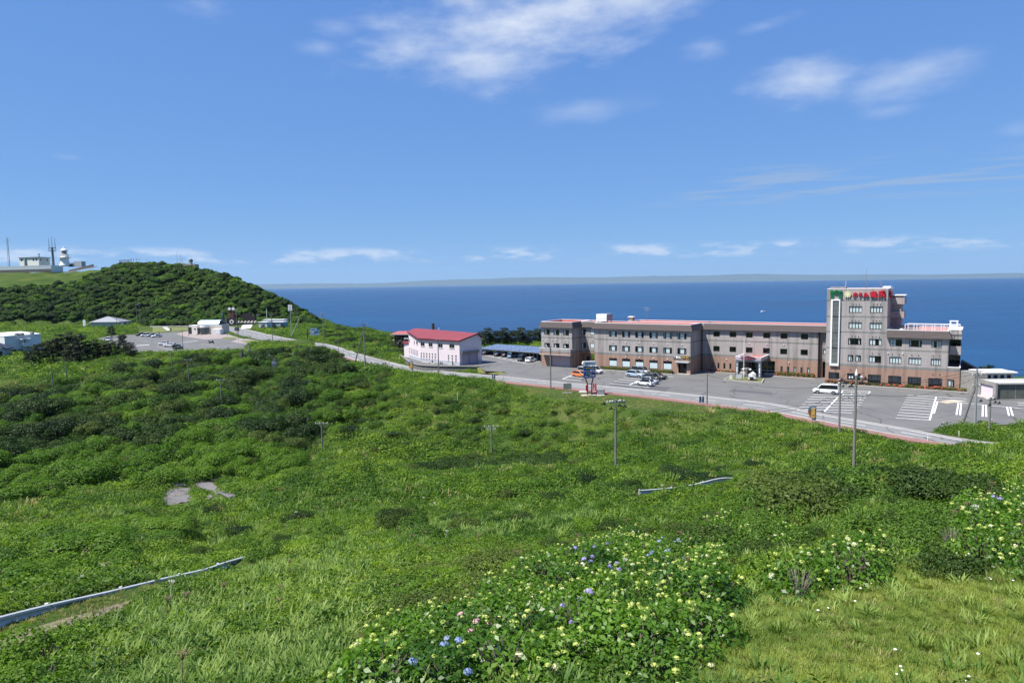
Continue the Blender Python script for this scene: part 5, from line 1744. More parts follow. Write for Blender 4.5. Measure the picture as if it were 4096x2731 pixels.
def pavilion():
  F, R = np.array([-151.9, 328.4]), np.array([-139.5, 327.5])
  rz = frame_of(F, R)
  T = thing('domed_pavilion', (F[0], F[1], 0), rz, 'small cream pavilion with a pale blue barrel vault roof', 'pavilion')
  wm = mat('cream_stone_render', (0.52, 0.48, 0.42), 0.85, var=0.05)
  lt = mat('light_cream_render', (0.72, 0.70, 0.64), 0.85, var=0.04)
  rf = mat('pale_blue_green_metal', (0.50, 0.60, 0.60), 0.35, 0.3, var=0.05)
  ln = 12.6
  MB().box(0.2, ln, 0.0, 7.5, 0, 4.4).build('wall', wm, T)
  MB().box(-5.0, 0.199, 2.0, 6.0, 0, 4.3).build('wall', lt, T)
  MB().box(-5.1, -3.6, 1.95, 2.6, 0.2, 3.4).build('doorway', M_ROOM, T)
  MB().disc((-1.9, 2.0, 2.4), (0, -1, 0), 0.42, 0.05, 14).build('round_window', M_DGLASS, T)
  # barrel vault
  n = 12
  v = MB()
  vs = []
  for x in (0.6, 11.2):
    for k in range(n + 1):
      t = PI * k / n
      vs.append((x, 3.6 - 3.5 * math.cos(t), 4.4 + 2.4 * math.sin(t)))
  v.add(vs, [(k, k + 1, n + 2 + k, n + 1 + k) for k in range(n)])
  v.build('vault_roof', rf, T, True)
  e = MB()
  e.add(vs[:n + 1], [tuple(range(n + 1))])
  e.build('gable', lt, T)
  for y in (2.6, 4.4):
    MB().disc((0.59, y, 5.5), (-1, 0, 0), 0.35, 0.05, 12).build('round_window', M_DGLASS, T)
  # curved glass bay
  g = MB()
  pts = [(3.2 - 2.2 * math.cos(PI * k / 10), -1.3 * math.sin(PI * k / 10)) for k in range(11)]
  g.add([(x + 0.9, y, 0.2) for x, y in pts] + [(x + 0.9, y, 3.3) for x, y in pts], [(k, k + 1, k + 12, k + 11) for k in range(10)])
  g.build('glass_bay', mat('grey_green_glass', (0.05, 0.07, 0.07), 0.1, var=0, spec=0.6), T)
  g2 = MB()
  g2.add([(x * 1.0 + 0.9, y * 1.05, 3.3) for x, y in pts] + [(x + 0.9, y * 1.05, 4.45) for x, y in pts], [(k, k + 1, k + 12, k + 11) for k in range(10)])
  g2.build('bay_parapet', lt, T, True)
  MB().box(0.4, 1.8, -0.03, 0.02, 0, 3.2).build('door', M_ROOM, T)
  MB().box(9.0, 13.4, -3.2, 0.0, 0, 2.6).build('annexe', lt, T)
  MB().box(11.4, 12.9, -3.25, -3.19, 0.4, 2.0).build('shutter', M_WHITE, T)
  for x in (1.6, 3.4):
    MB().hull_prism([(x, -3.8, 0), (x + 0.2, -3.8, 0), (x - 1.0, 0, 0), (x - 1.2, 0, 0)], [(x, -3.8, 0.2), (x + 0.2, -3.8, 0.2), (x - 1.0, 0, 0.7), (x - 1.2, 0, 0.7)]).build('ramp_wall', M_CONC, T)

pavilion()

def hip_house():
  T = thing('hip_roof_house', (-249.3, 404.7, 0), math.radians(-3), 'single storey cream house with a grey hipped roof below the hill', 'house')
  wm = mat('cream_house_wall', (0.50, 0.50, 0.44), 0.85, var=0.04)
  MB().box(0, 17, 0, 10, 0, 3.0).build('wall', wm, T)
  r = MB()
  e = 0.9
  r.add([(-e, -e, 2.9), (17 + e, -e, 2.9), (17 + e, 10 + e, 2.9), (-e, 10 + e, 2.9), (6.5, 5, 5.9), (8.0, 5, 5.9)], [(0, 1, 5, 4), (1, 2, 5), (2, 3, 4, 5), (3, 0, 4), (3, 2, 1, 0)])
  r.build('roof', mat('grey_metal_roof', (0.26, 0.27, 0.29), 0.5, 0.2, var=0.06, scale=0.5), T)
  for a, b in ((2.0, 3.4), (6.0, 8.2), (12.2, 14.4)):
    simple_window(T, 0, None, a, b, 0.9, 2.2, 0.0, False)
  MB().hull_prism([(-4.0, 0.5, 0.9), (0, 0.5, 2.7), (0, 3.5, 2.7), (-4.0, 3.5, 0.9)], [(-4.0, 0.5, 1.1), (0, 0.5, 2.9), (0, 3.5, 2.9), (-4.0, 3.5, 1.1)]).build('porch_roof', M_WHITE, T)
  MB().box(-5.6, -4.4, 0.5, 1.2, 0, 4.2).build('sign_pillar', M_WHITE, T)
  MB().box(17.4, 18.6, 0.5, 1.5, 0, 2.0).build('sign_box', M_WHITE, T)

hip_house()

def white_block():
  z = 6.7
  A, B, C = at(16.6, 1345, z), at(162.6, 1334.8, z), at(79, 1326, z)
  D = A + C - B
  T = thing('white_flat_block', (A[0], A[1], 0), 0, 'white flat roofed two storey block among pines at the frame edge', 'building')
  lo = lambda p, h: (p[0] - A[0], p[1] - A[1], h)
  wm = mat('white_block_render', (0.62, 0.64, 0.63), 0.85, var=0.05, scale=0.6, var2=0.05, scale2=0.2)
  MB().hull_prism([lo(A, -1), lo(B, -1), lo(C, -1), lo(D, -1)], [lo(A, z - 0.1), lo(B, z - 0.1), lo(C, z - 0.1), lo(D, z - 0.1)]).build('wall', wm, T)
  ex = lambda p: p + (p - (A + C) / 2) * 0.02
  MB().hull_prism([lo(ex(A), z - 0.1), lo(ex(B), z - 0.1), lo(ex(C), z - 0.1), lo(ex(D), z - 0.1)], [lo(ex(A), z + 0.1), lo(ex(B), z + 0.1), lo(ex(C), z + 0.1), lo(ex(D), z + 0.1)]).build('roof', M_COPING, T)
  rz = frame_of(A, B)
  ln = float(np.linalg.norm((B - A)[:2]))

  def attach(o):
    o.rotation_euler = (0, 0, rz)
  zz = lambda x, y: (x / 7.84, 1280 + y / 7.84)
  for (x0, y0, x1, y1) in ((345, 910, 520, 1005), (548, 900, 705, 995)):
    s0, a = on_wall(A, B, *zz(x0, (y0 + y1) / 2))
    s1, a = on_wall(A, B, *zz(x1, (y0 + y1) / 2))
    _, zt = on_wall(A, B, *zz((x0 + x1) / 2, y0))
    _, zb = on_wall(A, B, *zz((x0 + x1) / 2, y1))
    attach(simple_window(T, 0, None, s0, s1, zb, zt, 0.02, False))
  s0, _ = on_wall(A, B, *zz(650, 700))
  s1, _ = on_wall(A, B, *zz(865, 700))
  b = MB()
  b.box(s0, s1, -1.6, 0, 2.6, 4.0)
  b.box(s0, s0 + 0.25, -1.6, 0, 4.0, 5.2)
  attach(b.build('stair_landing', wm, T))
  attach(MB().box(s0 - 0.6, s1 + 0.4, -1.9, 0, 5.2, 5.42).build('landing_roof', M_COPING, T))
  attach(MB().box(s0 + 0.3, s0 + 1.3, -0.06, 0.01, 4.0, 5.0).build('door', M_ROOM, T))
  attach(MB().hull_prism([(s1, -1.6, 2.6), (s1 + 5.5, -1.6, 0.0), (s1 + 5.5, -0.002, 0.0), (s1, -0.002, 2.6)], [(s1, -1.6, 3.9), (s1 + 5.5, -1.6, 1.3), (s1 + 5.5, -0.002, 1.3), (s1, -0.002, 3.9)]).build('outer_stair', wm, T))
  for x, y in ((3.0, 3.0), (5.0, 3.5), (6.5, 3.2), (7.5, 7.5)):
    MB().lathe([(0.7, z + 0.1), (0.7, z + 0.6), (0.3, z + 0.9)], x * 0.5, y + 1, 8).build('roof_vent', mat('grey_steel', (0.2, 0.2, 0.19)), T)
  G = thing('garden_garage', (at(8, 1432)[0], at(8, 1432)[1], 0), math.radians(20), 'small grey garage gable cut by the frame edge', 'garage')
  MB().box(-9, 1.0, 0, 6, 0, 3.0).build('wall', mat('grey_garage_wall', (0.35, 0.36, 0.36), 0.85), G)
  MB().hull_prism([(-4.0, -0.4, 5.2), (1.7, -0.4, 2.9), (1.7, 6.4, 2.9), (-4.0, 6.4, 5.2)], [(-4.0, -0.4, 5.5), (1.7, -0.4, 3.2), (1.7, 6.4, 3.2), (-4.0, 6.4, 5.5)]).build('roof', mat('blue_black_roof', (0.03, 0.04, 0.06), 0.6), G)
  MB().add([(-9, -0.01, 3.0), (1.0, -0.01, 3.0), (-4, -0.01, 5.2)], [(0, 1, 2)]).build('gable', mat('grey_garage_wall', (0.35, 0.36, 0.36)), G)
  MB().box(-2.2, 0.2, -0.05, 0.0, 0, 2.3).build('door', M_ROOM, G)

white_block()

def blue_cabins():
  bl = mat('pale_blue_cladding', (0.22, 0.32, 0.38), 0.7, var=0.04)
  gw = mat('pale_grey_cladding', (0.45, 0.5, 0.52), 0.7, var=0.04)
  for k, (x0, x1, yb, ht, dp, m, lab) in enumerate([(1390, 1545, 392, 3.3, 5, gw, 'pale grey cabin with open front at the left of the cabins'), (1572, 1850, 378, 3.0, 4.5, bl, 'pale blue long cabin with a white roof beside the road'),
                          (1480, 1860, 352, 3.6, 4, gw, 'grey cabin with white roof standing behind the blue one')]):
    a, b = at(740 + x0 / 4.704, 1230 + yb / 4.704), at(740 + x1 / 4.704, 1230 + yb / 4.704)
    T = thing('cabin', tuple(a), frame_of(a, b), lab, 'cabin', 'cabins by the left road')
    ln = float(np.linalg.norm(b - a))
    MB().box(0, ln, 0, dp, -0.1, ht).build('wall', m, T)
    MB().box(-0.3, ln + 0.3, -0.35, dp + 0.3, ht, ht + 0.2).build('roof', M_COPING, T)
    for j in range(int(ln / 2.2)):
      MB().box(0.4 + j * 2.2, 0.5 + j * 2.2, -0.05, 0, 0, ht).build('batten', M_WHITE, T)

blue_cabins()

def lighthouse_station():
  s = 0.2051
  P = deep(260, 1060, 560)
  T = thing('lighthouse', tuple(P - np.array([0, 0, 1.0])), 0, 'stubby white round lighthouse with a domed lantern on the hilltop', 'lighthouse')
  wm = mat('lighthouse_white', (0.82, 0.82, 0.8), 0.6, var=0.03)
  b = MB()
  b.lathe([(4.2, 0), (3.9, 1.0), (3.2, 2.6), (3.05, 4.2), (3.05, 6.5)], 0, 0, 20)
  b.build('tower', wm, T, True)
  MB().lathe([(3.1, 6.3), (4.3, 6.75), (4.4, 6.8), (4.4, 7.1), (3.0, 7.1)], 0, 0, 20).build('gallery', wm, T)
  MB().lathe([(3.0, 7.1), (2.95, 9.6), (3.1, 9.7), (2.2, 9.9)], 0, 0, 20).build('drum', wm, T, True)
  MB().lathe([(1.75, 9.8), (1.75, 12.3)], 0, 0, 12).build('lantern_glass', mat('lantern_dark_glass', (0.03, 0.035, 0.04), 0.1, var=0, spec=0.6), T)
  for k in range(10):
    t = 2 * PI * k / 10 + 0.2
    MB().tube([(2.2 * math.cos(t), 2.2 * math.sin(t), 9.8), (2.2 * math.cos(t), 2.2 * math.sin(t), 12.4)], 0.1, 5).build('lantern_bar', wm, T)
  MB().lathe([(2.45, 12.3), (2.4, 12.9), (1.9, 13.7), (1.0, 14.3), (0.5, 14.45), (0.5, 15.0), (0.7, 15.1), (0.5, 15.6), (0.1, 15.8)], 0, 0, 18).build('dome', wm, T, True)
  rl = MB()
  for k in range(16):
    t = 2 * PI * k / 16
    rl.tube([(4.3 * math.cos(t), 4.3 * math.sin(t), 7.1), (4.3 * math.cos(t), 4.3 * math.sin(t), 8.2)], 0.05, 4)
    t2 = 2 * PI * (k + 1) / 16
    rl.tube([(4.3 * math.cos(t), 4.3 * math.sin(t), 8.2), (4.3 * math.cos(t2), 4.3 * math.sin(t2), 8.2)], 0.05, 4)
  tag(rl.build('railing', wm, T), kind='stuff')
  MB().box(-2.9, -2.6, -1.6, -1.0, 4.4, 5.6).build('window', M_FRAME, T)
  # keeper's hall
  a, b_, c = deep(79, 1062, 545), deep(156, 1061, 538), deep(201, 1058, 556)
  H = thing('signal_station', (b_[0], b_[1], b_[2] - 1.0), 0, 'white flat roofed station house beside the lattice mast', 'building')
  lo = lambda p, z: (p[0] - b_[0], p[1] - b_[1], z)
  d = a + c - b_
  hh = 7.3
  MB().hull_prism([lo(a, 0), lo(b_, 0), lo(c, 0), lo(d, 0)], [lo(a, hh), lo(b_, hh), lo(c, hh), lo(d, hh)]).build('wall', mat('station_white_wall', (0.66, 0.67, 0.62), 0.8, var=0.05), H)
  m_ = (a + b_ + c + d) / 4
  ex = lambda p: p + (p - m_) * 0.1
  MB().hull_prism([lo(ex(a), hh), lo(ex(b_), hh), lo(ex(c), hh), lo(ex(d), hh)], [lo(ex(a), hh + 0.25), lo(ex(b_), hh + 0.25), lo(ex(c), hh + 0.25), lo(ex(d), hh + 0.25)]).build('roof', mat('station_roof', (0.25, 0.25, 0.25), 0.8), H)
  for A, B, fr in ((a, b_, (0.08, 0.24, 0.7, 0.85)), (b_, c, (0.15, 0.7))):
    rz = frame_of(A, B)
    ln = float(np.linalg.norm((B - A)[:2]))
    for f in fr:
      o = MB().box(f * ln, f * ln + 1.6, -0.06, 0.0, 4.6, 6.2).build('window', M_FRAME, H)
      o.location = lo(A, 0)
      o.rotation_euler = (0, 0, rz)
  o = MB().box(0.42 * 15, 0.5 * 15, -1.0, 0.0, 0.0, 6.8).build('duct', mat('grey_green_duct', (0.25, 0.29, 0.27), 0.6), H)
  o.location = lo(a, 0)
  o.rotation_euler = (0, 0, frame_of(a, b_))
  MB().lathe([(0.3, hh), (0.3, hh + 2.2), (0.8, hh + 2.3), (0.7, hh + 2.7)], 0, 0.8, 8).build('vent', mat('grey_steel', (0.2, 0.2, 0.19)), H)
  # long white wall
  a, b_ = deep(-120, 1080, 520), deep(205, 1073, 528)
  W = thing('white_boundary_wall', (a[0], a[1], a[2] - 0.5), frame_of(a, b_), 'long white wall in front of the hilltop station', 'wall')
  ln = float(np.linalg.norm((b_ - a)[:2]))
  q = MB()
  z2 = b_[2] - a[2]
  q.hull_prism([(0, 0, -2), (ln, 0, z2 - 2), (ln, 0.4, z2 - 2), (0, 0.4, -2)], [(0, 0, 2.6), (ln, 0, z2 + 2.9), (ln, 0.4, z2 + 2.9), (0, 0.4, 2.6)])
  q.build('panel', mat('white_wall_paint', (0.78, 0.78, 0.75), 0.7, var=0.03), W)
  q = MB()
  q.hull_prism([(0, -0.3, -2.2), (ln, -0.3, z2 - 2.2), (ln, -0.02, z2 - 2.2), (0, -0.02, -2.2)], [(0, -0.3, -0.2), (ln, -0.3, z2 + 0.1), (ln, -0.02, z2 + 0.1), (0, -0.02, -0.2)])
  q.build('plinth', mat('wall_plinth_grey', (0.2, 0.18, 0.15), 0.9, var=0.15), W)
  a, b_ = b_, deep(252, 1068, 552)
  W2 = thing('pale_blue_wall', (a[0], a[1], a[2] - 1.0), frame_of(a, b_), 'shaded pale wall running back towards the lighthouse', 'wall')
  MB().box(0, float(np.linalg.norm((b_ - a)[:2])), 0.02, 0.4, -2, 3.4).build('panel', mat('white_wall_paint', (0.78, 0.78, 0.75)), W2)
  p = deep(272, 1063, 560)
  S2 = thing('keeper_store', (p[0], p[1], p[2] - 0.8), math.radians(-8), 'low store building beside the lighthouse', 'outbuilding')
  MB().box(0, 4.5, 0, 4, 0, 3.0).build('annexe', wm, S2)
  MB().box(4.51, 11.8, 0.5, 5, 0, 4.2).build('wall', mat('grey_store_wall', (0.4, 0.41, 0.42), 0.8), S2)
  MB().box(0.2, 4.4, -0.1, -0.01, 0, 1.9).build('door', M_ROOM, S2)

  def lattice(px, y0, y1, d, label, wide, kind):
    B_ = deep(px, y0, d)
    ztop = height_to(B_[0], B_[1], y1)
    hgt = ztop - B_[2]
    T2 = thing('radio_mast', tuple(B_), 0, label, 'mast')
    g = mat('mast_blue_grey', (0.20, 0.22, 0.24), 0.5, 0.3, var=0)
    lat = MB()
    if kind == 'tower':
      tb = hgt * 0.62
      MB().tube([(0, 0, -1), (0, 0, tb)], [1.0, 0.75], 8).build('shaft', g, T2)
      for z in (tb * 0.82, tb):
        MB().lathe([(0.8, z), (2.6, z), (2.6, z + 0.25), (0.8, z + 0.25)], 0, 0, 8).build('platform', g, T2)
      for k in range(8):
        t = 2 * PI * k / 8
        MB().tube([(2.5 * math.cos(t), 2.5 * math.sin(t), tb * 0.82), (2.5 * math.cos(t), 2.5 * math.sin(t), tb)], 0.12, 4).build('strut', g, T2)
      for x, z in ((-2.4, hgt * 0.95), (0, hgt), (2.4, hgt * 0.96)):
        MB().tube([(x, 0, tb), (x, 0, z)], [0.28, 0.1], 5).build('antenna', g, T2)
    else:
      for sx, sy in ((-1, -1), (1, -1), (0, 1)):
        MB().tube([(sx * 0.6, sy * 0.6, -1), (sx * 0.35, sy * 0.35, hgt)], 0.12, 4).build('leg', g, T2)
      z = 0.0
      while z < hgt - 1:
        lat.tube([(-0.6, -0.6, z), (0.6, -0.6, z + 1)], 0.06, 4)
        lat.tube([(0.6, -0.6, z + 1), (-0.6, -0.6, z + 2)], 0.06, 4)
        z += 2
      tag(lat.build('bracing', g, T2), kind='stuff')
      for z, x in ((hgt * 0.88, -2.4), (hgt * 0.92, 2.0), (hgt * 0.99, 0.9), (hgt * 0.99, -0.9)):
        MB().tube([(0, 0, z), (x, 0, z), (x, 0, z + 1.0)], 0.12, 4).build('antenna', g, T2)
  lattice(214, 1066, 946, 545, 'tall grey radio mast with round platforms left of the lighthouse', 2, 'tower')
  lattice(38, 1066, 953, 545, 'thin lattice radio mast at the far left of the hilltop', 1, 'lattice')
  # radar station at the right shoulder of the hill
  p = deep(757, 1072, 498)
  Rd = thing('radar_dome', (p[0], p[1], p[2] - 2), 0, 'grey green radar ball on a low concrete station', 'radar')
  MB().box(-4, 5.2, -2, 4, 0, 4.6).build('station', mat('tan_concrete', (0.32, 0.27, 0.2), 0.85), Rd)
  MB().lathe([(1.5, 4.6), (0.9, 5.6), (0.9, 6.2), (1.4, 6.3)], 1, 1, 10).build('pedestal', mat('green_grey_paint', (0.08, 0.12, 0.12), 0.5), Rd)
  MB().lathe([(0.3, 6.1), (1.1, 6.3), (1.4, 7.0), (1.35, 7.8), (0.9, 8.5), (0.1, 8.7)], 1, 1, 14).build('radome', mat('green_grey_paint', (0.08, 0.12, 0.12)), Rd, True)
  for k in range(5):
    MB().tube([(-4 + k * 2.2, -2, 4.6), (-4 + k * 2.2, -2, 6.0)], 0.1, 4).build('rail_post', M_MAST, Rd)
  MB().tube([(-4, -2, 5.9), (5, -2, 5.9)], 0.08, 4).build('rail', M_MAST, Rd)
  p = deep(722, 1066, 500)
  F = thing('antenna_field', (p[0], p[1], p[2] - 2), 0, 'group framework with whip aerials near the radar ball', 'antenna')
  fr = MB()
  for k in range(7):
    MB().tube([(-4.5 + k * 1.6, 0, 0), (-4.5 + k * 1.6, 0, 5.0)], 0.1, 4).build('post', M_MAST, F)
  MB().tube([(-4.7, 0, 5.0), (5.4, 0, 5.0)], 0.12, 4).build('beam', M_MAST, F)
  for x, z in ((-2.2, 13), (0.3, 10.5), (1.6, 8.0)):
    MB().tube([(x, 0, 4.5), (x, 0, z)], [0.14, 0.06], 4).build('aerial', M_MAST, F)
  # viewpoint railing and posts on the crest
  p, q = deep(478, 1048, 530), deep(525, 1046, 525)
  V = thing('viewpoint_fence', (p[0], p[1], gz(p[0], p[1])), frame_of(p, q), 'wooden viewpoint fence on the hill crest', 'fence')
  ln = float(np.linalg.norm((q - p)[:2]))
  hz0 = p[2] - gz(p[0], p[1])
  for k in range(10):
    MB().box(k * ln / 9 - 0.12, k * ln / 9 + 0.12, -0.1, 0.1, 0, hz0 + 1.6).build('post', mat('brown_timber', (0.09, 0.06, 0.045), 0.9), V)
  for z in (0.8, 1.4):
    MB().box(0, ln, -0.06, 0.06, hz0 + z, hz0 + z + 0.15).build('rail', mat('brown_timber', (0.09, 0.06, 0.045)), V)
  # dark revetment and steps
  a, b_ = deep(270, 1083, 505), deep(372, 1068, 505)
  Q = thing('stone_revetment', tuple(a), frame_of(a, b_), 'dark stone revetment beside the hill path', 'wall')
  ln = float(np.linalg.norm((b_ - a)[:2]))
  MB().hull_prism([(0, 0, -1), (ln, 0, 2.0), (ln, 1, 2.0), (0, 1, -1)], [(0.5, 0.8, 0.6), (ln, 0.8, 4.6), (ln, 1, 4.6), (0.5, 1, 0.6)]).build('facing', mat('dark_revetment', (0.06, 0.06, 0.06), 0.9, var=0.2), Q)
  MB().hull_prism([(-2, -1.5, -2.2), (ln + 3, -1.5, 2.4), (ln + 3, -0.2, 2.6), (-2, -0.2, -2.0)], [(-2, -1.5, -1.4), (ln + 3, -1.5, 3.0), (ln + 3, -0.2, 3.0), (-2, -0.2, -1.4)]).build('path_steps', M_CONC, Q)

lighthouse_station()
# ------------------------------------------------------------------ vehicles
M_TYRE = mat('tyre_rubber', (0.015, 0.015, 0.016), 0.85, var=0)
M_RIM = mat('alloy_rim', (0.35, 0.36, 0.38), 0.3, 0.7, var=0)
M_CARGLASS = mat('car_glass', (0.012, 0.016, 0.018), 0.05, var=0, spec=0.8)
M_LAMP = mat('headlamp_clear', (0.65, 0.68, 0.7), 0.15, 0.2, var=0)
M_TAIL = mat('tail_lamp_red', (0.30, 0.012, 0.012), 0.2, var=0)
M_BLACKP = mat('black_trim', (0.02, 0.02, 0.021), 0.5, var=0)
M_PLATE = mat('number_plate_white', (0.7, 0.7, 0.68), 0.5, var=0)
M_PLATEY = mat('number_plate_yellow', (0.65, 0.5, 0.03), 0.5, var=0)

def car_paint(name, c, metal=0.0):
  if name in MATS:
    return MATS[name]
  m = mat(name, c, 0.28, metal, var=0)
  b = m.node_tree.nodes['Principled BSDF']
  b.inputs['Coat Weight'].default_value = 0.8
  b.inputs['Coat Roughness'].default_value = 0.05
  return m

# kind: length, width, height, belt height, hood height, tail height, hood base, windscreen top, roof end, rear glass base (fractions from nose to tail), wheel radius
CARS = {
  'minivan': (4.7, 1.74, 1.88, 1.02, 1.0, 1.05, 0.16, 0.33, 0.965, 0.99, 0.33),
  'hatch': (4.0, 1.70, 1.50, 0.92, 0.90, 0.98, 0.22, 0.43, 0.86, 0.97, 0.30),
  'suv': (4.65, 1.88, 1.66, 1.05, 1.02, 1.08, 0.27, 0.44, 0.86, 0.965, 0.36),
  'sedan': (4.6, 1.82, 1.42, 0.90, 0.86, 0.96, 0.27, 0.44, 0.74, 0.90, 0.33),
  'kei_box': (3.4, 1.48, 1.74, 0.98, 0.98, 1.02, 0.16, 0.30, 0.95, 0.985, 0.28),
  'kei_van': (3.4, 1.48, 1.90, 0.98, 0.95, 1.0, 0.05, 0.17, 0.97, 0.99, 0.27),
  'offroad': (3.5, 1.62, 1.72, 1.06, 1.04, 1.06, 0.29, 0.34, 0.985, 0.99, 0.34),
  'wagon': (4.7, 1.78, 1.48, 0.92, 0.88, 0.95, 0.24, 0.42, 0.90, 0.985, 0.32),
}

def make_car(kind, paint, label, roof_paint=None, plate=None, trim=None):
  Ln, Wd, Ht, belt, hood, tail, f1, f2, f3, f4, wr = CARS[kind]
  T = thing('parked_car', (0, 0, 0), 0, label, 'car', 'parked vehicles')
  X = lambda f: Ln / 2 - f * Ln
  zb = 0.20
  # lower body, lofted from nose to tail
  st = [(0.0, 0.80, hood * 0.72, 0.30), (0.02, 0.90, hood * 0.84, 0.24), (0.06, 0.97, hood * 0.93, zb), (f1, 1.0, hood, zb), (f1 + 0.06, 1.0, belt, zb), (0.5, 1.0, belt, zb), (f3, 1.0, (belt + tail) / 2, zb), (0.95, 0.98, tail, zb), (0.985, 0.95, tail * 0.95, 0.26), (1.0, 0.90, tail * 0.72, 0.32)]
  st.sort()
  b = MB()
  rings = []
  for f, wf, zt, z0 in st:
    h = Wd / 2 * wf
    rings.append([(X(f), -h * 0.86, z0), (X(f), -h * 0.98, z0 + 0.14), (X(f), -h, (z0 + zt) / 2), (X(f), -h * 0.985, zt - 0.16), (X(f), -h * 0.93, zt - 0.03), (X(f), -h * 0.80, zt), (X(f), h * 0.80, zt), (X(f), h * 0.93, zt - 0.03), (X(f), h * 0.985, zt - 0.16), (X(f), h, (z0 + zt) / 2), (X(f), h * 0.98, z0 + 0.14), (X(f), h * 0.86, z0)])
  n = 12
  vs = [p for r in rings for p in r]
  fs = []
  for i in range(len(rings) - 1):
    for k in range(n):
      a, c = i * n + k, i * n + (k + 1) % n
      fs.append((a, a + n, c + n, c))
  fs += [tuple(range(n)), tuple(range((len(rings) - 1) * n + n - 1, (len(rings) - 1) * n - 1, -1))]
  b.add(vs, fs)
  body = b.build('body', paint, T, True)
  # glasshouse: lower edge on the belt line, upper edge under the roof
  g = MB()
  hb, ht = Wd / 2 * 0.945, Wd / 2 * (0.80 if kind not in ('offroad', 'kei_box', 'kei_van', 'minivan') else 0.86)
  zr = Ht - 0.05
  zf, zt_ = hood - 0.015, tail - 0.015
  G = [(X(f1), zf), (X(f2), zr - 0.02), (X((f2 + f3) / 2), zr), (X(f3), zr - 0.03), (X(f4), zt_)]
  lowx = [X(f1), X(f1 + 0.1), X((f2 + f3) / 2), X(f3), X(f4)]
  lo = [(X(f1), hood - 0.02), (X(f2 + 0.02), belt - 0.02), (X((f2 + f3) / 2), belt - 0.02), (X(f3), (belt + tail) / 2 - 0.02), (X(f4), tail - 0.02)]
  vs = []
  for s in (-1, 1):
    vs += [(x, s * hb, z) for x, z in lo]
  for s in (-1, 1):
    vs += [(G[1][0], s * ht, G[1][1]), (G[2][0], s * ht, G[2][1]), (G[3][0], s * ht, G[3][1])]
  # indices: left low 0-4, right low 5-9, left top 10-12, right top 13-15
  g.add(vs, [(0, 1, 10), (1, 2, 11, 10), (2, 3, 12, 11), (3, 4, 12), (5, 13, 6), (6, 13, 14, 7), (7, 14, 15, 8), (8, 15, 9), (0, 10, 13, 5), (4, 9, 15, 12)])
  gl = g.build('glazing', M_CARGLASS, T)
  r = MB()
  e = 0.025
  rx = [G[1][0] + 0.06, G[2][0], G[3][0] - 0.05]
  top = [(rx[0], ht + e, zr - 0.03), (rx[1], ht + e, zr), (rx[2], ht + e, zr - 0.03)]
  cr = [(rx[0] - 0.12, ht * 0.8, zr + 0.03), (rx[1], ht * 0.82, Ht), (rx[2] + 0.1, ht * 0.8, zr + 0.015)]
  vs = [(x, -y, z) for x, y, z in top] + [(x, -y, z) for x, y, z in cr] + [(x, y, z) for x, y, z in cr] + [(x, y, z) for x, y, z in top]
  r.add(vs, [(0, 1, 4, 3), (1, 2, 5, 4), (3, 4, 7, 6), (4, 5, 8, 7), (6, 7, 10, 9), (7, 8, 11, 10), (0, 3, 6, 9), (2, 11, 8, 5), (0, 9, 10, 1), (1, 10, 11, 2)])
  r.build('roof', roof_paint or paint, T, True)
  for s in (-1, 1):
    for (xa, za), (xb, zb2), th in ((lo[0], (G[1][0], zr - 0.02), 0.05), (lo[4], (G[3][0], zr - 0.03), 0.09), ((lo[2][0], lo[2][1]), (G[2][0], zr), 0.05)):
      p = MB()
      p.tube([(xa, s * (hb + 0.004), za), (xb, s * (ht + 0.01), zb2)], th * 0.7, 4)
      p.build('pillar', (trim or paint) if th > 0.06 else M_BLACKP if abs(xa - lo[2][0]) < 0.01 else (roof_paint or paint), T)
    mr = MB()
    mr.cbox(X(f1 + 0.09), s * (Wd / 2 + 0.08), belt + 0.06, 0.12, 0.18, 0.13)
    mr.build('mirror', paint, T)
    hl = MB()
    hl.cbox(X(0.035), s * Wd * 0.345, hood * 0.74, 0.2, Wd * 0.17, 0.12)
    hl.build('headlight', M_LAMP, T)
    tl = MB()
    tl.cbox(X(0.978), s * Wd * 0.40, tail * 0.80, 0.12, Wd * 0.14, 0.22)
    tl.build('tail_light', M_TAIL, T)
    for f in (0.19, 0.80):
      w = MB()
      w.disc((X(f), s * (Wd / 2 - 0.20), wr), (0, s, 0), wr, 0.215, 16)
      wo = w.build('wheel', M_TYRE, T)
      q = MB()
      q.disc((X(f), s * (Wd / 2 + 0.012), wr), (0, s, 0), wr * 0.66, 0.015, 14)
      q.build('rim', M_RIM, wo)
      ar = MB()
      ar.disc((X(f), s * (Wd / 2 - 0.02), wr + 0.02), (0, s, 0), wr * 1.16, 0.022, 18)
      ar.build('wheel_arch', M_BLACKP, T)
  gr = MB()
  gr.cbox(X(0.012), 0, hood * 0.62, 0.16, Wd * 0.48, 0.13)
  gr.cbox(X(0.016), 0, 0.36, 0.2, Wd * 0.62, 0.12)
  gr.build('grille', M_BLACKP, T)
  for f in (0.0, 1.0):
    pl = MB()
    pl.cbox(X(f) + (0.01 if f == 0 else -0.01), 0, 0.45 if f == 0 else tail * 0.66, 0.03, 0.34, 0.17)
    pl.build('number_plate', plate or M_PLATE, T)
  return T

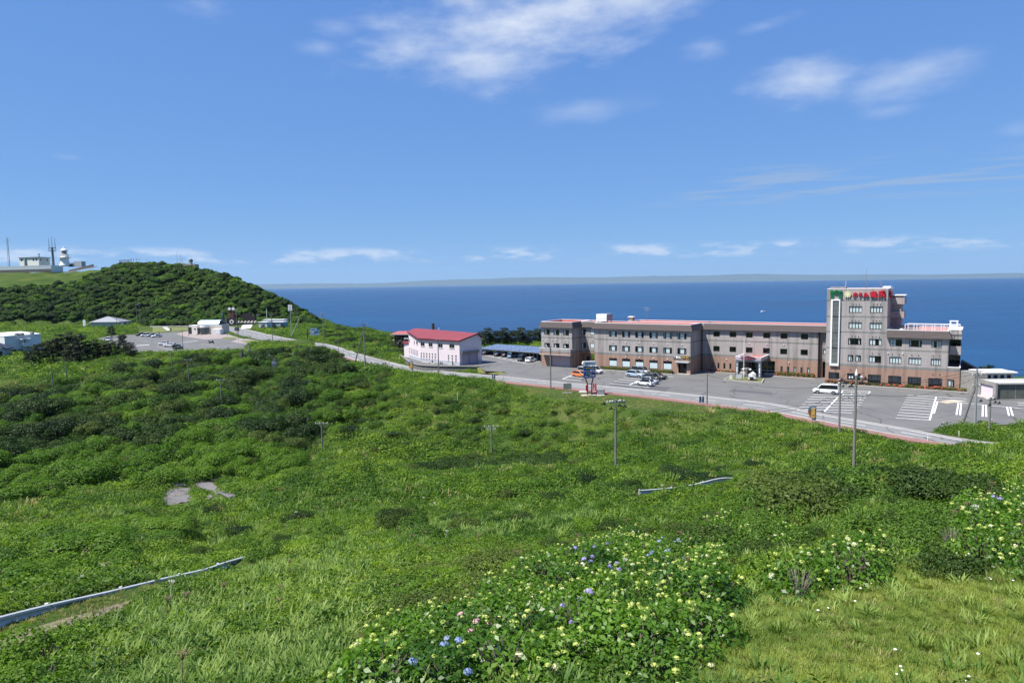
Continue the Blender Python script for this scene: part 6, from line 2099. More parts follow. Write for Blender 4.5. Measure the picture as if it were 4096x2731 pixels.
PAINT = dict(white=car_paint('paint_white', (0.80, 0.81, 0.82)), pearl=car_paint('paint_pearl', (0.72, 0.74, 0.77)), silver=car_paint('paint_silver', (0.48, 0.51, 0.55), 0.5), black=car_paint('paint_black', (0.012, 0.012, 0.016)),
      orange=car_paint('paint_orange', (0.75, 0.20, 0.05)), iceblue=car_paint('paint_ice_blue', (0.42, 0.50, 0.60), 0.3), navy=car_paint('paint_dark_navy', (0.02, 0.025, 0.045)), skyblue=car_paint('paint_soft_blue', (0.16, 0.33, 0.48)),
      grey=car_paint('paint_grey', (0.26, 0.28, 0.31), 0.4), green=car_paint('paint_dark_green', (0.02, 0.028, 0.024)))
_CACHE = {}

def place_car(kind, colour, rear, front, label, z=0.0, roof=None, plate=None, head=None, centre=None):
  """rear, front: photo points where the two near side wheels touch the ground"""
  Ln, Wd = CARS[kind][:2]
  if centre is None:
    r, f = at(*rear, z), at(*front, z)
    d = (f - r)[:2]
    d /= np.linalg.norm(d)
    n = np.array([-d[1], d[0]])
    m = (r + f)[:2] / 2
    if n @ m < 0:
      n = -n
    c = m + n * Wd / 2
  else:
    c = at(*centre, z)[:2]
    d = np.array(head, float)
    d /= np.linalg.norm(d)
  key = (kind, colour, roof, plate)
  if key in _CACHE:
    T = copy_tree(_CACHE[key])
    T['label'] = label
  else:
    T = make_car(kind, PAINT[colour], label, PAINT[roof] if roof else None, plate)
    _CACHE[key] = T
  T.location = (c[0], c[1], z + 0.012)
  T.rotation_euler = (0, 0, math.atan2(d[1], d[0]))
  return T

place_car('minivan', 'white', (3331.7, 1578), (3272, 1574.5), 'white minivan parked alone by the striped bays near the tower')
place_car('hatch', 'orange', (2294.5, 1507), (2328.5, 1510.5), 'orange hatchback half hidden by the blue hotel billboard')
place_car('minivan', 'white', (2322, 1496.5), (2356.3, 1500), 'white people carrier just behind the orange hatchback')
place_car('minivan', 'pearl', (2350, 1492), (2384, 1495.5), 'pearl white minivan furthest back in the row with the orange car')
place_car('suv', 'iceblue', (2512.7, 1507.8), (2556, 1511.7), 'pale ice blue sport utility car beside the restaurant windows')
place_car('minivan', 'silver', (2538, 1494), (2574, 1497.5), 'silver van parked closest to the restaurant hedge')
place_car('hatch', 'black', (2584, 1521), (2621, 1524.5), 'black hatchback wedged behind the pale compact car')
place_car('sedan', 'black', (2601, 1514.5), (2640.8, 1518.5), 'glossy black sedan with its nose out beyond the row')
place_car('hatch', 'silver', (2574, 1533.5), (2610, 1537), 'silver compact car between the white hatchback and the black one')
place_car('hatch', 'white', (2593, 1546), (2552, 1541.6), 'white hatchback with a black roof nearest the road', roof='black')
place_car('hatch', 'white', (2122, 1451), (2145.6, 1446), 'white hatchback at the end bay of the solar carport')
place_car('kei_van', 'navy', (2104, 1441), (2088, 1446.5), 'dark small van facing out of the solar carport', plate=M_PLATEY)
place_car('kei_box', 'skyblue', (2046.4, 1433.4), (2068, 1429.7), 'soft blue boxy small car under the solar carport')
place_car('kei_box', 'black', (2022, 1429), (2041, 1425), 'black boxy small car next to the blue one in the carport')
place_car('hatch', 'navy', (1994, 1425.5), (2014, 1421.5), 'dark navy hatchback in the middle bays of the carport')
place_car('suv', 'black', (1946.8, 1420), (1970, 1415.5), 'black car in the carport bay beside the pink building')
place_car('minivan', 'pearl', None, None, 'white minivan standing apart under the lamp in the far car park', centre=(434.7, 1364), head=(0.35, -0.93))
place_car('suv', 'navy', None, None, 'dark blue car at the left end of the far row of four', centre=(565, 1343), head=(-0.97, -0.35))
place_car('minivan', 'white', None, None, 'white minivan second in the far row of four', centre=(585, 1346), head=(-0.97, -0.35))
place_car('hatch', 'grey', None, None, 'grey compact third in the far row of four', centre=(606, 1346), head=(-0.97, -0.35))
place_car('sedan', 'silver', None, None, 'silver sedan at the right end of the far row of four', centre=(627, 1349), head=(-0.97, -0.35))
place_car('hatch', 'pearl', None, None, 'pale hatchback first in the near row of the far car park', centre=(656, 1380), head=(-0.99, 0.1))
place_car('wagon', 'white', None, None, 'white estate car beside the dark off-roader', centre=(680, 1386), head=(-0.99, 0.1))
place_car('offroad', 'green', None, None, 'boxy dark green off-roader closest to the thicket', centre=(712, 1396), head=(0.99, -0.1))
place_car('suv', 'black', None, None, 'black car driving on the road past the pavilion', centre=(947, 1322), head=(-0.5, 0.86))
place_car('kei_van', 'skyblue', None, None, 'pale blue van beside the hipped roof house', centre=(512, 1304), head=(-1, 0.05))
place_car('wagon', 'black', None, None, 'dark car by the white block at the frame edge', centre=(22, 1424), head=(1, 0.2))
place_car('kei_box', 'silver', None, None, 'silver car behind the concrete garage', centre=(3925, 1545), head=(0.7, 0.7))

def motorbike():
  p = at(846, 1374)
  T = thing('motorcycle', (p[0], p[1], 0.012), math.radians(5), 'black touring motorcycle standing in the far car park', 'motorcycle')
  for x in (-0.75, 0.75):
    w = MB()
    w.disc((x, -0.08, 0.32), (0, 1, 0), 0.32, 0.16, 16)
    o = w.build('wheel', M_TYRE, T)
    MB().disc((x, -0.09, 0.32), (0, 1, 0), 0.18, 0.18, 10).build('rim', M_RIM, o)
  MB().hull_prism([(-0.7, -0.16, 0.35), (0.5, -0.18, 0.3), (0.5, 0.18, 0.3), (-0.7, 0.16, 0.35)], [(-0.8, -0.14, 0.8), (0.45, -0.2, 0.95), (0.45, 0.2, 0.95), (-0.8, 0.14, 0.8)]).build('body', M_BLACKP, T)
  MB().hull_prism([(-0.9, -0.15, 0.8), (-0.1, -0.18, 0.78), (-0.1, 0.18, 0.78), (-0.9, 0.15, 0.8)], [(-0.95, -0.14, 0.95), (-0.1, -0.16, 0.88), (-0.1, 0.16, 0.88), (-0.95, 0.14, 0.95)]).build('seat', M_TYRE, T)
  MB().hull_prism([(0.4, -0.22, 0.6), (0.85, -0.12, 0.7), (0.85, 0.12, 0.7), (0.4, 0.22, 0.6)], [(0.35, -0.22, 1.2), (0.55, -0.15, 1.4), (0.55, 0.15, 1.4), (0.35, 0.22, 1.2)]).build('fairing', M_BLACKP, T)
  MB().tube([(0.75, 0, 0.32), (0.45, 0, 1.05)], 0.05, 5).build('fork', M_RIM, T)
  MB().tube([(0.4, -0.38, 1.1), (0.45, 0, 1.08), (0.4, 0.38, 1.1)], 0.025, 5).build('handlebar', M_RIM, T)
  MB().cbox(-1.0, 0, 1.05, 0.4, 0.42, 0.32).build('top_box', M_BLACKP, T)

motorbike()
# ------------------------------------------------------------------ poles, lamps, signs, banners, rails, people
M_POLE = mat('concrete_pole', (0.19, 0.185, 0.17), 0.85, var=0.1, scale=2.0)
M_POLEB = mat('dark_brown_lamp_pole', (0.04, 0.03, 0.028), 0.6, var=0.05)
M_INS = mat('porcelain_white', (0.75, 0.75, 0.72), 0.3, var=0)
M_INSK = mat('black_insulator', (0.015, 0.015, 0.015), 0.5, var=0)
M_ARM = mat('galvanised_arm', (0.42, 0.43, 0.44), 0.45, 0.5, var=0.05)
M_WIRE = mat('black_wire', (0.012, 0.012, 0.013), 0.6, var=0)
TOPS = {}

def pole(key, base, ytop, label, dist=None, r=0.17, arms=(), rz=0.0, m=None, lean=0.0, brace=None, kind='utility_pole', lamp=False, big=False):
  """base: photo point of the foot; dist: distance when the foot does not stand on the level car park"""
  if dist is None:
    p = at(*base)
    z0 = 0.0
  else:
    p = deep(base[0], base[1], dist)
    z0 = gz(p[0], p[1])
  ztop = height_to(p[0], p[1], ytop)
  h = ztop - z0
  T = thing(kind, (p[0], p[1], z0 - 0.3), rz, label, 'lamp post' if lamp else 'utility pole', 'lamp posts of the far car park' if lamp else 'utility poles')
  h += 0.3
  MB().tube([(0, 0, 0), (lean * h, 0, h)], [r, r * 0.68], 8).build('shaft', m or M_POLE, T)
  for z, half in arms:
    a = MB().box(-half, half, -0.05, 0.05, h - z - 0.05, h - z + 0.05).build('crossarm', M_ARM, T)
    for x in np.linspace(-half * 0.9, half * 0.9, 3 if half < 1.2 else 4):
      if abs(x) > 0.15:
        MB().lathe([(0.05, h - z + 0.05), (0.07, h - z + 0.1), (0.04, h - z + 0.16), (0.06, h - z + 0.24), (0.02, h - z + 0.28)], x, 0, 6).build('insulator', M_INS, a)
    for s in (-1, 1):
      MB().tube([(s * half * 0.6, 0, h - z), (0, 0, h - z - half * 0.55)], 0.025, 4).build('stay', M_ARM, a)
  if big:
    for x, y, z in ((-1.5, 0.3, 0.55), (-0.9, -0.6, 1.05), (0.35, -0.5, 0.75), (1.3, 0.4, 0.5), (1.0, -0.6, 0.9)):
      b = MB()
      b.tube([(x - 0.3, y, h - z), (x + 0.3, y, h - z - 0.03)], [0.10, 0.06], 7)
      b.tube([(x, y, h - z), (x + 0.02, y, h - z + 0.28)], [0.13, 0.07], 7)
      b.build('cable_joint', M_INSK, T)
      MB().tube([(x, y, h - z + 0.28), (x * 0.7, y * 0.6, h - z + 0.75), (x * 0.3, 0, h - z + 0.6), (0.1 * x, 0, h - 0.35)], 0.018, 4).build('jumper_wire', M_WIRE, T)
      MB().lathe([(0.06, h - 0.3), (0.09, h - 0.2), (0.05, h - 0.05)], x * 0.5, 0, 7).build('insulator', M_INS, T)
  if brace:
    bp = at(*brace[0]) if dist is None else deep(brace[0][0], brace[0][1], dist)
    q = Vector((bp[0] - p[0], bp[1] - p[1], (0 if dist is None else gz(bp[0], bp[1])) - z0))
    c, s = math.cos(-rz), math.sin(-rz)
    q = Vector((q.x * c - q.y * s, q.x * s + q.y * c, q.z))
    MB().tube([q, (0, 0, height_to(p[0], p[1], brace[1]) - z0 + 0.3)], [r * 0.9, r * 0.75], 7).build('brace', M_POLE, T)
  if lamp:
    a = MB().tube([(0, 0, h - 0.5), (0.25, 0, h + 0.1), (0.9, 0, h + 0.35), (1.5, 0, h + 0.38)], [0.06, 0.05, 0.045, 0.04], 6).build('arm', m or M_POLEB, T)
    MB().hull_prism([(1.3, -0.12, h + 0.26), (1.9, -0.12, h + 0.26), (1.9, 0.12, h + 0.26), (1.3, 0.12, h + 0.26)], [(1.4, -0.1, h + 0.42), (1.8, -0.1, h + 0.42), (1.8, 0.1, h + 0.42), (1.4, 0.1, h + 0.42)]).build('lamp_head', m or M_POLEB, a)
  TOPS[key] = (Vector((p[0], p[1], ztop)), rz)
  return T

A34 = math.radians(-34)
pole('A', (2463, 1858), 1597, 'tall pole with drooping black cable joints in the mid meadow', 86, 0.17, [(0.35, 1.3)], 0.3, big=True)
pole('B', (3415, 1872), 1502, 'tallest pole near the right with a white pointed cap', 73, 0.17, [(2.2, 1.6)], 0.1, big=True)
pole('C', (3356, 1742), 1512, 'pole left of the white capped one beside the pavement', None, 0.16, [(0.7, 1.2)], 0.9, big=True)
MB().lathe([(0.16, 0), (0.17, 0.15), (0.02, 0.75)], TOPS['B'][0].x, TOPS['B'][0].y, 8).build('pole_cap', M_INS, None, False, (0, 0, TOPS['B'][0].z))
_cap = bpy.data.objects['pole_cap']
_cap.parent = [o for o in COL.objects if o.name.startswith('utility_pole') and 'white pointed cap' in o.get('label', '')][0]
_cap.matrix_parent_inverse = Matrix.Translation(-Vector(_cap.parent.location)) if not _cap.parent.rotation_euler.z else (Matrix.Translation(_cap.parent.location) @ Matrix.Rotation(_cap.parent.rotation_euler.z, 4, 'Z')).inverted()
pole('D', (1967, 1822), 1700, 'short pole sunk in the dark bushes of the hollow', 119, 0.16, [(0.3, 1.3), (0.8, 0.8)], 0.0)
pole('E', (1292, 1850), 1687, 'pole with a crossarm left of the hollow in the meadow', 124, 0.16, [(0.3, 1.2)], 0.0)
pole('F', (889, 1662), 1514, 'pole in the middle of the dark thicket', 152, 0.16, [(0.3, 0.9)], 0.1)
pole('G', (758, 1548), 1434, 'pole at the upper edge of the thicket below the car park', 190, 0.16, [(0.3, 0.9)], 0.2, lean=-0.03)
pole('H', (690, 1505), 1402, 'bare pole near the dark green off-roader', 205, 0.15, [], 0, lean=-0.01)
pole('I', (268, 1540), 1443, 'right one of two bare poles in the left meadow', 186, 0.15, [], 0)
pole('J', (215, 1572), 1459, 'left one of two bare poles in the left meadow', 170, 0.15, [], 0, lean=-0.02)
pole('K', (2203, 1554), 1385, 'roadside pole beside the left end of the hotel', None, 0.16, [(0.25, 0.7)], 0.5)
pole('L', (2828, 1618), 1494, 'bare roadside pole in front of the porch', None, 0.15, [], 0)
pole('M', (1755, 1500), 1354, 'roadside pole in front of the pink building', None, 0.17, [(0.3, 0.6)], 0.5)
pole('N', (1460.7, 1471.7), 1293, 'pole with a slanting prop at the bend of the road', None, 0.19, [(0.25, 1.1), (1.1, 0.7)], 0.4, brace=((1415, 1463), 1319))
pole('O', (3899, 1702), 1475, 'pale steel pole with a slanting prop by the island hedge', None, 0.2, [(0.3, 1.1), (1.0, 0.7), (2.6, 0.6)], 0.0, m=mat('pale_steel_pole', (0.36, 0.37, 0.37), 0.5, 0.3, var=0.08), brace=((3847, 1700), 1533))
pole('P', (3957, 1719), 1588, 'short pole with black cable joints at the right edge', None, 0.15, [(0.4, 0.5)], 0.3, big=True)
for i, (k, b, t, lab, arms, ln) in enumerate([
    ('Q1', (1294, 1372), 1252, 'pole right of the blue road sign', [(0.2, 0.8)], 0.01), ('Q2', (1090, 1364), 1257, 'pole in front of the blue cabins', [(0.2, 0.8)], 0), ('Q3', (1125, 1359), 1289, 'thin bare post right of the cabins', [], 0),
    ('Q5', (948.6, 1337), 1236, 'crossarmed pole left of the black car on the road', [(0.2, 0.8), (0.9, 0.5)], 0), ('Q6', (908, 1340), 1269, 'thick twin pole beside the pavilion', [], 0), ('Q7', (1069, 1306), 1235, 'tall white pole behind the cabins', [], 0),
    ('Q8', (855, 1284), 1204, 'tall pole at the hill foot behind the pavilion', [], 0), ('Q9', (789.5, 1284), 1221, 'crossarmed pole at the hill foot left of the pavilion', [(0.2, 0.9)], 0), ('Q11', (1353.4, 1405), 1335, 'short post by the road at the end of the thicket', [], 0),
    ('Q12', (549, 1302), 1218, 'left one of two poles at the hill foot', [(0.2, 1.0)], 0), ('Q13', (561, 1302), 1213, 'right one of two poles at the hill foot', [(0.2, 1.0)], 0), ('Q14', (117, 1300), 1225, 'pole below the hill at the far left', [], 0),
    ('Q15', (110, 1385), 1298, 'pole standing in front of the white block', [], 0), ('Q16', (1032, 1308), 1257, 'low pole between the monuments and the cabins', [(0.2, 0.6)], 0)]):
  pole(k, b, t, lab, None, 0.17 if k not in ('Q3', 'Q11') else 0.1, arms, 0.0, m=(M_INS if k == 'Q7' else None), lean=ln)
pole('Q4', (1199, 1342), 1269, 'pole with a slanting prop left of the road sign', None, 0.16, [(0.2, 0.6)], 0, brace=((1160, 1352), 1275))
T_ = pole('Q10', (1166, 1350), 1231, 'pale pole carrying a white panel antenna', None, 0.18, [], 0, m=M_ARM)
_h = TOPS['Q10'][0].z
for k in range(3):
  MB().box(-0.9 + k * 0.65, -0.5 + k * 0.65, -0.25, 0.25, _h - 1.0, _h + 1.6).build('antenna_panel', M_WHITE, T_)
for k, (b, t, lab) in enumerate([((451, 1373), 1294, 'curved arm lamp post beside the white minivan'), ((373, 1318), 1277, 'lamp post in front of the hipped roof house'), ((469, 1322), 1252, 'tall lamp post at the stone bank'),
                ((755, 1345), 1269, 'dark lamp post left of the pavilion'), ((732.6, 1396), 1318, 'dark lamp post behind the off-roader'), ((955, 1360), 1265, 'dark lamp post by the small grass island')]):
  pole('L%d' % k, b, t, lab, None, 0.09, [], PI if k == 3 else 0.0, m=M_POLEB, kind='lamp_post', lamp=k in (0, 1, 2))

def wire(a, b, sag, label, r=0.02, group='overhead wires'):
  pts = [a.lerp(b, t) - Vector((0, 0, sag * 4 * t * (1 - t))) for t in np.linspace(0, 1, 13)]
  o = MB().tube(pts, r, 4, caps=False).build('overhead_wire', M_WIRE)
  tag(o, label, 'wire', group)

def tip(k, off, dz=-0.3):
  v, rz = TOPS[k]
  return v + Vector((off * math.cos(rz), off * math.sin(rz), dz))

_right = Vector((170, 118, 11))
for k, (a, b, sag, lab) in enumerate([
    (tip('C', -0.8), tip('O', -0.9), 0.9, 'upper wire from the pavement pole to the steel pole'), (tip('C', 0.6), tip('O', 0.6, -0.5), 1.1, 'lower wire from the pavement pole to the steel pole'),
    (tip('B', 1.2, -2.1), tip('O', 0, -1.2), 1.2, 'wire from the white capped pole to the steel pole'), (tip('B', -0.8, -0.6), tip('C', 0.2, -0.5), 0.3, 'short wire between the two right hand poles'),
    (tip('O', 0.8), Vector((150, 108, 11.5)), 1.0, 'top wire leaving the steel pole over the sea'), (tip('O', -0.6, -0.9), Vector((150, 108, 9.6)), 1.0, 'middle wire leaving the steel pole over the sea'),
    (tip('O', 0.3, -1.6), Vector((150, 108, 8.0)), 1.0, 'lowest wire leaving the steel pole over the sea'), (tip('P', 0.4), Vector((140, 70, 6.5)), 0.6, 'wire leaving the short pole at the right edge'),
    (tip('C', -0.8, -1.0), tip('L', 0, -0.2), 1.2, 'slack wire from the pavement pole to the porch pole'), (tip('B', -1.2, -2.2), tip('A', 1.0, -0.5), 1.6, 'long wire over the meadow to the mid meadow pole'),
    (tip('B', -0.6, -2.4), tip('A', 0.6, -0.9), 1.7, 'second long wire over the meadow to the mid meadow pole'), (tip('A', -1.2), tip('D', 1.0), 1.2, 'wire from the mid meadow pole down to the hollow pole'),
    (tip('D', -1.0), tip('E', 1.0), 1.5, 'wire across the hollow between two short poles'), (tip('E', -0.8), tip('F', 0.6), 1.4, 'wire from the hollow up into the thicket'), (tip('F', -0.5), tip('G', 0.5), 1.2, 'wire over the dark thicket'),
    (tip('G', -0.3), tip('H', 0, -0.2), 0.4, 'short wire at the top of the thicket'), (tip('N', 0.8), tip('Q1', 0.5), 2.6, 'sagging wire with spacers from the bend to the left poles'), (tip('N', -0.8, -0.6), tip('Q1', -0.5, -0.5), 3.0, 'lower sagging wire from the bend to the left poles'),
    (tip('M', 0.4), tip('K', -0.5), 1.4, 'wire along the road from the pink building to the hotel'), (tip('N', 0.5, -1.0), tip('M', -0.4), 1.2, 'wire from the bend to the pink building pole'), (tip('Q1', 0), tip('Q2', 0), 1.2, 'wire above the blue road sign')]):
  wire(a, b, sag, lab, 0.022 if k < 8 else 0.018)
# white spacers on the sagging line
sp = MB().lathe([(0.05, -0.35), (0.05, 0.35)], 0, 0, 5).mesh('wire_spacer', M_INS)

def banner(base, ytop, w, m, txt, tm, label, shape='rect', dist=None, stripes=None):
  p = at(*base)
  h = height_to(p[0], p[1], ytop)
  T = thing('roadside_banner', (p[0], p[1], 0), -0.12, label, 'banner', 'banners along the road')
  MB().tube([(0, 0, 0), (0, 0, h)], 0.025, 6).build('pole', M_ARM, T)
  f = MB()
  nz = 8
  z0, z1 = 0.45, h - 0.05
  vs = []
  for k in range(nz + 1):
    t = k / nz
    z = z0 + (z1 - z0) * t
    x0 = -w
    if shape == 'feather':
      x0 = -w * (0.55 + 0.75 * math.sin(min(1, t * 1.25) * PI * 0.62)) if t < 0.93 else -w * 0.75
    y = 0.06 * math.sin(t * 5)
    vs += [(x0, y, z), (-0.02, y * 0.3, z), (x0, y + 0.012, z), (-0.02, y * 0.3 + 0.012, z)]
  fs, mi = [], []
  for k in range(nz):
    a, b = k * 4, k * 4 + 4
    fs += [(a, a + 1, b + 1, b), (a + 3, a + 2, b + 2, b + 3), (a, b, b + 2, a + 2), (a + 1, a + 3, b + 3, b + 1)]
  f.add(vs, fs)
  if stripes:
    for k in range(nz):
      for j in range(4):
        f.mi[k * 4 + j] = 1 if k >= nz - 2 or k == 0 else 0
  f.build('flag', [m] + ([stripes] if stripes else []), T)
  n = len(txt)
  for i, ch in enumerate(txt):
    me = text_mesh(ch, 1.0, 0.01, 'CENTER', 0.02)
    o = link('letter', me, T)
    me.materials.clear()
    me.materials.append(tm)
    sz = min(w * 0.95, (z1 - z0) / n * 0.95)
    o.scale = (sz, sz, 1)
    o.rotation_euler = (PI / 2, 0, 0)
    o.location = (-w / 2, -0.09, z1 - (z1 - z0) * (i + 0.5) / n * (0.8 if stripes else 1) - (0.25 * (z1 - z0) * 0.5 if stripes else 0))
  MB().lathe([(0.28, 0), (0.28, 0.06), (0.05, 0.1)], 0, 0, 10).build('base', M_BLACKP, T)

M_BNAVY = mat('banner_navy', (0.015, 0.05, 0.14), 0.8, var=0.1)
M_BRED = mat('banner_red', (0.55, 0.015, 0.03), 0.8, var=0.05)
M_BORA = mat('banner_brown_orange', (0.30, 0.12, 0.04), 0.8, var=0.25, scale=3)
M_BBLUE = mat('banner_sky_blue', (0.08, 0.22, 0.45), 0.8, var=0.3, scale=3)
M_BGOLD = mat('banner_gold_print', (0.75, 0.5, 0.15), 0.7, var=0.1)
banner((1981, 1527), 1495, 0.72, M_BNAVY, '日帰入浴', M_INS, 'navy banner with white characters by the road opposite the grass wedge')
banner((2816, 1620), 1584, 0.85, M_BNAVY, '日帰入浴', M_INS, 'navy banner with white characters beside the bare roadside pole')
banner((2386, 1570), 1532, 0.75, M_BRED, 'うに丼', M_INS, 'red banner with white characters beside the blue billboard')
banner((3264, 1691), 1622, 0.95, M_BORA, '営業中', M_BGOLD, 'feather shaped orange banner with a blue tip by the pavement', 'feather', stripes=M_BBLUE)
banner((1653, 1487), 1443, 0.95, M_BORA, '営業中', M_BGOLD, 'feather shaped orange banner with a blue tip below the stone wall', 'feather', stripes=M_BBLUE)

def billboard():
  p = at(2357, 1580)
  T = thing('hotel_billboard', (p[0], p[1], 0), math.radians(14), 'tall blue hotel billboard on two red posts with a white top sign', 'billboard')
  red = mat('red_post_paint', (0.22, 0.012, 0.022), 0.5, var=0.1)
  for x in (-0.35, 0.55):
    MB().tube([(x, 0, 0), (x, 0, 2.3), (x + (-0.35 if x < 0 else 0.25), 0, 3.1), (x + (-0.35 if x < 0 else 0.25), 0, 3.6)], 0.13, 8).build('post', red, T)
  for z in (0.7, 2.2):
    MB().box(-0.35, 0.55, -0.05, 0.05, z, z + 0.1).build('cross_tie', red, T)
  blue = mat('billboard_blue', (0.012, 0.05, 0.20), 0.5, var=0.08, scale=2)
  B = MB().box(-1.15, 1.25, -0.3, 0.3, 3.5, 5.85).build('panel', blue, T)
  ws = MB()
  pts = []
  for k in range(9):
    t = -PI / 2 + PI * k / 8
    pts.append((1.25 + 0.42 * math.cos(t) * 0.7, 6.45 + 0.42 * math.sin(t)))
  for k in range(9):
    t = PI / 2 + PI * k / 8
    pts.append((-1.15 + 0.42 * math.cos(t) * 0.7, 6.45 + 0.42 * math.sin(t)))
  n = len(pts)
  ws.add([(x, -0.3, z) for x, z in pts] + [(x, 0.3, z) for x, z in pts], [tuple(range(n)), tuple(range(2 * n - 1, n - 1, -1))] + [(i, i + n, (i + 1) % n + n, (i + 1) % n) for i in range(n)])
  W = ws.build('top_sign', mat('sign_white_plastic', (0.75, 0.75, 0.72)), T)
  for x in (-0.7, 0.05, 0.8):
    MB().lathe([(0.06, 5.85), (0.06, 6.1)], x, 0, 6).build('sign_stub', M_ARM, T)

  def txt(s, x, z, sz, m, par):
    me = text_mesh(s, sz, 0.01, 'CENTER', 0.02 * sz)
    me.materials.clear()
    me.materials.append(m)
    o = link('letter', me, par)
    o.rotation_euler = (PI / 2, 0, 0)
    o.location = (x, -0.315, z)
  gold = mat('gold_print', (0.45, 0.4, 0.12), 0.6, var=0)
  lil = mat('lilac_print', (0.55, 0.52, 0.66), 0.6, var=0)
  txt('龍飛崎温泉', 0.05, 5.5, 0.36, gold, B)
  txt('ホテル', -0.6, 4.85, 0.36, lil, B)
  txt('竜飛', 0.6, 4.9, 0.62, lil, B)
  txt('お食事処', -0.2, 4.35, 0.3, mat('pale_green_print', (0.4, 0.5, 0.4), 0.6, var=0), B)
  txt('海峡', 0.55, 3.85, 0.6, lil, B)
  txt('竜飛', -0.65, 3.8, 0.38, lil, B)
  txt('竜飛ホテル', 0.05, 6.45, 0.42, mat('blue_print', (0.03, 0.10, 0.35), 0.6, var=0), W)
  for s in (-1, 1):
    a = MB().tube([(s * 0.5, -0.1, 3.3), (s * 1.5, -0.7, 3.2), (s * 1.6, -0.8, 3.35)], 0.035, 5).build('lamp_arm', M_POLE, T)
    MB().lathe([(0.12, 3.3), (0.16, 3.45), (0.1, 3.55)], s * 1.65, -0.85, 8).build('floodlight', mat('dull_red_lamp', (0.2, 0.06, 0.06), 0.5), a)
  MB().box(-0.75, -0.4, -0.3, 0.0, 0.9, 2.1).build('switch_box', mat('red_box', (0.4, 0.012, 0.04), 0.5), T)
  MB().box(-1.6, 1.8, -1.0, 0.8, -0.1, 0.08).build('footing', mat('concrete_sandy', (0.42, 0.36, 0.27)), T)
  q = at(2402, 1581)
  R = thing('tipped_sign_frame', (q[0], q[1], 0), 0.2, 'low red framed board with a torn grey sheet by the billboard', 'sign')
  MB().box(-0.75, 0.75, -0.03, 0.03, 0.25, 1.15).build('sheet', mat('crumpled_grey_sheet', (0.45, 0.46, 0.46), 0.5, var=0.2, scale=3), R)
  for x in (-0.82, 0.82):
    MB().box(x - 0.05, x + 0.05, -0.05, 0.05, 0, 1.25).build('leg', mat('red_box', (0.4, 0.012, 0.04)), R)
  MB().box(-0.8, 0.8, -0.4, 0.4, -0.05, 0.06).build('base', M_INS, R)
  for k, (x, y) in enumerate(((2332, 1569), (2372, 1576))):
    q = at(x, y)
    o = MB().hull_prism([(-0.8, -0.3, 0), (0.8, -0.3, 0), (0.8, 0.3, 0), (-0.8, 0.3, 0)], [(-0.75, -0.25, 0.35), (0.75, -0.25, 0.35), (0.7, 0.25, 0.35), (-0.7, 0.25, 0.35)]).build('block_stone', M_INS if k == 0 else mat('dark_tarp', (0.06, 0.065, 0.07), 0.6, var=0.2), None, False, (q[0], q[1], -0.02))
    tag(o, ('white block lying behind the billboard posts', 'dark covered bundle right of the billboard posts')[k], 'block')
  q = at(2270, 1571)
  N_ = thing('notice_board', (q[0], q[1], 0), 0.1, 'grey notice board on two legs on the dry verge', 'notice board')
  MB().box(-0.75, 0.75, -0.04, 0.04, 0.75, 2.0).build('panel', mat('grey_green_board', (0.22, 0.24, 0.21), 0.7), N_)
  for x in (-0.78, 0.78):
    MB().box(x - 0.04, x + 0.04, -0.05, 0.05, 0, 2.05).build('leg', M_POLE, N_)
  MB().box(-1.0, 1.0, -0.25, 0.25, -0.05, 0.08).build('base', M_CONC, N_)

billboard()

def road_sign():
  p = at(1230, 1360)
  T = thing('direction_sign', (p[0], p[1], 0), math.radians(3), 'blue and grey road direction sign on a dark side post', 'road sign')
  h = height_to(p[0], p[1], 1318)
  MB().tube([(0, 0, 0), (0, 0, h)], 0.22, 8).build('post', M_POLEB, T)
  for z in (h - 0.3, h - 1.9):
    MB().tube([(0, 0, z), (1.6, 0, z)], 0.09, 6).build('arm', M_POLEB, T)
  s = 0.1045
  x0, w = 1.25, 3.5
  zt = height_to(p[0], p[1], 1313)
  zb = height_to(p[0], p[1], 1341)
  hh = zt - zb
  B = MB().box(x0, x0 + w, -0.12, -0.04, zb, zt).build('board', mat('sign_grey_blue', (0.26, 0.36, 0.46), 0.5, var=0.05), T)
  bl = mat('sign_blue', (0.01, 0.075, 0.24), 0.5, var=0)
  MB().box(x0, x0 + w, -0.135, -0.121, zb + hh * 0.32, zb + hh * 0.56).build('blue_band', bl, B)
  MB().box(x0 + w * 0.8, x0 + w - 0.05, -0.135, -0.121, zb + hh * 0.66, zt - 0.05).build('blue_patch', bl, B)
  for k in range(3):
    MB().box(x0 + 0.15 + k * 0.55, x0 + 0.5 + k * 0.55, -0.15, -0.136, zb + hh * 0.36, zb + hh * 0.52).build('pictogram', M_INS, B)
  dk = mat('sign_dark_print', (0.05, 0.09, 0.14), 0.6, var=0)
  for s_, x, z, sz in (('龍飛崎', x0 + 1.5, zb + hh * 0.78, 0.5), ('龍飛漁港', x0 + 1.9, zb + hh * 0.16, 0.42), ('←', x0 + 0.35, zb + hh * 0.78, 0.5)):
    me = text_mesh(s_, sz, 0.005, 'CENTER')
    me.materials.clear()
    me.materials.append(dk)
    o = link('letter', me, B)
    o.rotation_euler = (PI / 2, 0, 0)
    o.location = (x, -0.13, z)

road_sign()

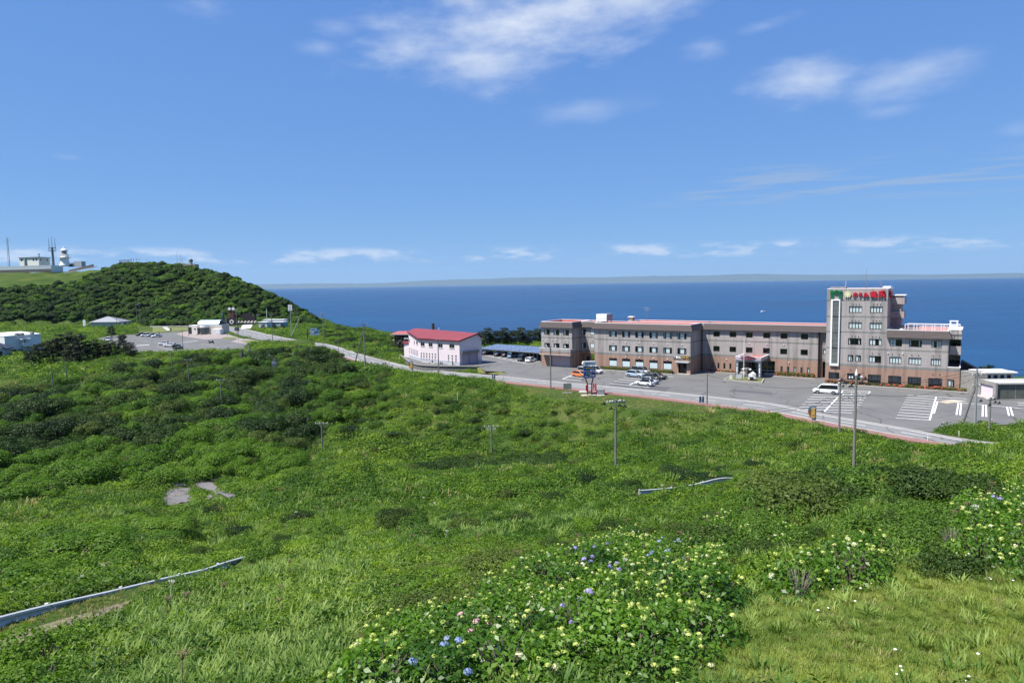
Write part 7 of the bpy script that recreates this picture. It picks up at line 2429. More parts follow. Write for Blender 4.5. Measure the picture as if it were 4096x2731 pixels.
def monuments():
  p = at(740 + 890 / 4.704, 1230 + 327 / 4.704)
  T = thing('red_column_monument', tuple(p), 0, 'dark pedestal with a white emblem and a red column on top', 'monument')
  MB().box(-2.6, 2.6, -1.5, 1.5, 0, 4.2).build('pedestal', mat('dark_bronze_block', (0.035, 0.025, 0.03), 0.4), T)
  MB().box(-1.0, 1.3, -0.8, 0.8, 4.2, 10.0).build('column', mat('brick_red_column', (0.13, 0.04, 0.035), 0.7), T)
  for x in (-0.9, 1.4):
    MB().disc((x, -0.9, 9.6), (0, -1, 0), 0.9, 0.3, 12).build('white_disc', M_INS, T)
  MB().disc((0.3, -1.5, 2.0), (0, -1, 0), 1.3, 0.06, 16).build('emblem', M_INS, T)
  MB().disc((0.3, -1.57, 2.0), (0, -1, 0), 0.55, 0.05, 16).build('emblem_core', M_FRAME, T)
  p = at(740 + 720 / 4.704, 1230 + 340 / 4.704)
  T = thing('bronze_statue', tuple(p), 0, 'dark green bronze statue on a slim plinth', 'statue')
  MB().box(-0.7, 0.7, -0.7, 0.7, 0, 4.2).build('plinth', mat('dark_plinth', (0.03, 0.035, 0.032), 0.6), T)
  MB().lathe([(0.7, 4.2), (0.55, 5.2), (0.75, 6.2), (0.6, 7.0), (0.25, 7.3), (0.4, 7.7), (0.3, 8.2), (0.05, 8.4)], 0, 0, 9).build('figure', mat('green_bronze', (0.04, 0.08, 0.06), 0.5), T, True)
  MB().tube([(0, 0, 6.8), (-1.2, 0, 6.6), (-1.6, 0, 5.9)], [0.3, 0.2, 0.12], 6).build('arm', mat('green_bronze', (0.04, 0.08, 0.06)), T)
  p = at(740 + 1180 / 4.704, 1230 + 315 / 4.704)
  T = thing('song_monument', tuple(p), 0, 'dark slab monument behind a row of pale boulders', 'monument')
  MB().box(-4.5, 4.5, 0.5, 2.0, 0, 5.0).build('slab', mat('dark_bronze_block', (0.035, 0.025, 0.03)), T)
  MB().box(-3.0, 2.2, 0.6, 1.9, 5.0, 6.6).build('slab_top', mat('dark_bronze_block', (0.035, 0.025, 0.03)), T)
  r = random.Random(5)
  for k in range(6):
    MB().lathe([(0.6, 0), (1.1, 0.6), (1.0, 1.4), (0.5, 2.0), (0.1, 2.2)], -5 + k * 2.0, -0.8 + r.uniform(-0.3, 0.3), 8).build('boulder', mat('pale_boulder', (0.34, 0.31, 0.28), 0.9, var=0.15), T, True)
  q = [at(740 + x / 4.704, 1230 + y / 4.704) for x, y in ((1045, 400), (1230, 392), (1275, 322), (1080, 328))]
  sheet('pale_forecourt', q, mat('pale_paving', (0.6, 0.6, 0.57), 0.8), 'pale paved forecourt below the boulder monument', z=0.03)

monuments()

def guardrail(pts, label, zoff=0.0):
  """pts: photo point and distance of the top of the beam"""
  P = [deep(x, y, d) for x, y, d in pts]
  P = smooth_line(P, 5)
  if zoff:
    P[:, 2] = np.maximum(P[:, 2], ground(P[:, 0], P[:, 1]) + zoff)
  T = thing('guardrail', tuple(P[0]), 0, label, 'guardrail')
  wm = mat('guardrail_white', (0.48, 0.50, 0.50), 0.5, var=0.06, scale=2.0, var2=0.08, scale2=0.6)
  prof = [(0.0, 0.0), (0.07, -0.03), (0.07, -0.10), (0.0, -0.15), (0.0, -0.20), (0.07, -0.25), (0.07, -0.32), (0.0, -0.35)]
  Q = P - P[0]
  tg = np.gradient(Q[:, :2], axis=0)
  tg /= np.linalg.norm(tg, axis=1)[:, None]
  nn = np.stack([tg[:, 1], -tg[:, 0]], 1)
  ln = np.concatenate([[0], np.cumsum(np.linalg.norm(np.diff(Q, axis=0), axis=1))])
  s, k = 0.0, 0
  while s < ln[-1] - 0.5:
    e = min(s + 4.0, ln[-1])
    ss = np.linspace(s, e - 0.02, 5)
    mb = MB()
    vs = []
    for q in ss:
      c = np.array([np.interp(q, ln, Q[:, i]) for i in range(3)])
      n2 = np.array([np.interp(q, ln, nn[:, i]) for i in range(2)])
      vs += [(c[0] + n2[0] * o, c[1] + n2[1] * o, c[2] + z) for o, z in prof]
    m = len(prof)
    mb.add(vs, [(i * m + j, i * m + j + 1, (i + 1) * m + j + 1, (i + 1) * m + j) for i in range(4) for j in range(m - 1)])
    b = mb.build('beam', wm, T)
    c = np.array([np.interp(s + 0.02, ln, Q[:, i]) for i in range(3)])
    n2 = np.array([np.interp(s, ln, nn[:, i]) for i in range(2)])
    MB().tube([(c[0] - n2[0] * 0.08, c[1] - n2[1] * 0.08, c[2] - 1.4), (c[0] - n2[0] * 0.08, c[1] - n2[1] * 0.08, c[2] + 0.02)], 0.06, 7).build('post', wm, T)
    for dz in (-0.07, -0.28):
      MB().disc((c[0] + n2[0] * 0.07, c[1] + n2[1] * 0.07, c[2] + dz), (n2[0], n2[1], 0), 0.02, 0.02, 6).build('bolt', M_FRAME, b)
    s = e
    k += 1
  return P

GR1 = guardrail([(-520, 2580, 13.5), (-200, 2515, 16.2), (0, 2462, 18.5), (220, 2408, 21.2), (440, 2360, 24), (640, 2312, 27), (820, 2272, 30.5), (900, 2245, 33), (1020, 2212, 36)], 'white corrugated guardrail beside the abandoned road at lower left')
GR2 = guardrail([(2560, 1995, 50), (2660, 1982, 52), (2760, 1970, 54), (2870, 1958, 56), (2960, 1948, 58)], 'short white guardrail stretch half buried in the meadow', 0.62)

def marker(base, ytop, label, red=False, dist=None):
  p = at(*base) if dist is None else deep(base[0], base[1], dist)
  z0 = 0 if dist is None else gz(p[0], p[1])
  h = max(0.5, height_to(p[0], p[1], ytop) - z0)
  T = thing('delineator_post', (p[0], p[1], z0 - 0.05), 0, label, 'marker post', 'roadside marker posts')
  h += 0.05
  if red:
    for k in range(5):
      MB().lathe([(0.05, h * k / 5), (0.05, h * (k + 1) / 5 - 0.002)], 0, 0, 8).build('band', M_INS if k % 2 == 0 else M_BRED, T)
  else:
    MB().lathe([(0.05, 0), (0.05, h), (0.03, h + 0.03)], 0, 0, 8).build('shaft', M_INS, T)
    MB().disc((0, -0.05, h - 0.1), (0, -1, 0), 0.045, 0.015, 8).build('reflector', mat('reflector_orange', (0.6, 0.25, 0.05), 0.3, var=0), T)

for b, t, lab, rd in [((1521, 1472), 1456, 'white marker post on the pavement at the road bend', 0), ((1888, 1516), 1500, 'white marker post opposite the right end of the stone wall', 0), ((3711, 1765), 1741, 'white marker post on the pavement at the right', 0),
           ((3836, 1745), 1724, 'white marker post at the corner of the island hedge', 0), ((3775, 1705), 1687, 'red and white post at the car park corner', 1), ((3967, 1702), 1674, 'red and white post behind the short right pole', 1),
           ((1598, 1434), 1424, 'white marker post at the left end of the stone wall', 0), ((1043, 1336), 1327, 'white marker post on the far road bank', 0)]:
  marker(b, t, lab, rd)
marker((1830, 1583), 1567, 'white marker post standing alone on the embankment', False, 148)

def island_garden():
  c = [hotel_pt(-44.3, -8.6), hotel_pt(-35.9, -8.4), hotel_pt(-36.9, -2.6), hotel_pt(-44.6, -2.6)]
  m = mat('pale_kerb_stone', (0.36, 0.35, 0.32), 0.9, var=0.15, scale=3)
  o = MB().prism([tuple(p[:2]) for p in c], -0.05, 0.32).build('planting_island', m)
  tag(o, 'raised planting island with stone kerb before the porch', None, None, 'structure')
  i = [hotel_pt(-44.1, -8.4), hotel_pt(-36.2, -8.2), hotel_pt(-37.1, -2.8), hotel_pt(-44.4, -2.8)]
  sheet('island_lawn', i, mat('mown_grass_olive', (0.12, 0.125, 0.03)), 'short lawn on the planting island', z=0.34)
  r = random.Random(8)
  bm = bmesh.new()
  bmesh.ops.create_icosphere(bm, subdivisions=3, radius=1.0)
  for v in bm.verts:
    k = 0.86 + 0.13 * math.sin(v.co.x * 5.1 + 1.3) * math.sin(v.co.y * 4.3) + 0.09 * math.sin(v.co.z * 7.7 + v.co.x * 3)
    v.co = Vector((v.co.x * 1.15 * k, v.co.y * 0.7 * k, v.co.z * 1.55 * k * (1.0 if v.co.z > 0 else 0.35)))
  me = bpy.data.meshes.new('memorial_stone')
  bm.to_mesh(me)
  bm.free()
  me.materials.append(mat('pale_grey_rock', (0.42, 0.42, 0.41), 0.9, var=0.25, scale=2.0, bump=0.6))
  p = hotel_pt(-38.4, -7.0, 0.75)
  o = link('memorial_stone', me, None, tuple(p), A34)
  tag(o, 'pale memorial boulder with a black plaque on the island', 'monument')
  MB().box(-0.35, 0.35, -0.82, -0.6, -0.35, 0.4).build('plaque', M_FRAME, o)
  p = hotel_pt(-41.2, -7.4, 0.3)
  T = thing('info_panel', tuple(p), A34, 'pale grey information panel on the island', 'sign')
  MB().box(-0.65, 0.65, -0.05, 0.05, 0.25, 1.2).build('panel', mat('pale_grey_panel', (0.38, 0.4, 0.42), 0.5), T)
  MB().box(-0.1, 0.1, -0.04, 0.06, 0, 0.25).build('leg', M_ARM, T)
  p = hotel_pt(-43.0, -7.2, 0.3)
  T = thing('stone_marker', tuple(p), A34, 'small upright stone marker on the island', 'marker stone')
  MB().hull_prism([(-0.35, -0.15, 0), (0.35, -0.15, 0), (0.35, 0.15, 0), (-0.35, 0.15, 0)], [(-0.3, -0.12, 0.9), (0.3, -0.12, 0.9), (0.3, 0.12, 0.9), (-0.3, 0.12, 0.9)]).build('slab', mat('pale_grey_rock', (0.42, 0.42, 0.41)), T)
  MB().box(-0.6, 0.6, -0.3, 0.3, -0.02, 0.1).build('base', M_CONC, T)
  p = hotel_pt(-40.3, -7.0, 0.3)
  T = thing('flagpole', tuple(p), A34, 'tall white flagpole in front of the porch', 'flagpole')
  MB().tube([(0, 0, 0), (0, 0, 9.2)], [0.08, 0.05], 8).build('pole', M_WHITE, T)
  MB().lathe([(0.02, 9.2), (0.09, 9.28), (0.02, 9.38)], 0, 0, 8).build('finial', M_WHITE, T)
  p = hotel_pt(-40.0, -5.6, 0.3)
  T = thing('globe_lamp', tuple(p), A34, 'twin globe lamp on a grey post behind the flagpole', 'lamp')
  MB().tube([(0, 0, 0), (0, 0, 2.6)], 0.07, 8).build('post', M_ARM, T)
  MB().tube([(-0.75, 0, 2.45), (0.75, 0, 2.45)], 0.03, 6).build('arm', M_ARM, T)
  for x in (-0.75, 0.75):
    MB().lathe([(0.05, 1.95), (0.22, 2.05), (0.28, 2.2), (0.22, 2.36), (0.05, 2.44)], x, 0, 12).build('globe', mat('opal_globe', (0.8, 0.82, 0.82), 0.3, var=0), T, True)

island_garden()

def person(px, py, label, top, legs, head=(0, -1), z=None, dist=None, bend=0.0):
  p = at(px, py) if dist is None else deep(px, py, dist)
  zz = 0.0 if dist is None else p[2]
  me = bpy.data.meshes.new('person')
  b = bend
  J = [(0, 0, 0.95), (0, -0.02 - b * 0.15, 1.2), (0, -b * 0.35, 1.45), (0, -b * 0.45, 1.56), (0, -0.02 - b * 0.55, 1.68), (0, -0.01 - b * 0.6, 1.76),
    (0.09, 0, 0.9), (0.1, -0.03, 0.5), (0.1, 0.02, 0.08), (0.1, -0.14, 0.04), (-0.09, 0, 0.9), (-0.11, 0.05, 0.5), (-0.11, 0.1, 0.08), (-0.11, -0.06, 0.04),
    (0.18, -b * 0.35, 1.42), (0.25, -0.04 - b * 0.3, 1.15), (0.24, -0.14 - b * 0.4, 0.92), (-0.18, -b * 0.35, 1.42), (-0.25, 0.02 - b * 0.3, 1.15), (-0.24, -0.1 - b * 0.4, 0.92)]
  E_ = [(0, 1), (1, 2), (2, 3), (3, 4), (4, 5), (0, 6), (6, 7), (7, 8), (8, 9), (0, 10), (10, 11), (11, 12), (12, 13), (2, 14), (14, 15), (15, 16), (2, 17), (17, 18), (18, 19)]
  rad = [0.14, 0.13, 0.15, 0.055, 0.095, 0.07, 0.09, 0.065, 0.045, 0.04, 0.09, 0.065, 0.045, 0.04, 0.065, 0.05, 0.04, 0.065, 0.05, 0.04]
  me.from_pydata(J, E_, [])
  o = bpy.data.objects.new('person', me)
  COL.objects.link(o)
  o.modifiers.new('skin', 'SKIN')
  o.modifiers.new('sub', 'SUBSURF').levels = 1
  for i, r in enumerate(rad):
    me.skin_vertices[0].data[i].radius = (r, r)
  me.skin_vertices[0].data[0].use_root = True
  dg = bpy.context.evaluated_depsgraph_get()
  m2 = bpy.data.meshes.new_from_object(o.evaluated_get(dg))
  bpy.data.objects.remove(o)
  m2.name = 'person'
  skin = mat('skin_tone', (0.45, 0.28, 0.2), 0.6, var=0)
  hair = mat('dark_hair', (0.015, 0.012, 0.012), 0.6, var=0)
  m2.materials.clear()
  for m in (top, legs, skin, hair):
    m2.materials.append(m)
  for f in m2.polygons:
    z_ = f.center.z
    f.material_index = 3 if z_ > 1.66 else 2 if z_ > 1.50 else 1 if z_ < 0.92 and abs(f.center.x) < 0.2 else 2 if z_ < 0.98 and abs(f.center.x) > 0.2 else 0
    f.use_smooth = True
  o = link('person', m2, None, (p[0], p[1], zz + 0.012), math.atan2(head[1], head[0]) + PI / 2)
  tag(o, label, 'person', 'people in the far distance')

dk, lt, bl = mat('cloth_black', (0.02, 0.02, 0.025), 0.9, var=0), mat('cloth_white', (0.7, 0.7, 0.72), 0.9, var=0), mat('cloth_navy', (0.03, 0.05, 0.12), 0.9, var=0)
person(419, 1367, 'person in black leaning into the white minivan in the far car park', dk, dk, (1, 0.1), bend=0.6)
person(681, 1325.5, 'left one of two walkers in dark clothes on the lawn path', dk, bl, (0.2, -1))
person(685, 1325.5, 'right one of two walkers in dark clothes on the lawn path', bl, dk, (0.2, -1))
person(637, 1338.5, 'person in dark clothes on the kerb behind the silver sedan', bl, dk, (-0.5, -1))
person(753, 1306, 'person in grey walking on the lane behind the pavilion', mat('cloth_grey', (0.25, 0.25, 0.26), 0.9, var=0), dk, (-1, 0))
person(893, 1319, 'left one of two walkers in white beside the pavilion', lt, bl, (0.3, -1))
person(897, 1321, 'right one of two walkers in pale blue beside the pavilion', mat('cloth_pale_blue', (0.45, 0.55, 0.75), 0.9, var=0), lt, (0.3, -1))
for k, (x, y, c) in enumerate([(525, 1043, dk), (534, 1043.5, bl), (545, 1043.5, dk), (556, 1044, dk), (585, 1043, lt)]):
  person(x, y, ['visitor in black at the fence end on the hill crest', 'visitor in navy second from the fence on the crest', 'visitor in black in the middle of the crest row', 'visitor in black right of the crest middle', 'visitor in white furthest right on the crest'][k], c, dk, (0, -1), dist=520)
# gravestones among the bushes by the road
for k, (x, y, h, lab) in enumerate([(1204, 1413, 2.6, 'tall stepped gravestone among the bushes near the road'), (1096, 1452, 1.4, 'pale small gravestone in a thicket gap'), (998, 1402, 1.7, 'slim gravestone left of the path gap'), (969, 1418, 1.5, 'pale gravestone above the path gap'),
                  (1077, 1430, 1.0, 'low gravestone on the small grass gap'), (911, 1400, 1.2, 'small gravestone near the lot edge'), (1096, 1445, 1.8, 'dark pointed gravestone in the thicket gap'), (1180, 1415, 1.5, 'dark gravestone left of the stepped one')]):
  d = {0: 232, 1: 205, 2: 240, 3: 228, 4: 220, 5: 245, 6: 208, 7: 230}[k]
  p = deep(x, y, d)
  z0 = gz(p[0], p[1])
  T = thing('gravestone', (p[0], p[1], z0), 0.3 * k, lab, 'gravestone', 'gravestones by the road')
  gm = mat('grave_granite', (0.25, 0.26, 0.26), 0.7, var=0.12) if k % 3 else mat('grave_dark_granite', (0.07, 0.075, 0.075), 0.5, var=0.1)
  up = max(0.0, p[2] - z0) + h
  MB().box(-0.7, 0.7, -0.7, 0.7, -0.3, max(0.4, up - h)).build('plinth', gm, T)
  MB().box(-0.45, 0.45, -0.45, 0.45, max(0.4, up - h), max(0.4, up - h) + 0.4).build('step', gm, T)
  MB().hull_prism([(-0.22, -0.22, up - h + 0.4), (0.22, -0.22, up - h + 0.4), (0.22, 0.22, up - h + 0.4), (-0.22, 0.22, up - h + 0.4)], [(-0.2, -0.2, up), (0.2, -0.2, up), (0.2, 0.2, up), (-0.2, 0.2, up)]).build('shaft', gm, T)
# small white boat far out
p = at(3050, 1248, SEA_Z)
T = thing('fishing_boat', (p[0], p[1], SEA_Z), 0.4, 'small white fishing boat far out on the sea', 'boat')
MB().hull_prism([(-6, -1, -0.5), (5, -1.2, -0.5), (8, 0, -0.3), (5, 1.2, -0.5), (-6, 1, -0.5)], [(-6.5, -1.8, 1.6), (5, -1.9, 1.9), (9.5, 0, 2.6), (5, 1.9, 1.9), (-6.5, 1.8, 1.6)]).build('hull', M_WHITE, T)
MB().box(-3, 1.5, -1.2, 1.2, 1.6, 4.2).build('cabin', M_WHITE, T)
MB().tube([(-1, 0, 4.2), (-1, 0, 8)], 0.12, 5).build('mast', M_MAST, T)
# ------------------------------------------------------------------ vegetation
VR = np.random.default_rng(23)

def unit(v):
  return v / np.maximum(np.linalg.norm(v, axis=-1, keepdims=True), 1e-9)

def leaf_quads(P, Nrm, size, aspect=0.55, rng=VR, droop=0.25):
  """one pointed leaf (a rhombus bent along its rib) at each point P, facing Nrm"""
  n = len(P)
  a = unit(rng.normal(size=(n, 3)))
  T = unit(a - (a * Nrm).sum(1, keepdims=True) * Nrm)
  B = np.cross(Nrm, T)
  s = (np.asarray(size) * rng.uniform(0.7, 1.3, n))[:, None]
  base, tipp = P - T * s * 0.5, P + T * s * 0.5 - Nrm * s * droop
  l, r = P + B * s * aspect * 0.5 + Nrm * s * 0.06, P - B * s * aspect * 0.5 + Nrm * s * 0.06
  V = np.stack([base, r, tipp, l], 1).reshape(-1, 3)
  F = np.arange(n * 4).reshape(-1, 4)
  return V, F

def np_mesh(name, V, F, m, smooth=False):
  me = bpy.data.meshes.new(name)
  F = np.asarray(F)
  me.vertices.add(len(V))
  me.vertices.foreach_set('co', np.asarray(V, np.float32).ravel())
  k = F.shape[1]
  me.loops.add(F.size)
  me.loops.foreach_set('vertex_index', F.ravel().astype(np.int32))
  me.polygons.add(len(F))
  me.polygons.foreach_set('loop_start', np.arange(0, F.size, k, dtype=np.int32))
  me.polygons.foreach_set('loop_total', np.full(len(F), k, np.int32))
  me.update(calc_edges=True)
  me.materials.append(m)
  return me

def crown_points(n, lobes, rng, shell=0.78, flat=0.2):
  """points and outward normals through a crown made of several lobes"""
  w = np.array([l[3] ** 2 for l in lobes])
  k = rng.choice(len(lobes), n, p=w / w.sum())
  L_ = np.array(lobes)[k]
  d = unit(rng.normal(size=(n, 3)))
  d[:, 2] = np.where(d[:, 2] < -0.35, -d[:, 2], d[:, 2])
  rr = L_[:, 3] * (shell + (1.06 - shell) * rng.random(n) ** 0.6)
  P = L_[:, :3] + d * rr[:, None] * np.array([1, 1, 0.82])
  N_ = unit(d + np.array([0, 0, 0.35]) + rng.normal(size=(n, 3)) * 0.42)
  keep = P[:, 2] > flat * 0
  return P[keep], N_[keep]

def bush_mesh(name, seed, m, n=1300, leaf=0.17, lobes=9, wide=1.0, tall=0.85, rlo=0.16, rhi=0.44):
  rng = np.random.default_rng(seed)
  lb = []
  for i in range(lobes):
    t, q = rng.uniform(0, 2 * PI), math.sqrt(rng.random()) * 0.68 * wide
    h = tall * (0.34 + 0.36 * rng.random() * (1 - q * 0.55))
    lb.append((q * math.cos(t), q * math.sin(t), h, rng.uniform(rlo, rhi)))
  P, N_ = crown_points(n, lb, rng)
  V, F = leaf_quads(P, N_, leaf, 0.6, rng)
  return np_mesh(name, V, F, m)

def stems_mesh(name, seed, m, n=7, h=0.6, k=1.0):
  rng = random.Random(seed)
  mb = MB()
  for i in range(n):
    t = rng.uniform(0, 2 * PI)
    q = rng.uniform(0.2, 0.5)
    mb.tube([(0.05 * math.cos(t), 0.05 * math.sin(t), -0.1), (q * 0.5 * math.cos(t), q * 0.5 * math.sin(t), h * 0.5), (q * math.cos(t), q * math.sin(t), h * rng.uniform(0.7, 1.1))], [0.035 * k, 0.025 * k, 0.012 * k], 5)
  return mb.mesh(name, m)

def clump_mesh(name, seed, m, n=46, leaf=0.34, flat=0.55, aspect=0.6):
  """low leafy plant, unit radius"""
  rng = np.random.default_rng(seed)
  r = np.sqrt(rng.random(n)) * 0.95
  t = rng.uniform(0, 2 * PI, n)
  z = flat * (1 - 0.75 * r ** 2) * rng.uniform(0.35, 1.05, n)
  P = np.stack([r * np.cos(t), r * np.sin(t), z], 1)
  N_ = unit(np.stack([np.cos(t) * r * 0.6, np.sin(t) * r * 0.6, np.full(n, 0.9)], 1) + rng.normal(size=(n, 3)) * 0.38)
  V, F = leaf_quads(P, N_, leaf, aspect, rng)
  return np_mesh(name, V, F, m)

def grass_mesh(name, seed, m, n=46, spread=0.6, wid=0.022, bend=0.55):
  """tuft of bent blades, unit height"""
  rng = np.random.default_rng(seed)
  V, F = [], []
  for i in range(n):
    t, q = rng.uniform(0, 2 * PI), math.sqrt(rng.random()) * spread
    bx, by = q * math.cos(t), q * math.sin(t)
    a = t + rng.normal() * 0.7
    lean = bend * rng.uniform(0.3, 1.2)
    h = rng.uniform(0.55, 1.05)
    w = wid * rng.uniform(0.7, 1.4)
    sx, sy = -math.sin(a) * w, math.cos(a) * w
    k = len(V)
    for f, ww in ((0, 1), (0.5, 0.9), (0.85, 0.5), (1.0, 0.05)):
      o = lean * f * f
      z = h * (f - 0.28 * f * f * lean)
      V += [(bx + math.cos(a) * o + sx * ww, by + math.sin(a) * o + sy * ww, z), (bx + math.cos(a) * o - sx * ww, by + math.sin(a) * o - sy * ww, z)]
    F += [(k, k + 1, k + 3, k + 2), (k + 2, k + 3, k + 5, k + 4), (k + 4, k + 5, k + 7, k + 6)]
  return np_mesh(name, np.array(V), np.array(F), m)

# --- colours
LF_MEADOW = leaf_mat('leaf_meadow', (0.042, 0.11, 0.010), (0.20, 0.30, 0.030), 0.34, 0.07)
LF_MEADOW2 = leaf_mat('leaf_meadow_deep', (0.026, 0.08, 0.010), (0.11, 0.20, 0.024), 0.32, 0.06)
LF_GRASS = leaf_mat('leaf_grass', (0.08, 0.165, 0.024), (0.27, 0.36, 0.085), 0.36, 0.09)
LF_LAWN = leaf_mat('leaf_lawn', (0.09, 0.165, 0.018), (0.27, 0.32, 0.06), 0.36, 0.5)
LF_DRY = leaf_mat('leaf_dry', (0.20, 0.20, 0.06), (0.36, 0.32, 0.13), 0.25, 0.3)
LF_DARK = leaf_mat('leaf_thicket_dark', (0.012, 0.036, 0.008), (0.055, 0.10, 0.015), 0.26, 0.035)
LF_BRIGHT = leaf_mat('leaf_thicket_bright', (0.05, 0.125, 0.01), (0.14, 0.25, 0.02), 0.36, 0.04)
LF_OLIVE = leaf_mat('leaf_olive', (0.042, 0.08, 0.014), (0.12, 0.165, 0.032), 0.3, 0.05)
LF_FOREST = leaf_mat('leaf_forest', (0.016, 0.048, 0.011), (0.075, 0.135, 0.02), 0.28, 0.018)
LF_PINE = leaf_mat('pine_needles', (0.012, 0.026, 0.010), (0.034, 0.05, 0.016), 0.12, 0.08)
LF_HYD = leaf_mat('leaf_hydrangea', (0.028, 0.09, 0.008), (0.12, 0.24, 0.018), 0.34, 0.3, rough=0.4, spec=0.4)
LF_AZALEA = leaf_mat('leaf_azalea', (0.06, 0.085, 0.015), (0.15, 0.15, 0.03), 0.25, 0.3)
M_BARK = mat('grey_brown_bark', (0.11, 0.09, 0.07), 0.9, var=0.2, scale=6)

PROTO = {}

def proto(key, me):
  o = bpy.data.objects.new(key, me)
  PROTO[key] = o
  return o

def scatter(name, protos, P, rotz, scl, label, idx=None, tilt=None):
  """one mass of instanced plants: a point per plant, geometry nodes set the plant on it"""
  me = bpy.data.meshes.new(name)
  P = np.asarray(P, np.float32)
  n = len(P)
  me.vertices.add(n)
  me.vertices.foreach_set('co', P.ravel())
  rot = np.zeros((n, 3), np.float32)
  rot[:, 2] = rotz
  if tilt is not None:
    rot[:, 0], rot[:, 1] = tilt[:, 0], tilt[:, 1]
  a = me.attributes.new('rot', 'FLOAT_VECTOR', 'POINT')
  a.data.foreach_set('vector', rot.ravel())
  a = me.attributes.new('scl', 'FLOAT_VECTOR', 'POINT')
  a.data.foreach_set('vector', np.asarray(scl, np.float32).ravel())
  a = me.attributes.new('idx', 'INT', 'POINT')
  a.data.foreach_set('value', (np.arange(n) % len(protos) if idx is None else idx).astype(np.int32))
  col = bpy.data.collections.new(name + '_kinds')
  for i, p in enumerate(protos):
    col.objects.link(p)
  ng = bpy.data.node_groups.new(name, 'GeometryNodeTree')
  ng.interface.new_socket('Geometry', in_out='INPUT', socket_type='NodeSocketGeometry')
  ng.interface.new_socket('Geometry', in_out='OUTPUT', socket_type='NodeSocketGeometry')
  gi, go = ng.nodes.new('NodeGroupInput'), ng.nodes.new('NodeGroupOutput')
  ci = ng.nodes.new('GeometryNodeCollectionInfo')
  ci.inputs['Collection'].default_value = col
  ci.inputs['Separate Children'].default_value = True
  ci.inputs['Reset Children'].default_value = True
  ip = ng.nodes.new('GeometryNodeInstanceOnPoints')
  ip.inputs['Pick Instance'].default_value = True

  def attr(nm, t):
    q = ng.nodes.new('GeometryNodeInputNamedAttribute')
    q.data_type = t
    q.inputs['Name'].default_value = nm
    return next(s for s in q.outputs if s.enabled and s.name == 'Attribute')
  ng.links.new(gi.outputs[0], ip.inputs['Points'])
  ng.links.new(ci.outputs[0], ip.inputs['Instance'])
  ng.links.new(attr('idx', 'INT'), ip.inputs['Instance Index'])
  er = ng.nodes.new('FunctionNodeEulerToRotation')
  ng.links.new(attr('rot', 'FLOAT_VECTOR'), er.inputs[0])
  ng.links.new(er.outputs[0], ip.inputs['Rotation'])
  ng.links.new(attr('scl', 'FLOAT_VECTOR'), ip.inputs['Scale'])
  ng.links.new(ip.outputs[0], go.inputs[0])
  o = link(name, me)
  md = o.modifiers.new('plants', 'NODES')
  md.node_group = ng
  tag(o, label, None, None, 'stuff')
  return o

def to_px(X, Y, Z):
  q = np.stack([X, Y, Z - CAM_H], -1)
  w = q @ _F
  u2, v2 = q[..., 0] / w, (q @ _U) / w
  return CX + FPX * (u2 * math.cos(ROLL) - v2 * math.sin(ROLL)), CY - FPX * (u2 * math.sin(ROLL) + v2 * math.cos(ROLL))

def band(d0, d1, per_m2, half=43.0):
  """random ground points between two distances, per_m2 of them on a square metre"""
  a = math.radians(half)
  n = int((d1 * d1 - d0 * d0) * a * per_m2)
  r = np.sqrt(VR.uniform(d0 * d0, d1 * d1, n))
  t = VR.uniform(-a, a, n)
  return r * np.sin(t), r * np.cos(t)

def inside(poly, X, Y):
  return poly_dist(poly, X, Y) < 0

# outlines of plant communities as surveyed on the photograph
Z_THICK = [(-200, 1590), (0, 1560), (450, 1505), (560, 1446), (700, 1430), (860, 1418), (1000, 1415), (1180, 1398), (1330, 1398), (1400, 1440), (1430, 1490), (1385, 1570), (1340, 1700), (1290, 1800), (1000, 1800), (700, 1770), (300, 1810), (-200, 1840)]
Z_BRIGHT = [(-200, 1840), (300, 1800), (700, 1765), (1000, 1795), (1200, 1835), (1060, 1905), (760, 1900), (500, 1925), (200, 1970), (-200, 2000)]
Z_HOLLOW = [(1630, 1880), (1800, 1840), (2050, 1826), (2250, 1830), (2340, 1850), (2200, 1892), (2000, 1915), (1800, 1908), (1660, 1915)]
Z_BANDR = [(2880, 1965), (3150, 1905), (3600, 1905), (3920, 1935), (3920, 1985), (3500, 2030), (3000, 2040)]
Z_MIDB = [(2640, 1900), (2720, 1862), (2900, 1865), (3010, 1885), (2960, 1925), (2740, 1930)]
Z_BLEFT = [(-100, 2240), (200, 2130), (620, 2090), (760, 2120), (500, 2200), (100, 2320), (-100, 2380)]
Z_HYD = [[(1480, 2760), (1440, 2600), (1560, 2500), (1900, 2340), (2150, 2235), (2480, 2120), (2760, 2180), (2930, 2290), (2900, 2420), (2760, 2560), (2640, 2680), (2600, 2760)], [(3850, 2220), (3900, 1990), (4200, 1900), (4200, 2260)], [(3080, 2260), (3250, 2170), (3520, 2130), (3560, 2230), (3300, 2290)],
    [(2700, 2160), (2900, 2080), (3300, 2050), (3300, 2140), (2950, 2200)]]
Z_LAWN = [(2560, 2800), (2700, 2640), (2880, 2470), (3150, 2330), (3560, 2270), (3800, 2230), (4300, 2230), (4300, 2800)]
Z_LONG = [(-200, 2800), (350, 2590), (560, 2430), (900, 2330), (1250, 2230), (1500, 2330), (1480, 2480), (1300, 2800)]
Z_MIXG = [(800, 1990), (1300, 1930), (2000, 1930), (2550, 1890), (2650, 1960), (2200, 2130), (1500, 2230), (900, 2300), (700, 2120)]
Z_RGRASS = [(2450, 1690), (2900, 1690), (3350, 1760), (3700, 1810), (3700, 1870), (3200, 1890), (2700, 1850)]
Z_VERGE = [(1960, 1530), (2150, 1543), (2600, 1594), (2850, 1626), (2900, 1650), (2600, 1652), (2450, 1626), (2331, 1610), (2176, 1588), (2020, 1550)]
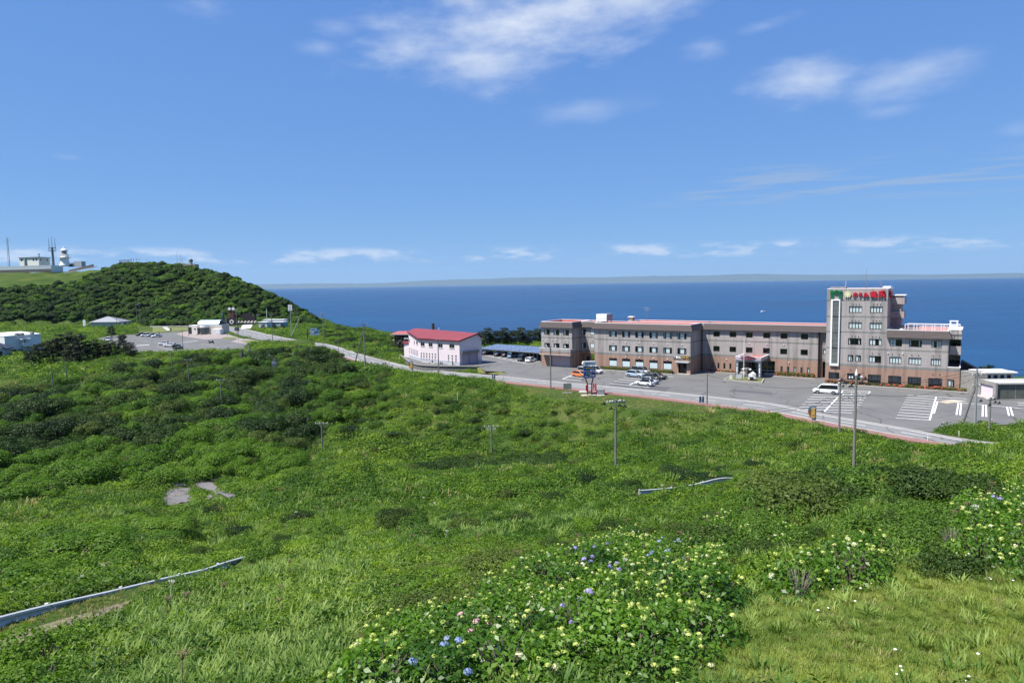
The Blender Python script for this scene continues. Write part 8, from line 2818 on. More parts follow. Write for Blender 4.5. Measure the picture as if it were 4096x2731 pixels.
Z_OLDROAD = [(-300, 2760), (-150, 2640), (0, 2560), (150, 2512), (300, 2468), (440, 2428), (540, 2400), (450, 2462), (300, 2516), (150, 2566), (0, 2640), (-100, 2720)]
Z_PATCH = [[(648, 1972), (690, 1958), (758, 1952), (782, 1992), (745, 2011), (655, 2012)], [(772, 1925), (800, 1917), (845, 1930), (905, 1965), (945, 1985), (910, 1992), (870, 1975), (850, 1962), (790, 1945)], [(683, 1935), (730, 1932), (750, 1945), (700, 1946)], [(845, 1905), (865, 1902), (862, 1925), (840, 1922)], [(818, 1985), (850, 1988), (835, 2000), (822, 1998)]]
Z_FOREST = [(-300, 1165), (0, 1158), (200, 1145), (300, 1128), (400, 1092), (470, 1066), (600, 1058), (760, 1072), (900, 1106), (1000, 1146), (1100, 1190), (1200, 1240), (1290, 1290), (1200, 1302), (1000, 1290), (760, 1296), (600, 1297), (440, 1292), (360, 1280), (200, 1284), (-300, 1300)]
# where nothing grows: roads, car parks, buildings
_paved = [[tuple(p[:2]) for p in side(ROAD_FAR, 1.3)] + [tuple(p[:2]) for p in side(ROAD_NEAR, -2.3)[::-1]], [tuple(p[:2]) for p in _lot], [tuple(at(*p)[:2]) for p in _fl],
     [tuple(at(*T2)[:2]) for T2 in [(600 + x / 2.94, 1000 + y / 2.94) for x, y in [(300, 990), (480, 950), (830, 938), (900, 980), (1040, 1030), (1430, 1085), (1180, 1112), (940, 1082), (640, 1055)]]],
     [tuple(at(600 + x / 2.94, 1000 + y / 2.94)[:2]) for x, y in [(-150, 893), (300, 880), (780, 878), (870, 915), (560, 960), (400, 965), (0, 985), (-160, 990)]],
     [tuple(at(740 + x / 4.704, 1230 + y / 4.704)[:2]) for x, y in [(650, 345), (1000, 300), (1400, 300), (1400, 400), (1280, 420), (1040, 410)]], [(-36, 218), (-27, 199), (-14, 187), (-7, 195), (-19, 208), (-26, 220)], [(88, 124), (118, 123), (118, 136), (88, 134)]]

def free(X, Y, gap=0.25):
  ok = np.ones(X.shape, bool)
  for p in _paved:
    ok &= poly_dist(p, X, Y) > gap
  return ok

# --- remains of the old asphalt
def drape(name, poly, m, label, dz=0.07):
  pts = [on(*p) for p in poly]
  o = sheet(name, [p for p in pts if p is not None], m, label)
  bm = bmesh.new()
  bm.from_mesh(o.data)
  bmesh.ops.subdivide_edges(bm, edges=bm.edges[:], cuts=4, use_grid_fill=True)
  bm.verts.ensure_lookup_table()
  z = ground(np.array([v.co.x for v in bm.verts]), np.array([v.co.y for v in bm.verts]))
  for v, q in zip(bm.verts, z):
    v.co.z = q + dz
  bm.to_mesh(o.data)
  bm.free()
  return o

M_OLD = mat('old_grey_asphalt', (0.15, 0.14, 0.14), 0.95, var=0.12, scale=4, var2=0.1, scale2=0.6)
for k, p in enumerate(Z_PATCH):
  drape('old_pavement', p, M_OLD, ['largest remnant of grey asphalt in the meadow', 'long slanting remnant of grey asphalt in the meadow', 'thin upper remnant of grey asphalt in the meadow', 'topmost small remnant of grey asphalt', 'smallest remnant of grey asphalt'][k], 0.08)
drape('old_road', Z_OLDROAD, mat('old_road_litter', (0.19, 0.155, 0.11), 0.95, var=0.3, scale=2.5, var2=0.25, scale2=0.7), 'overgrown strip of the abandoned road beside the guardrail', 0.05)

# --- ground cover
def make_cover():
  C1 = [proto('leafy_a%d' % i, clump_mesh('leafy_plant', 40 + i, LF_MEADOW if i % 3 else LF_MEADOW2, 100, 0.19, 0.65)) for i in range(6)]
  C2 = [proto('leafy_n%d' % i, clump_mesh('leafy_plant_near', 60 + i, (LF_MEADOW, LF_MEADOW2, LF_MEADOW, LF_OLIVE)[i % 4], 90, (0.20, 0.28, 0.15)[i % 3], 0.85, 0.5)) for i in range(6)]
  Gs = [proto('grass_a%d' % i, grass_mesh('grass_tuft', 80 + i, LF_GRASS, 26, 0.55, 0.045, 0.8)) for i in range(4)]
  Gf = [proto('grass_f%d' % i, grass_mesh('grass_tuft_far', 90 + i, LF_GRASS if i else LF_DRY, 30, 0.9, 0.05, 0.5)) for i in range(4)]
  Ls = [proto('lawn_a%d' % i, grass_mesh('lawn_tuft', 100 + i, LF_LAWN, 60, 1.0, 0.03, 0.9)) for i in range(4)]
  Dr = [proto('dry_a%d' % i, grass_mesh('dry_tuft', 110 + i, LF_DRY, 26, 0.9, 0.035, 0.7)) for i in range(3)]
  out = {k: [] for k in ('leafy', 'leafn', 'grass', 'grassf', 'lawn', 'dry', 'thick')}

  def put(kind, X, Y, Z, s, flat=1.0):
    n = len(X)
    q = s * VR.uniform(0.65, 1.35, n)
    out[kind].append((np.stack([X, Y, Z], 1), np.stack([q, q, q * flat * VR.uniform(0.75, 1.25, n)], 1)))
  for d0, d1, dens, s_leaf, s_gr in ((6.5, 16, 36, 0.27, 0.34), (16, 30, 16, 0.38, 0.42), (30, 60, 6.0, 0.58, 0.5), (60, 110, 2.2, 0.90, 0.7), (110, 185, 0.85, 1.25, 1.0), (185, 420, 0.26, 1.9, 1.3), (420, 580, 0.12, 2.3, 1.5)):
    X, Y = band(d0, d1, dens)
    Z = ground(X, Y)
    px, py = to_px(X, Y, Z)
    ok = free(X, Y) & (poly_dist(LAND, X, Y) < 12) & (px > -150) & (px < 4250) & (py < 2860)
    X, Y, Z, px, py = X[ok], Y[ok], Z[ok], px[ok], py[ok]
    lawn = inside(Z_LAWN, px, py)
    verge = inside(Z_VERGE, px, py)
    hyd = np.zeros(len(X), bool)
    for h in Z_HYD:
      hyd |= inside(h, px, py)
    bare = poly_dist(Z_OLDROAD, px, py - 12) < 10
    for h in Z_PATCH:
      bare |= poly_dist(h, px, py - 12) < 13
    shady = inside(Z_FOREST, px, py) | (inside(Z_THICK, px, py) & (VR.random(len(X)) < 0.35))
    pg = np.full(len(X), 0.04)
    pg[inside(Z_LONG, px, py)] = 0.45
    pg[inside(Z_MIXG, px, py)] = 0.14
    pg[inside(Z_RGRASS, px, py)] = 0.32
    wob = np.sin(X * 0.21 + 1.3) * np.sin(Y * 0.17 + 0.4) + 0.5 * np.sin(X * 0.63 + Y * 0.41)
    pg = np.clip(pg + wob * 0.12, 0, 1)
    gr = (VR.random(len(X)) < pg) & ~lawn & ~verge
    gen = ~lawn & ~verge & ~bare & ~shady & ~(hyd & (VR.random(len(X)) < 0.55))
    for g in (GR1, GR2):
      dg = np.min((X[:, None] - g[None, :, 0]) ** 2 + (Y[:, None] - g[None, :, 1]) ** 2, 1) if len(X) else np.zeros(0)
      front = X ** 2 + Y ** 2 < (np.interp(np.arctan2(X, Y), np.arctan2(g[:, 0], g[:, 1]), np.hypot(g[:, 0], g[:, 1]))) ** 2
      clr = (dg < 0.3) | (front & (dg < 3.2))
      gen &= ~clr
      put('leafn', X[clr], Y[clr], Z[clr] - 0.02, 0.13, 0.6)
      mm = clr & (VR.random(len(X)) < 0.6)
      put('dry', X[mm] + 0.1, Y[mm], Z[mm], 0.11)
    tk = inside(Z_THICK, px, py) & gen
    put('thick', X[tk], Y[tk], Z[tk] - 0.05, 1.3)
    gen &= ~tk
    m = gen & gr
    put('grass' if d1 <= 60 else 'grassf', X[m], Y[m], Z[m] - 0.03, s_gr)
    m = gen & ~gr
    put('leafn' if d1 <= 30 else 'leafy', X[m], Y[m], Z[m] - 0.05, s_leaf * (1 + 0.25 * np.sin(X[m] * 0.09 + Y[m] * 0.13)))
    m = verge & (VR.random(len(X)) < 0.9)
    put('dry', X[m], Y[m], Z[m], 0.30)
    m = bare & (VR.random(len(X)) < 0.09)
    put('dry', X[m], Y[m], Z[m], 0.3)
    # a sprinkling of broad weeds in the lawn
    m = lawn & (VR.random(len(X)) < 0.03)
    put('leafn', X[m], Y[m], Z[m] - 0.03, 0.14, 0.5)
  X, Y = band(6.0, 24, 85, 44)
  Z = ground(X, Y)
  px, py = to_px(X, Y, Z)
  m = inside(Z_LAWN, px, py)
  put('lawn', X[m], Y[m], Z[m] - 0.01, 0.10)
  m2 = m & (VR.random(len(X)) < 0.05)
  put('grass', X[m2], Y[m2], Z[m2] - 0.01, 0.22)
  m2 = m & (VR.random(len(X)) < 0.06)
  put('dry', X[m2], Y[m2], Z[m2] - 0.01, 0.13)
  Tk = [proto('thick_%d' % i, clump_mesh('thicket_plant', 140 + i, LF_DARK if i % 2 else LF_MEADOW2, 110, 0.17, 0.8)) for i in range(4)]
  for k, ps, nm, lab in (('thick', Tk, 'thicket_undergrowth', 'dark leafy undergrowth filling the thicket'), ('leafy', C1, 'leafy_ground_cover', 'broad leafed meadow plants over the slopes'), ('leafn', C2, 'weeds_undergrowth', 'dense mixed weeds on the near slope'), ('grass', Gs, 'long_grass', 'long bending grass on the near slope'),
             ('grassf', Gf, 'meadow_grass', 'tall grass patches in the far meadow'), ('lawn', Ls, 'lawn_grass', 'short trodden grass at lower right'), ('dry', Dr, 'dry_grass', 'dry yellowish grass on verges and the old road')):
    P = np.concatenate([a for a, b in out[k]])
    s = np.concatenate([b for a, b in out[k]])
    tl = VR.normal(size=(len(P), 2)) * 0.12
    scatter(nm, ps, P, VR.uniform(0, 2 * PI, len(P)), s, lab, VR.integers(0, len(ps), len(P)), tl)
    print(nm, len(P))

make_cover()

# --- hill forest: far off, reads as one mass
def make_forest():
  ps = []
  for i in range(6):
    rng = np.random.default_rng(200 + i)
    lb = [(0, 0, 0.75, 0.42)] + [(0.5 * math.cos(t), 0.5 * math.sin(t), 0.5 + 0.2 * rng.random(), rng.uniform(0.28, 0.42)) for t in rng.uniform(0, 2 * PI, 7)]
    P, N_ = crown_points(1500, lb, rng, 0.7)
    V, F = leaf_quads(P, N_, 0.13, 0.7, rng)
    ps.append(proto('forest_tree%d' % i, np_mesh('forest_tree', V, F, (LF_FOREST, LF_FOREST, LF_DARK, LF_MEADOW2, LF_FOREST, LF_BRIGHT)[i])))
  X, Y = VR.uniform(-460, -90, 40000), VR.uniform(395, 600, 40000)
  Z = ground(X, Y)
  px, py = to_px(X, Y, Z + 1.0)
  ok = inside(Z_FOREST, px, py) & (poly_dist(LAND, X, Y) < 6) & (Z > -8)
  X, Y, Z = X[ok][:6000], Y[ok][:6000], Z[ok][:6000]
  s = VR.uniform(1.4, 3.8, len(X)) * (0.75 + 0.5 * VR.random(len(X)))
  scatter('forest', ps, np.stack([X, Y, Z - 0.4], 1), VR.uniform(0, 2 * PI, len(X)), np.stack([s, s, s * VR.uniform(0.8, 1.2, len(X))], 1), 'dense low wood covering the far hill', VR.integers(0, 6, len(X)))
  print('forest', len(X))

make_forest()
# ------------------------------------------------------------------ single shrubs, trees, hedges and flowers
def pick(zone, n, gap, d0, d1, zadd=0.0, seed=1):
  rng = np.random.default_rng(seed)
  a = math.radians(44)
  r = np.sqrt(rng.uniform(d0 * d0, d1 * d1, n * 60))
  t = rng.uniform(-a, a, n * 60)
  X, Y = r * np.sin(t), r * np.cos(t)
  Z = ground(X, Y)
  px, py = to_px(X, Y, Z + zadd)
  ok = inside(zone, px, py) & free(X, Y, 1.2)
  X, Y, Z = X[ok], Y[ok], Z[ok]
  zn = np.array(zone)
  A, B = (px[ok] - zn[:, 0].min()) / np.ptp(zn[:, 0]), (py[ok] - zn[:, 1].min()) / np.ptp(zn[:, 1])
  out = []
  for x, y, z, a_, b_ in zip(X, Y, Z, A, B):
    if all((x - q[0]) ** 2 + (y - q[1]) ** 2 > gap * gap for q in out):
      out.append((x, y, z, a_, b_))
      if len(out) >= n:
        break
  return out

BUSH = {}

def place_label(t, px, py, x0, x1, y0, y1):
  a = ('left', 'middle', 'right')[min(2, max(0, int((px - x0) / (x1 - x0) * 3)))]
  b = ('upper', 'central', 'lower')[min(2, max(0, int((py - y0) / (y1 - y0) * 3)))]
  return t + ', %s %s part' % (b, a)

def bush_kind(key, m, seeds, n, leaf, tall=0.85):
  BUSH[key] = [(bush_mesh('crown', s, m, n, leaf, 20, 1.05, tall), stems_mesh('stems', s, M_BARK)) for s in seeds]

bush_kind('dark', LF_DARK, (1, 2, 3, 4), 4200, 0.068)
bush_kind('bright', LF_BRIGHT, (5, 6, 7), 4200, 0.066)
bush_kind('olive', LF_OLIVE, (8, 9), 3600, 0.068)
bush_kind('near', LF_MEADOW2, (11, 12), 2600, 0.075)
bush_kind('nearo', LF_OLIVE, (13, 14), 2600, 0.07)
bush_kind('nearb', LF_BRIGHT, (15, 16), 2600, 0.07)

def bush(kind, p, s, label, group, rng, flat=1.0, name='bush'):
  cr, st = rng.choice(BUSH[kind])
  if ' part' not in label:
    label = place_label(label, p[3], p[4], 0, 1, 0, 1)
  T = thing(name, (p[0], p[1], p[2] - 0.12 * s), rng.uniform(0, 2 * PI), label, 'bush', group)
  T.scale = (s, s * rng.uniform(0.85, 1.15), s * flat * rng.uniform(0.8, 1.15))
  link('crown', cr, T)
  link('stems', st, T)
  return T

r_ = random.Random(77)
for i, p in enumerate(pick(Z_THICK, 108, 5.2, 110, 262, 1.0, 5)):
  ppx, ppy = to_px(np.array([p[0]]), np.array([p[1]]), np.array([p[2] + 1.5]))
  k = r_.choices(('dark', 'bright', 'olive'), (0.72, 0.16, 0.12))[0]
  bush(k, p, r_.uniform(3.0, 5.4), place_label({'dark': 'dark green rounded bush in the left thicket', 'bright': 'light green bush in the left thicket', 'olive': 'olive tinted bush in the left thicket'}[k], ppx[0], ppy[0], 0, 1400, 1410, 1790),
    'thicket bushes %s' % k, r_, 1.05)
for p in pick(Z_BRIGHT, 30, 4.0, 85, 135, 0.8, 6):
  bush('bright', p, r_.uniform(3.0, 4.8), 'fresh green bushy sapling in the row above the asphalt remnant', 'fresh green saplings', r_, 0.95)
for p in pick(Z_HOLLOW, 20, 2.8, 92, 122, 0.6, 7):
  bush(r_.choice(('dark', 'dark', 'olive')), p, r_.uniform(2.4, 4.0), 'dark bush in the hollow below the embankment', 'hollow bushes', r_, 0.8)
for p in pick(Z_BANDR, 30, 1.7, 34, 66, 0.4, 8):
  bush(r_.choice(('near', 'dark', 'dark', 'nearo')), p, r_.uniform(1.6, 2.9), 'dense dark shrub in the band behind the flowering bushes', 'dark shrub band', r_, 0.95)
for p in pick([(2720, 2150), (3000, 2030), (3500, 2010), (3900, 2000), (3860, 2180), (3500, 2130), (3100, 2200), (2800, 2270)], 24, 1.1, 18, 50, 0.3, 17):
  bush(r_.choice(('near', 'dark', 'near')), p, r_.uniform(0.8, 1.5), 'leafy dark shrub between the flower bed and the shrub band', 'shrubs behind the flower bed', r_, 0.9)
for p in pick(Z_MIDB, 9, 2.2, 60, 84, 0.4, 9):
  bush('dark', p, r_.uniform(1.6, 2.6), 'low dark bush clump above the short guardrail', 'clump above the short guardrail', r_, 0.6)
for p in pick(Z_BLEFT, 16, 2.4, 34, 62, 0.4, 10):
  bush(r_.choice(('bright', 'bright', 'near')), p, r_.uniform(1.5, 2.6), 'spreading fresh green shrub above the long guardrail', 'shrubs above the long guardrail', r_, 0.6)
Z_SEA = [(1240, 1305), (1330, 1292), (1420, 1308), (1560, 1338), (1606, 1400), (1560, 1425), (1470, 1408), (1400, 1392), (1330, 1372), (1280, 1345)]
for p in pick(Z_SEA, 32, 4.2, 215, 430, 1.0, 11):
  bush(r_.choice(('dark', 'bright', 'olive', 'dark')), p, r_.uniform(2.8, 4.6), 'bush on the sea side of the road left of the pink building', 'sea side bushes', r_, 0.75)
for p in pick([(1450, 2420), (1700, 2260), (2100, 2190), (2350, 2170), (2180, 2290), (1920, 2420), (1600, 2500)], 18, 0.9, 16, 34, 0.3, 12):
  bush(r_.choice(('near', 'nearo', 'nearo', 'nearb')), p, r_.uniform(0.7, 1.2), 'small leafed brownish shrub beside the flowering bushes', 'small shrubs beside the flowers', r_, 0.8)
for p in pick([(-150, 2800), (-50, 2620), (120, 2540), (300, 2560), (330, 2640), (150, 2800)], 7, 0.9, 12, 20, 0.3, 13):
  bush('nearb', p, r_.uniform(0.9, 1.4), 'fresh green feathery shrub in the lower left corner', 'lower left shrubs', r_, 1.0)
for p in pick([(3745, 1716), (3990, 1702), (4200, 1692), (4200, 1800), (4060, 1790), (3900, 1760), (3790, 1740)], 12, 2.2, 78, 118, 0.3, 14):
  bush(r_.choice(('bright', 'near', 'olive')), p, r_.uniform(1.2, 2.0), 'leafy bush on the island between road and car park', 'island bushes', r_, 0.65)
for p in pick([(2450, 1480 + 300), (2900, 1690), (3700, 1820), (3650, 1900), (2900, 1880)], 9, 6, 60, 120, 0.3, 15):
  bush(r_.choice(('bright', 'near', 'dark')), p, r_.uniform(0.9, 1.7), 'isolated low bush in the right hand meadow', 'isolated meadow bushes', r_, 0.6)
for p in pick([(1400, 1560), (2500, 1640), (2400, 1800), (1400, 1800)], 9, 7, 105, 175, 0.3, 16):
  bush(r_.choice(('bright', 'near', 'dark', 'olive')), p, r_.uniform(1.0, 2.0), 'isolated low bush on the green embankment', 'isolated embankment bushes', r_, 0.6)

# the smaller growth between them, too dense to count
_bp = [proto('shrub_%d' % i, me) for i, me in enumerate([BUSH['dark'][0][0], BUSH['near'][0][0], BUSH['bright'][1][0], BUSH['olive'][0][0], BUSH['near'][1][0]])]
_pp, _ss = [], []
for zone, d0, d1, n, s0, s1, sd in ((Z_THICK, 108, 265, 330, 1.6, 3.6, 51), (Z_BRIGHT, 85, 135, 90, 1.2, 2.4, 52), (Z_SEA, 210, 430, 130, 1.5, 3.0, 53), (Z_BANDR, 34, 66, 60, 0.7, 1.4, 54), ([(1290, 1420), (1460, 1475), (1560, 1500), (1500, 1640), (1380, 1760), (1300, 1700)], 110, 200, 60, 1.5, 3.0, 55), ([(700, 2050), (1400, 1930), (2500, 1890), (2900, 1960), (2500, 2100), (1500, 2220), (800, 2230)], 36, 90, 150, 0.5, 1.3, 56),
                  ([(1450, 1560), (2450, 1650), (2450, 1800), (1600, 1830), (1350, 1760)], 100, 170, 130, 0.8, 1.9, 57), ([(2500, 1700), (3300, 1770), (3850, 1850), (3700, 1930), (2900, 1900), (2500, 1860)], 55, 115, 90, 0.5, 1.3, 58), ([(1300, 2330), (2100, 2150), (2900, 2050), (3850, 2030), (3800, 2200), (3000, 2230), (2400, 2120), (1700, 2300)], 17, 50, 130, 0.4, 0.9, 59)):
  for p in pick(zone, n, 1.2, d0, d1, 0.6, sd):
    _pp.append((p[0], p[1], p[2] - 0.3))
    _ss.append(r_.uniform(s0, s1))
_ss = np.array(_ss)
scatter('shrubbery', _bp, np.array(_pp), VR.uniform(0, 6.28, len(_pp)), np.stack([_ss, _ss, _ss * VR.uniform(0.8, 1.4, len(_ss))], 1), 'small dense shrubs filling thicket and banks', VR.integers(0, 5, len(_pp)))

# --- pines
def pine_meshes(seed, h=1.0, round_top=False):
  rng = np.random.default_rng(seed)
  tk = MB()
  lean = rng.uniform(-0.08, 0.08)
  tk.tube([(0, 0, -0.05), (lean * 0.5, 0.02, 0.45), (lean, 0, 0.93)], [0.032, 0.022, 0.006], 6)
  P, N_ = [], []
  lv = 9
  for k in range(lv):
    z = 0.22 + 0.72 * k / lv
    q = (0.34 * (1 - (z - 0.2) ** 1.6) if not round_top else 0.40 * math.sqrt(max(0.05, 1 - ((z - 0.55) / 0.5) ** 2))) * rng.uniform(0.75, 1.15)
    for b in range(rng.integers(4, 7)):
      t = rng.uniform(0, 2 * PI)
      e = np.array([q * math.cos(t), q * math.sin(t), z + rng.uniform(-0.02, 0.07)])
      o = np.array([lean * z, 0, z - 0.05])
      tk.tube([tuple(o), tuple((o + e) / 2 + np.array([0, 0, -0.01])), tuple(e)], [0.010, 0.007, 0.003], 4)
      for f in (0.5, 0.75, 1.0):
        m = 26
        c = o + (e - o) * f
        d = unit(rng.normal(size=(m, 3)))
        P.append(c + d * np.array([0.075, 0.075, 0.04]) * rng.uniform(0.4, 1.1, (m, 1)))
        N_.append(unit(d + np.array([0, 0, 0.7])))
  P, N_ = np.concatenate(P), np.concatenate(N_)
  V, F = leaf_quads(P, N_, 0.055, 0.3, rng, 0.0)
  return np_mesh('crown', V, F, LF_PINE), tk.mesh('trunk', M_BARK)

PINES = [pine_meshes(s) for s in (31, 32, 33)] + [pine_meshes(s, 1.0, True) for s in (34, 35, 36)]

def pine(x, y, z, h, i, label, group, wide=1.0):
  T = thing('pine_tree', (x, y, z), i * 1.7, label, 'tree', group)
  T.scale = (h * wide, h * wide, h)
  cr, tk = PINES[i % len(PINES)]
  link('crown', cr, T)
  link('trunk', tk, T)

for i, (px, py, d, h, w) in enumerate([(262, 1432, 224, 11.5, 1.2), (215, 1436, 222, 9.5, 1.3), (320, 1432, 226, 11.0, 1.2), (370, 1430, 228, 9.5, 1.1), (160, 1440, 220, 8.0, 1.3), (290, 1438, 218, 8.5, 1.4), (410, 1428, 230, 7.5, 1.3), (450, 1428, 231, 7.0, 1.4), (495, 1425, 234, 8.8, 0.9), (520, 1428, 230, 5.5, 1.5), (445, 1335, 318, 7.0, 1.1), (120, 1445, 215, 5.5, 1.5)]):
  p = deep(px, py, d)
  pine(p[0], p[1], gz(p[0], p[1]), h * 0.86, i % 3, ['tallest dark pine right of the white block', 'dark pine leaning over the white block', 'broad dark pine in the middle of the left pine group', 'dark pine right of the middle of the left group', 'low pine hiding the white block corner', 'bushy pine in front of the left group',
                       'short pine beside the lamp post', 'short pine beside the far car park edge', 'spiky pine standing over the far car park', 'shrubby pine at the car park corner', 'small pine on the stone bank', 'smallest pine at the foot of the white block'][i], 'pines by the far car park', w)
for i, px in enumerate(np.linspace(1938, 2158, 11)):
  d = 246 + (i % 3) * 3
  p = deep(px, 1380, d)
  pine(p[0], p[1], min(0, gz(p[0], p[1])) - 0.3, 6.0 + 1.3 * math.sin(i * 2.1), 3 + i % 3, '%s dark round topped tree from the left in the row behind the carport' % ('first second third fourth fifth sixth seventh eighth ninth tenth eleventh'.split()[i]), 'tree row behind the carport', 1.35)
for i, (px, py, d) in enumerate([(1053, 1318, 352), (1100, 1320, 350), (1130, 1318, 354), (3905, 1500, 148), (3930, 1502, 150), (3960, 1502, 152)]):
  p = deep(px, py, d)
  pine(p[0], p[1], min(0.0, gz(p[0], p[1])), 3.4 if i < 3 else 3.0, i % 3, ['small pine left of the pale blue cabin', 'small pine before the pale blue cabin', 'small pine right of the pale blue cabin', 'left sapling on the cliff behind the plant house', 'middle sapling on the cliff behind the plant house', 'right sapling on the cliff behind the plant house'][i], 'small trees', 1.2)

# --- clipped azalea hedges
def hedge(u0, u1, w0, w1, h, label, pink=0.0, lump=0.0, seed=1):
  rng = np.random.default_rng(seed)
  ar = (u1 - u0) * (w1 - w0) + 2 * (u1 - u0) * h
  n = int(ar * 46)
  u, q = rng.uniform(u0, u1, n), rng.random(n)
  hh = h * (1 + lump * np.sin(u * 1.9 + seed) * np.cos(u * 0.7))
  top = q < (w1 - w0) / (w1 - w0 + 1.3 * h)
  w = np.where(top, rng.uniform(w0, w1, n), w0 + rng.normal(size=n) * 0.05)
  z = np.where(top, hh + rng.normal(size=n) * 0.04, rng.uniform(0.02, 1, n) * hh)
  N_ = unit(np.stack([rng.normal(size=n) * 0.4, np.where(top, rng.normal(size=n) * 0.4, -0.8), np.where(top, 0.9, 0.5) + rng.normal(size=n) * 0.3], 1))
  V, F = leaf_quads(np.stack([u, w, z], 1), N_, 0.22, 0.7, rng)
  T = thing('hedge', tuple(HO), A34, label, 'hedge', 'hedges at the hotel foot')
  link('foliage', np_mesh('foliage', V, F, LF_AZALEA), T)
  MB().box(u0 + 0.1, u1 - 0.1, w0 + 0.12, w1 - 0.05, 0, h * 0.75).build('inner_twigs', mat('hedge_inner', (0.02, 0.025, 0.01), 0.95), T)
  MB().box(u0 - 0.3, u1 + 0.3, w0 - 0.45, w0 - 0.25, 0, 0.14).build('kerb', M_CONC, T)
  if pink:
    k = rng.random(n) < pink * (0.4 + 0.6 * (np.sin(u * 0.9 + seed) > 0.2))
    V, F = leaf_quads(np.stack([u, w - 0.03, z + 0.05], 1)[k], N_[k], 0.2, 0.9, rng)
    link('blossom', np_mesh('blossom', V, F, mat('azalea_pink', (0.62, 0.10, 0.10), 0.7, var=0.15, scale=4)), T)

hedge(-79.4, -58.4, -3.5, -2.2, 0.75, 'long low hedge below the restaurant windows', 0.0, 0.06, 2)
hedge(-36.2, -27.6, 4.3, 5.7, 0.95, 'hedge with some pink blossom right of the porch', 0.12, 0.1, 3)
hedge(-52.6, -45.6, 5.0, 5.8, 0.45, 'thin low hedge left of the porch', 0.25, 0.15, 4)
hedge(-24.4, 1.2, -2.0, -0.5, 0.55, 'azalea bed with pink blossom along the tower and wing', 0.22, 0.22, 5)

# --- hydrangeas
def head_mesh(seed, m):
  rng = np.random.default_rng(seed)
  n = 46
  d = unit(rng.normal(size=(n, 3)))
  d[:, 2] = np.abs(d[:, 2]) * 0.9 - 0.08
  d = unit(d)
  P = d * np.array([1, 1, 0.62])
  V, F = leaf_quads(P, unit(d + rng.normal(size=(n, 3)) * 0.22), 0.52, 0.95, rng, 0.05)
  return np_mesh('flower_head', V, F, m)

def petal(name, c1, c2):
  return leaf_mat(name, c1, c2, 0.25, 2.0)

HEADS = {'green': head_mesh(1, petal('petal_lime', (0.42, 0.52, 0.10), (0.66, 0.68, 0.26))), 'cream': head_mesh(2, petal('petal_cream', (0.72, 0.72, 0.42), (0.78, 0.76, 0.58))), 'blue': head_mesh(3, petal('petal_blue', (0.26, 0.34, 0.66), (0.45, 0.52, 0.78))),
    'violet': head_mesh(4, petal('petal_violet', (0.28, 0.24, 0.62), (0.48, 0.40, 0.74))), 'pink': head_mesh(5, petal('petal_pink', (0.66, 0.36, 0.44), (0.76, 0.56, 0.56)))}
HYD = [(clump_mesh('leaves', 300 + i, LF_HYD, 520, 0.135, 0.95, 0.58), stems_mesh('stems', 300 + i, M_BARK, 9, 0.7)) for i in range(5)]

def hydrangea(p, s, rng, col, label, heads):
  T = thing('hydrangea_bush', (p[0], p[1], p[2] - 0.05), rng.uniform(0, 2 * PI), label, 'flowering bush', 'hydrangea bushes')
  T.scale = (s, s, s * rng.uniform(0.9, 1.2))
  lv, st = HYD[rng.randrange(5)]
  link('leaves', lv, T)
  link('stems', st, T)
  for k in range(heads):
    q, t = math.sqrt(rng.random()) * 0.9, rng.uniform(0, 2 * PI)
    c = col if rng.random() < 0.8 else rng.choice(('green', 'cream'))
    o = link('flower_head', HEADS[c], T, (q * math.cos(t), q * math.sin(t), 0.95 * (1 - 0.72 * q * q) + rng.uniform(0.02, 0.12)))
    r = rng.uniform(0.036, 0.062) / s * (1.35 if c in ('blue', 'violet', 'pink') else 1.0)
    o.scale = (r, r, r)
    o.rotation_euler = (rng.uniform(-0.35, 0.35), rng.uniform(-0.35, 0.35), rng.uniform(0, 6))

HL = {'green': 'hydrangea bush with lime green flower heads on the near slope', 'blue': 'hydrangea bush with pale blue flower heads', 'violet': 'hydrangea bush with violet flower heads', 'pink': 'hydrangea bush with pale pink flower heads', 'cream': 'hydrangea bush with cream flower heads'}
for zi, (n, gap, d0, d1) in enumerate(((150, 0.72, 9.5, 42), (34, 0.85, 11, 40), (14, 0.85, 15, 30), (20, 0.95, 20, 46))):
  for p in pick(Z_HYD[zi], n, gap, d0, d1, 0.5, 20 + zi):
    px, py = to_px(np.array([p[0]]), np.array([p[1]]), np.array([p[2] + 0.6]))
    px, py = float(px[0]), float(py[0])
    c = 'green'
    if zi == 0:
      for cx, cy, rr, cc in ((1770, 2545, 70, 'blue'), (1890, 2570, 60, 'blue'), (2290, 2440, 60, 'violet'), (2400, 2250, 70, 'violet'), (1860, 2470, 55, 'pink'), (2030, 2500, 55, 'pink'), (2680, 2165, 60, 'blue'), (2150, 2420, 60, 'cream')):
        if (px - cx) ** 2 + (py - cy) ** 2 < rr * rr:
          c = cc
    elif r_.random() < 0.12:
      c = r_.choice(('cream', 'violet', 'pink'))
    d = math.hypot(p[0], p[1])
    hydrangea(p, r_.uniform(0.5, 0.95), r_, c, place_label(HL[c], px, py, 1450, 2950, 2120, 2731) if zi == 0 else HL[c] + (', at the right frame edge', ', at the lawn edge', ', behind the main flower bed')[zi - 1], r_.randint(4, 8) if c == 'green' else r_.randint(3, 4))
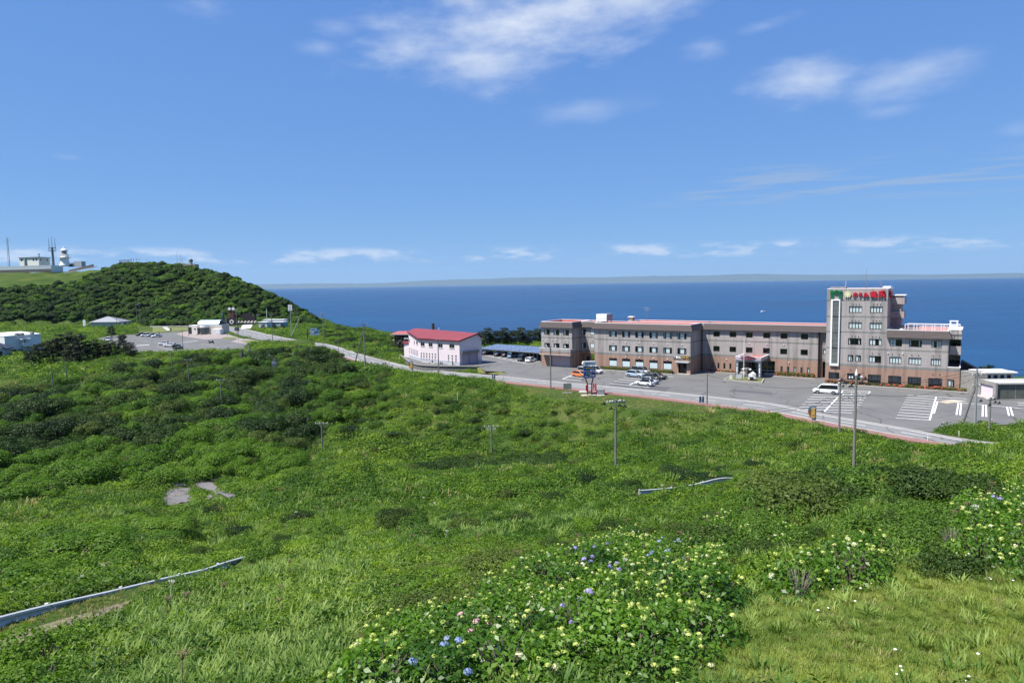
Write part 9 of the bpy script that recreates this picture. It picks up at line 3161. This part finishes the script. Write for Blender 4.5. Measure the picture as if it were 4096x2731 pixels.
# twiggy half bare bushes at the lawn edge
for i, (x, y) in enumerate(((3200, 2400), (3440, 2310), (3800, 2210))):
  p = on(x, y)
  T = thing('twiggy_bush', tuple(p), i, ['half bare twiggy bush at the lawn edge', 'small leafy bush with bare twigs behind the half bare one', 'brown twiggy bush below the right hand hydrangeas'][i], 'bush', 'twiggy bushes')
  T.scale = (0.62, 0.62, 0.62)
  link('stems', stems_mesh('stems', 400 + i, mat('bare_grey_twig', (0.26, 0.22, 0.19), 0.9), 40, 1.05, 0.3), T)
  link('leaves', clump_mesh('leaves', 410 + i, LF_HYD if i < 2 else LF_OLIVE, 110, 0.2, 0.7), T)
# dead umbels, daisies
um = MB()
um.tube([(0, 0, 0), (0.02, 0, 0.75)], 0.008, 4)
for k in range(14):
  t = 2.4 * k
  q = 0.03 * math.sqrt(k) * 1.0
  um.tube([(0.02, 0, 0.72), (0.02 + q * math.cos(t), q * math.sin(t), 0.86)], 0.004, 3)
  um.cbox(0.02 + q * math.cos(t), q * math.sin(t), 0.87, 0.022, 0.022, 0.012)
ump = proto('umbel_0', um.mesh('umbel', mat('brown_seed_umbel', (0.20, 0.14, 0.08), 0.9, var=0.2, scale=9)))
um2 = proto('umbel_1', um.mesh('umbel_white', mat('white_umbel', (0.62, 0.62, 0.52), 0.9, var=0.1)))
X, Y = band(11, 60, 0.10)
Z = ground(X, Y)
px, py = to_px(X, Y, Z)
ok = free(X, Y) & ~inside(Z_LAWN, px, py) & (np.sin(X * 0.5) * np.sin(Y * 0.37) > -0.1)
scatter('seed_umbels', [ump, um2], np.stack([X, Y, Z], 1)[ok], VR.uniform(0, 6, ok.sum()), np.repeat(VR.uniform(0.6, 1.1, ok.sum())[:, None], 3, 1), 'dry and white flower umbels above the near weeds', (VR.random(ok.sum()) < 0.18).astype(int), VR.normal(size=(ok.sum(), 2)) * 0.12)
ds = MB()
ds.lathe([(0.016, 0.075), (0.018, 0.082), (0.006, 0.09)], 0, 0, 8)
dsp = proto('daisy_0', ds.mesh('daisy', mat('daisy_white', (0.85, 0.85, 0.82), 0.7, var=0)))
X, Y = band(7, 22, 2.2)
Z = ground(X, Y)
px, py = to_px(X, Y, Z)
ok = inside(Z_LAWN, px, py) & (np.sin(X * 1.3) + np.sin(Y * 0.9 + 1) > 0.35)
scatter('daisy_flowers', [dsp], np.stack([X, Y, Z], 1)[ok], VR.uniform(0, 6, ok.sum()), np.repeat(VR.uniform(0.9, 1.5, ok.sum())[:, None], 3, 1), 'small white daisies in the trodden grass')
HAZE_COLOR = (0.50, 0.73, 1.0, 1)
HAZE_DENSITY = 0.00002
# ------------------------------------------------------------------ far shore and sea haze
def mountains():
  rng = np.random.default_rng(4)
  n = 120
  az = np.radians(np.linspace(-26, 38, n))
  h = 230 + 130 * np.sin(az * 7 + 0.6) + 70 * np.sin(az * 17 + 2) + 35 * np.sin(az * 41) + 12 * rng.normal(size=n)
  h *= np.clip(np.minimum(np.arange(n), np.arange(n)[::-1]) / 14.0, 0, 1)
  h = np.maximum(h * 0.55, 8) + 225
  V = []
  for a, hh in zip(az, h):
    for d, f in ((38000, 0.0), (39000, 0.45), (40000, 1.0), (40800, 0.4)):
      V.append((math.sin(a) * d, math.cos(a) * d, SEA_Z - 120 + hh * f))
  F = [(i * 4 + k, (i + 1) * 4 + k, (i + 1) * 4 + k + 1, i * 4 + k + 1) for i in range(n - 1) for k in range(3)]
  me = np_mesh('mountains', np.array(V), np.array(F), mat('far_shore_green', (0.05, 0.075, 0.06), 0.95, var=0.2, scale=0.002))
  tag(link('mountains', me), 'faint mountain coast across the strait', None, None, 'structure')

mountains()
hz_ = MB().box(-41500, 41500, -1200, 41500, SEA_Z - 150, 900).build('haze', mat('haze_air', (1, 1, 1), var=0))
_hm = bpy.data.materials.new('sea_haze')
_hm.use_nodes = True
_hm.node_tree.nodes.clear()
_o = N(_hm.node_tree, 'ShaderNodeOutputMaterial')
_v = N(_hm.node_tree, 'ShaderNodeVolumePrincipled')
_v.inputs['Color'].default_value = HAZE_COLOR
_v.inputs['Density'].default_value = HAZE_DENSITY
_v.inputs['Anisotropy'].default_value = 0.1
HAZE = 1
L(_hm.node_tree, _v.outputs[0], _o.inputs['Volume'])
hz_.data.materials.clear()
hz_.data.materials.append(_hm)
tag(hz_, 'thin blue sea haze filling the air', None, None, 'stuff')
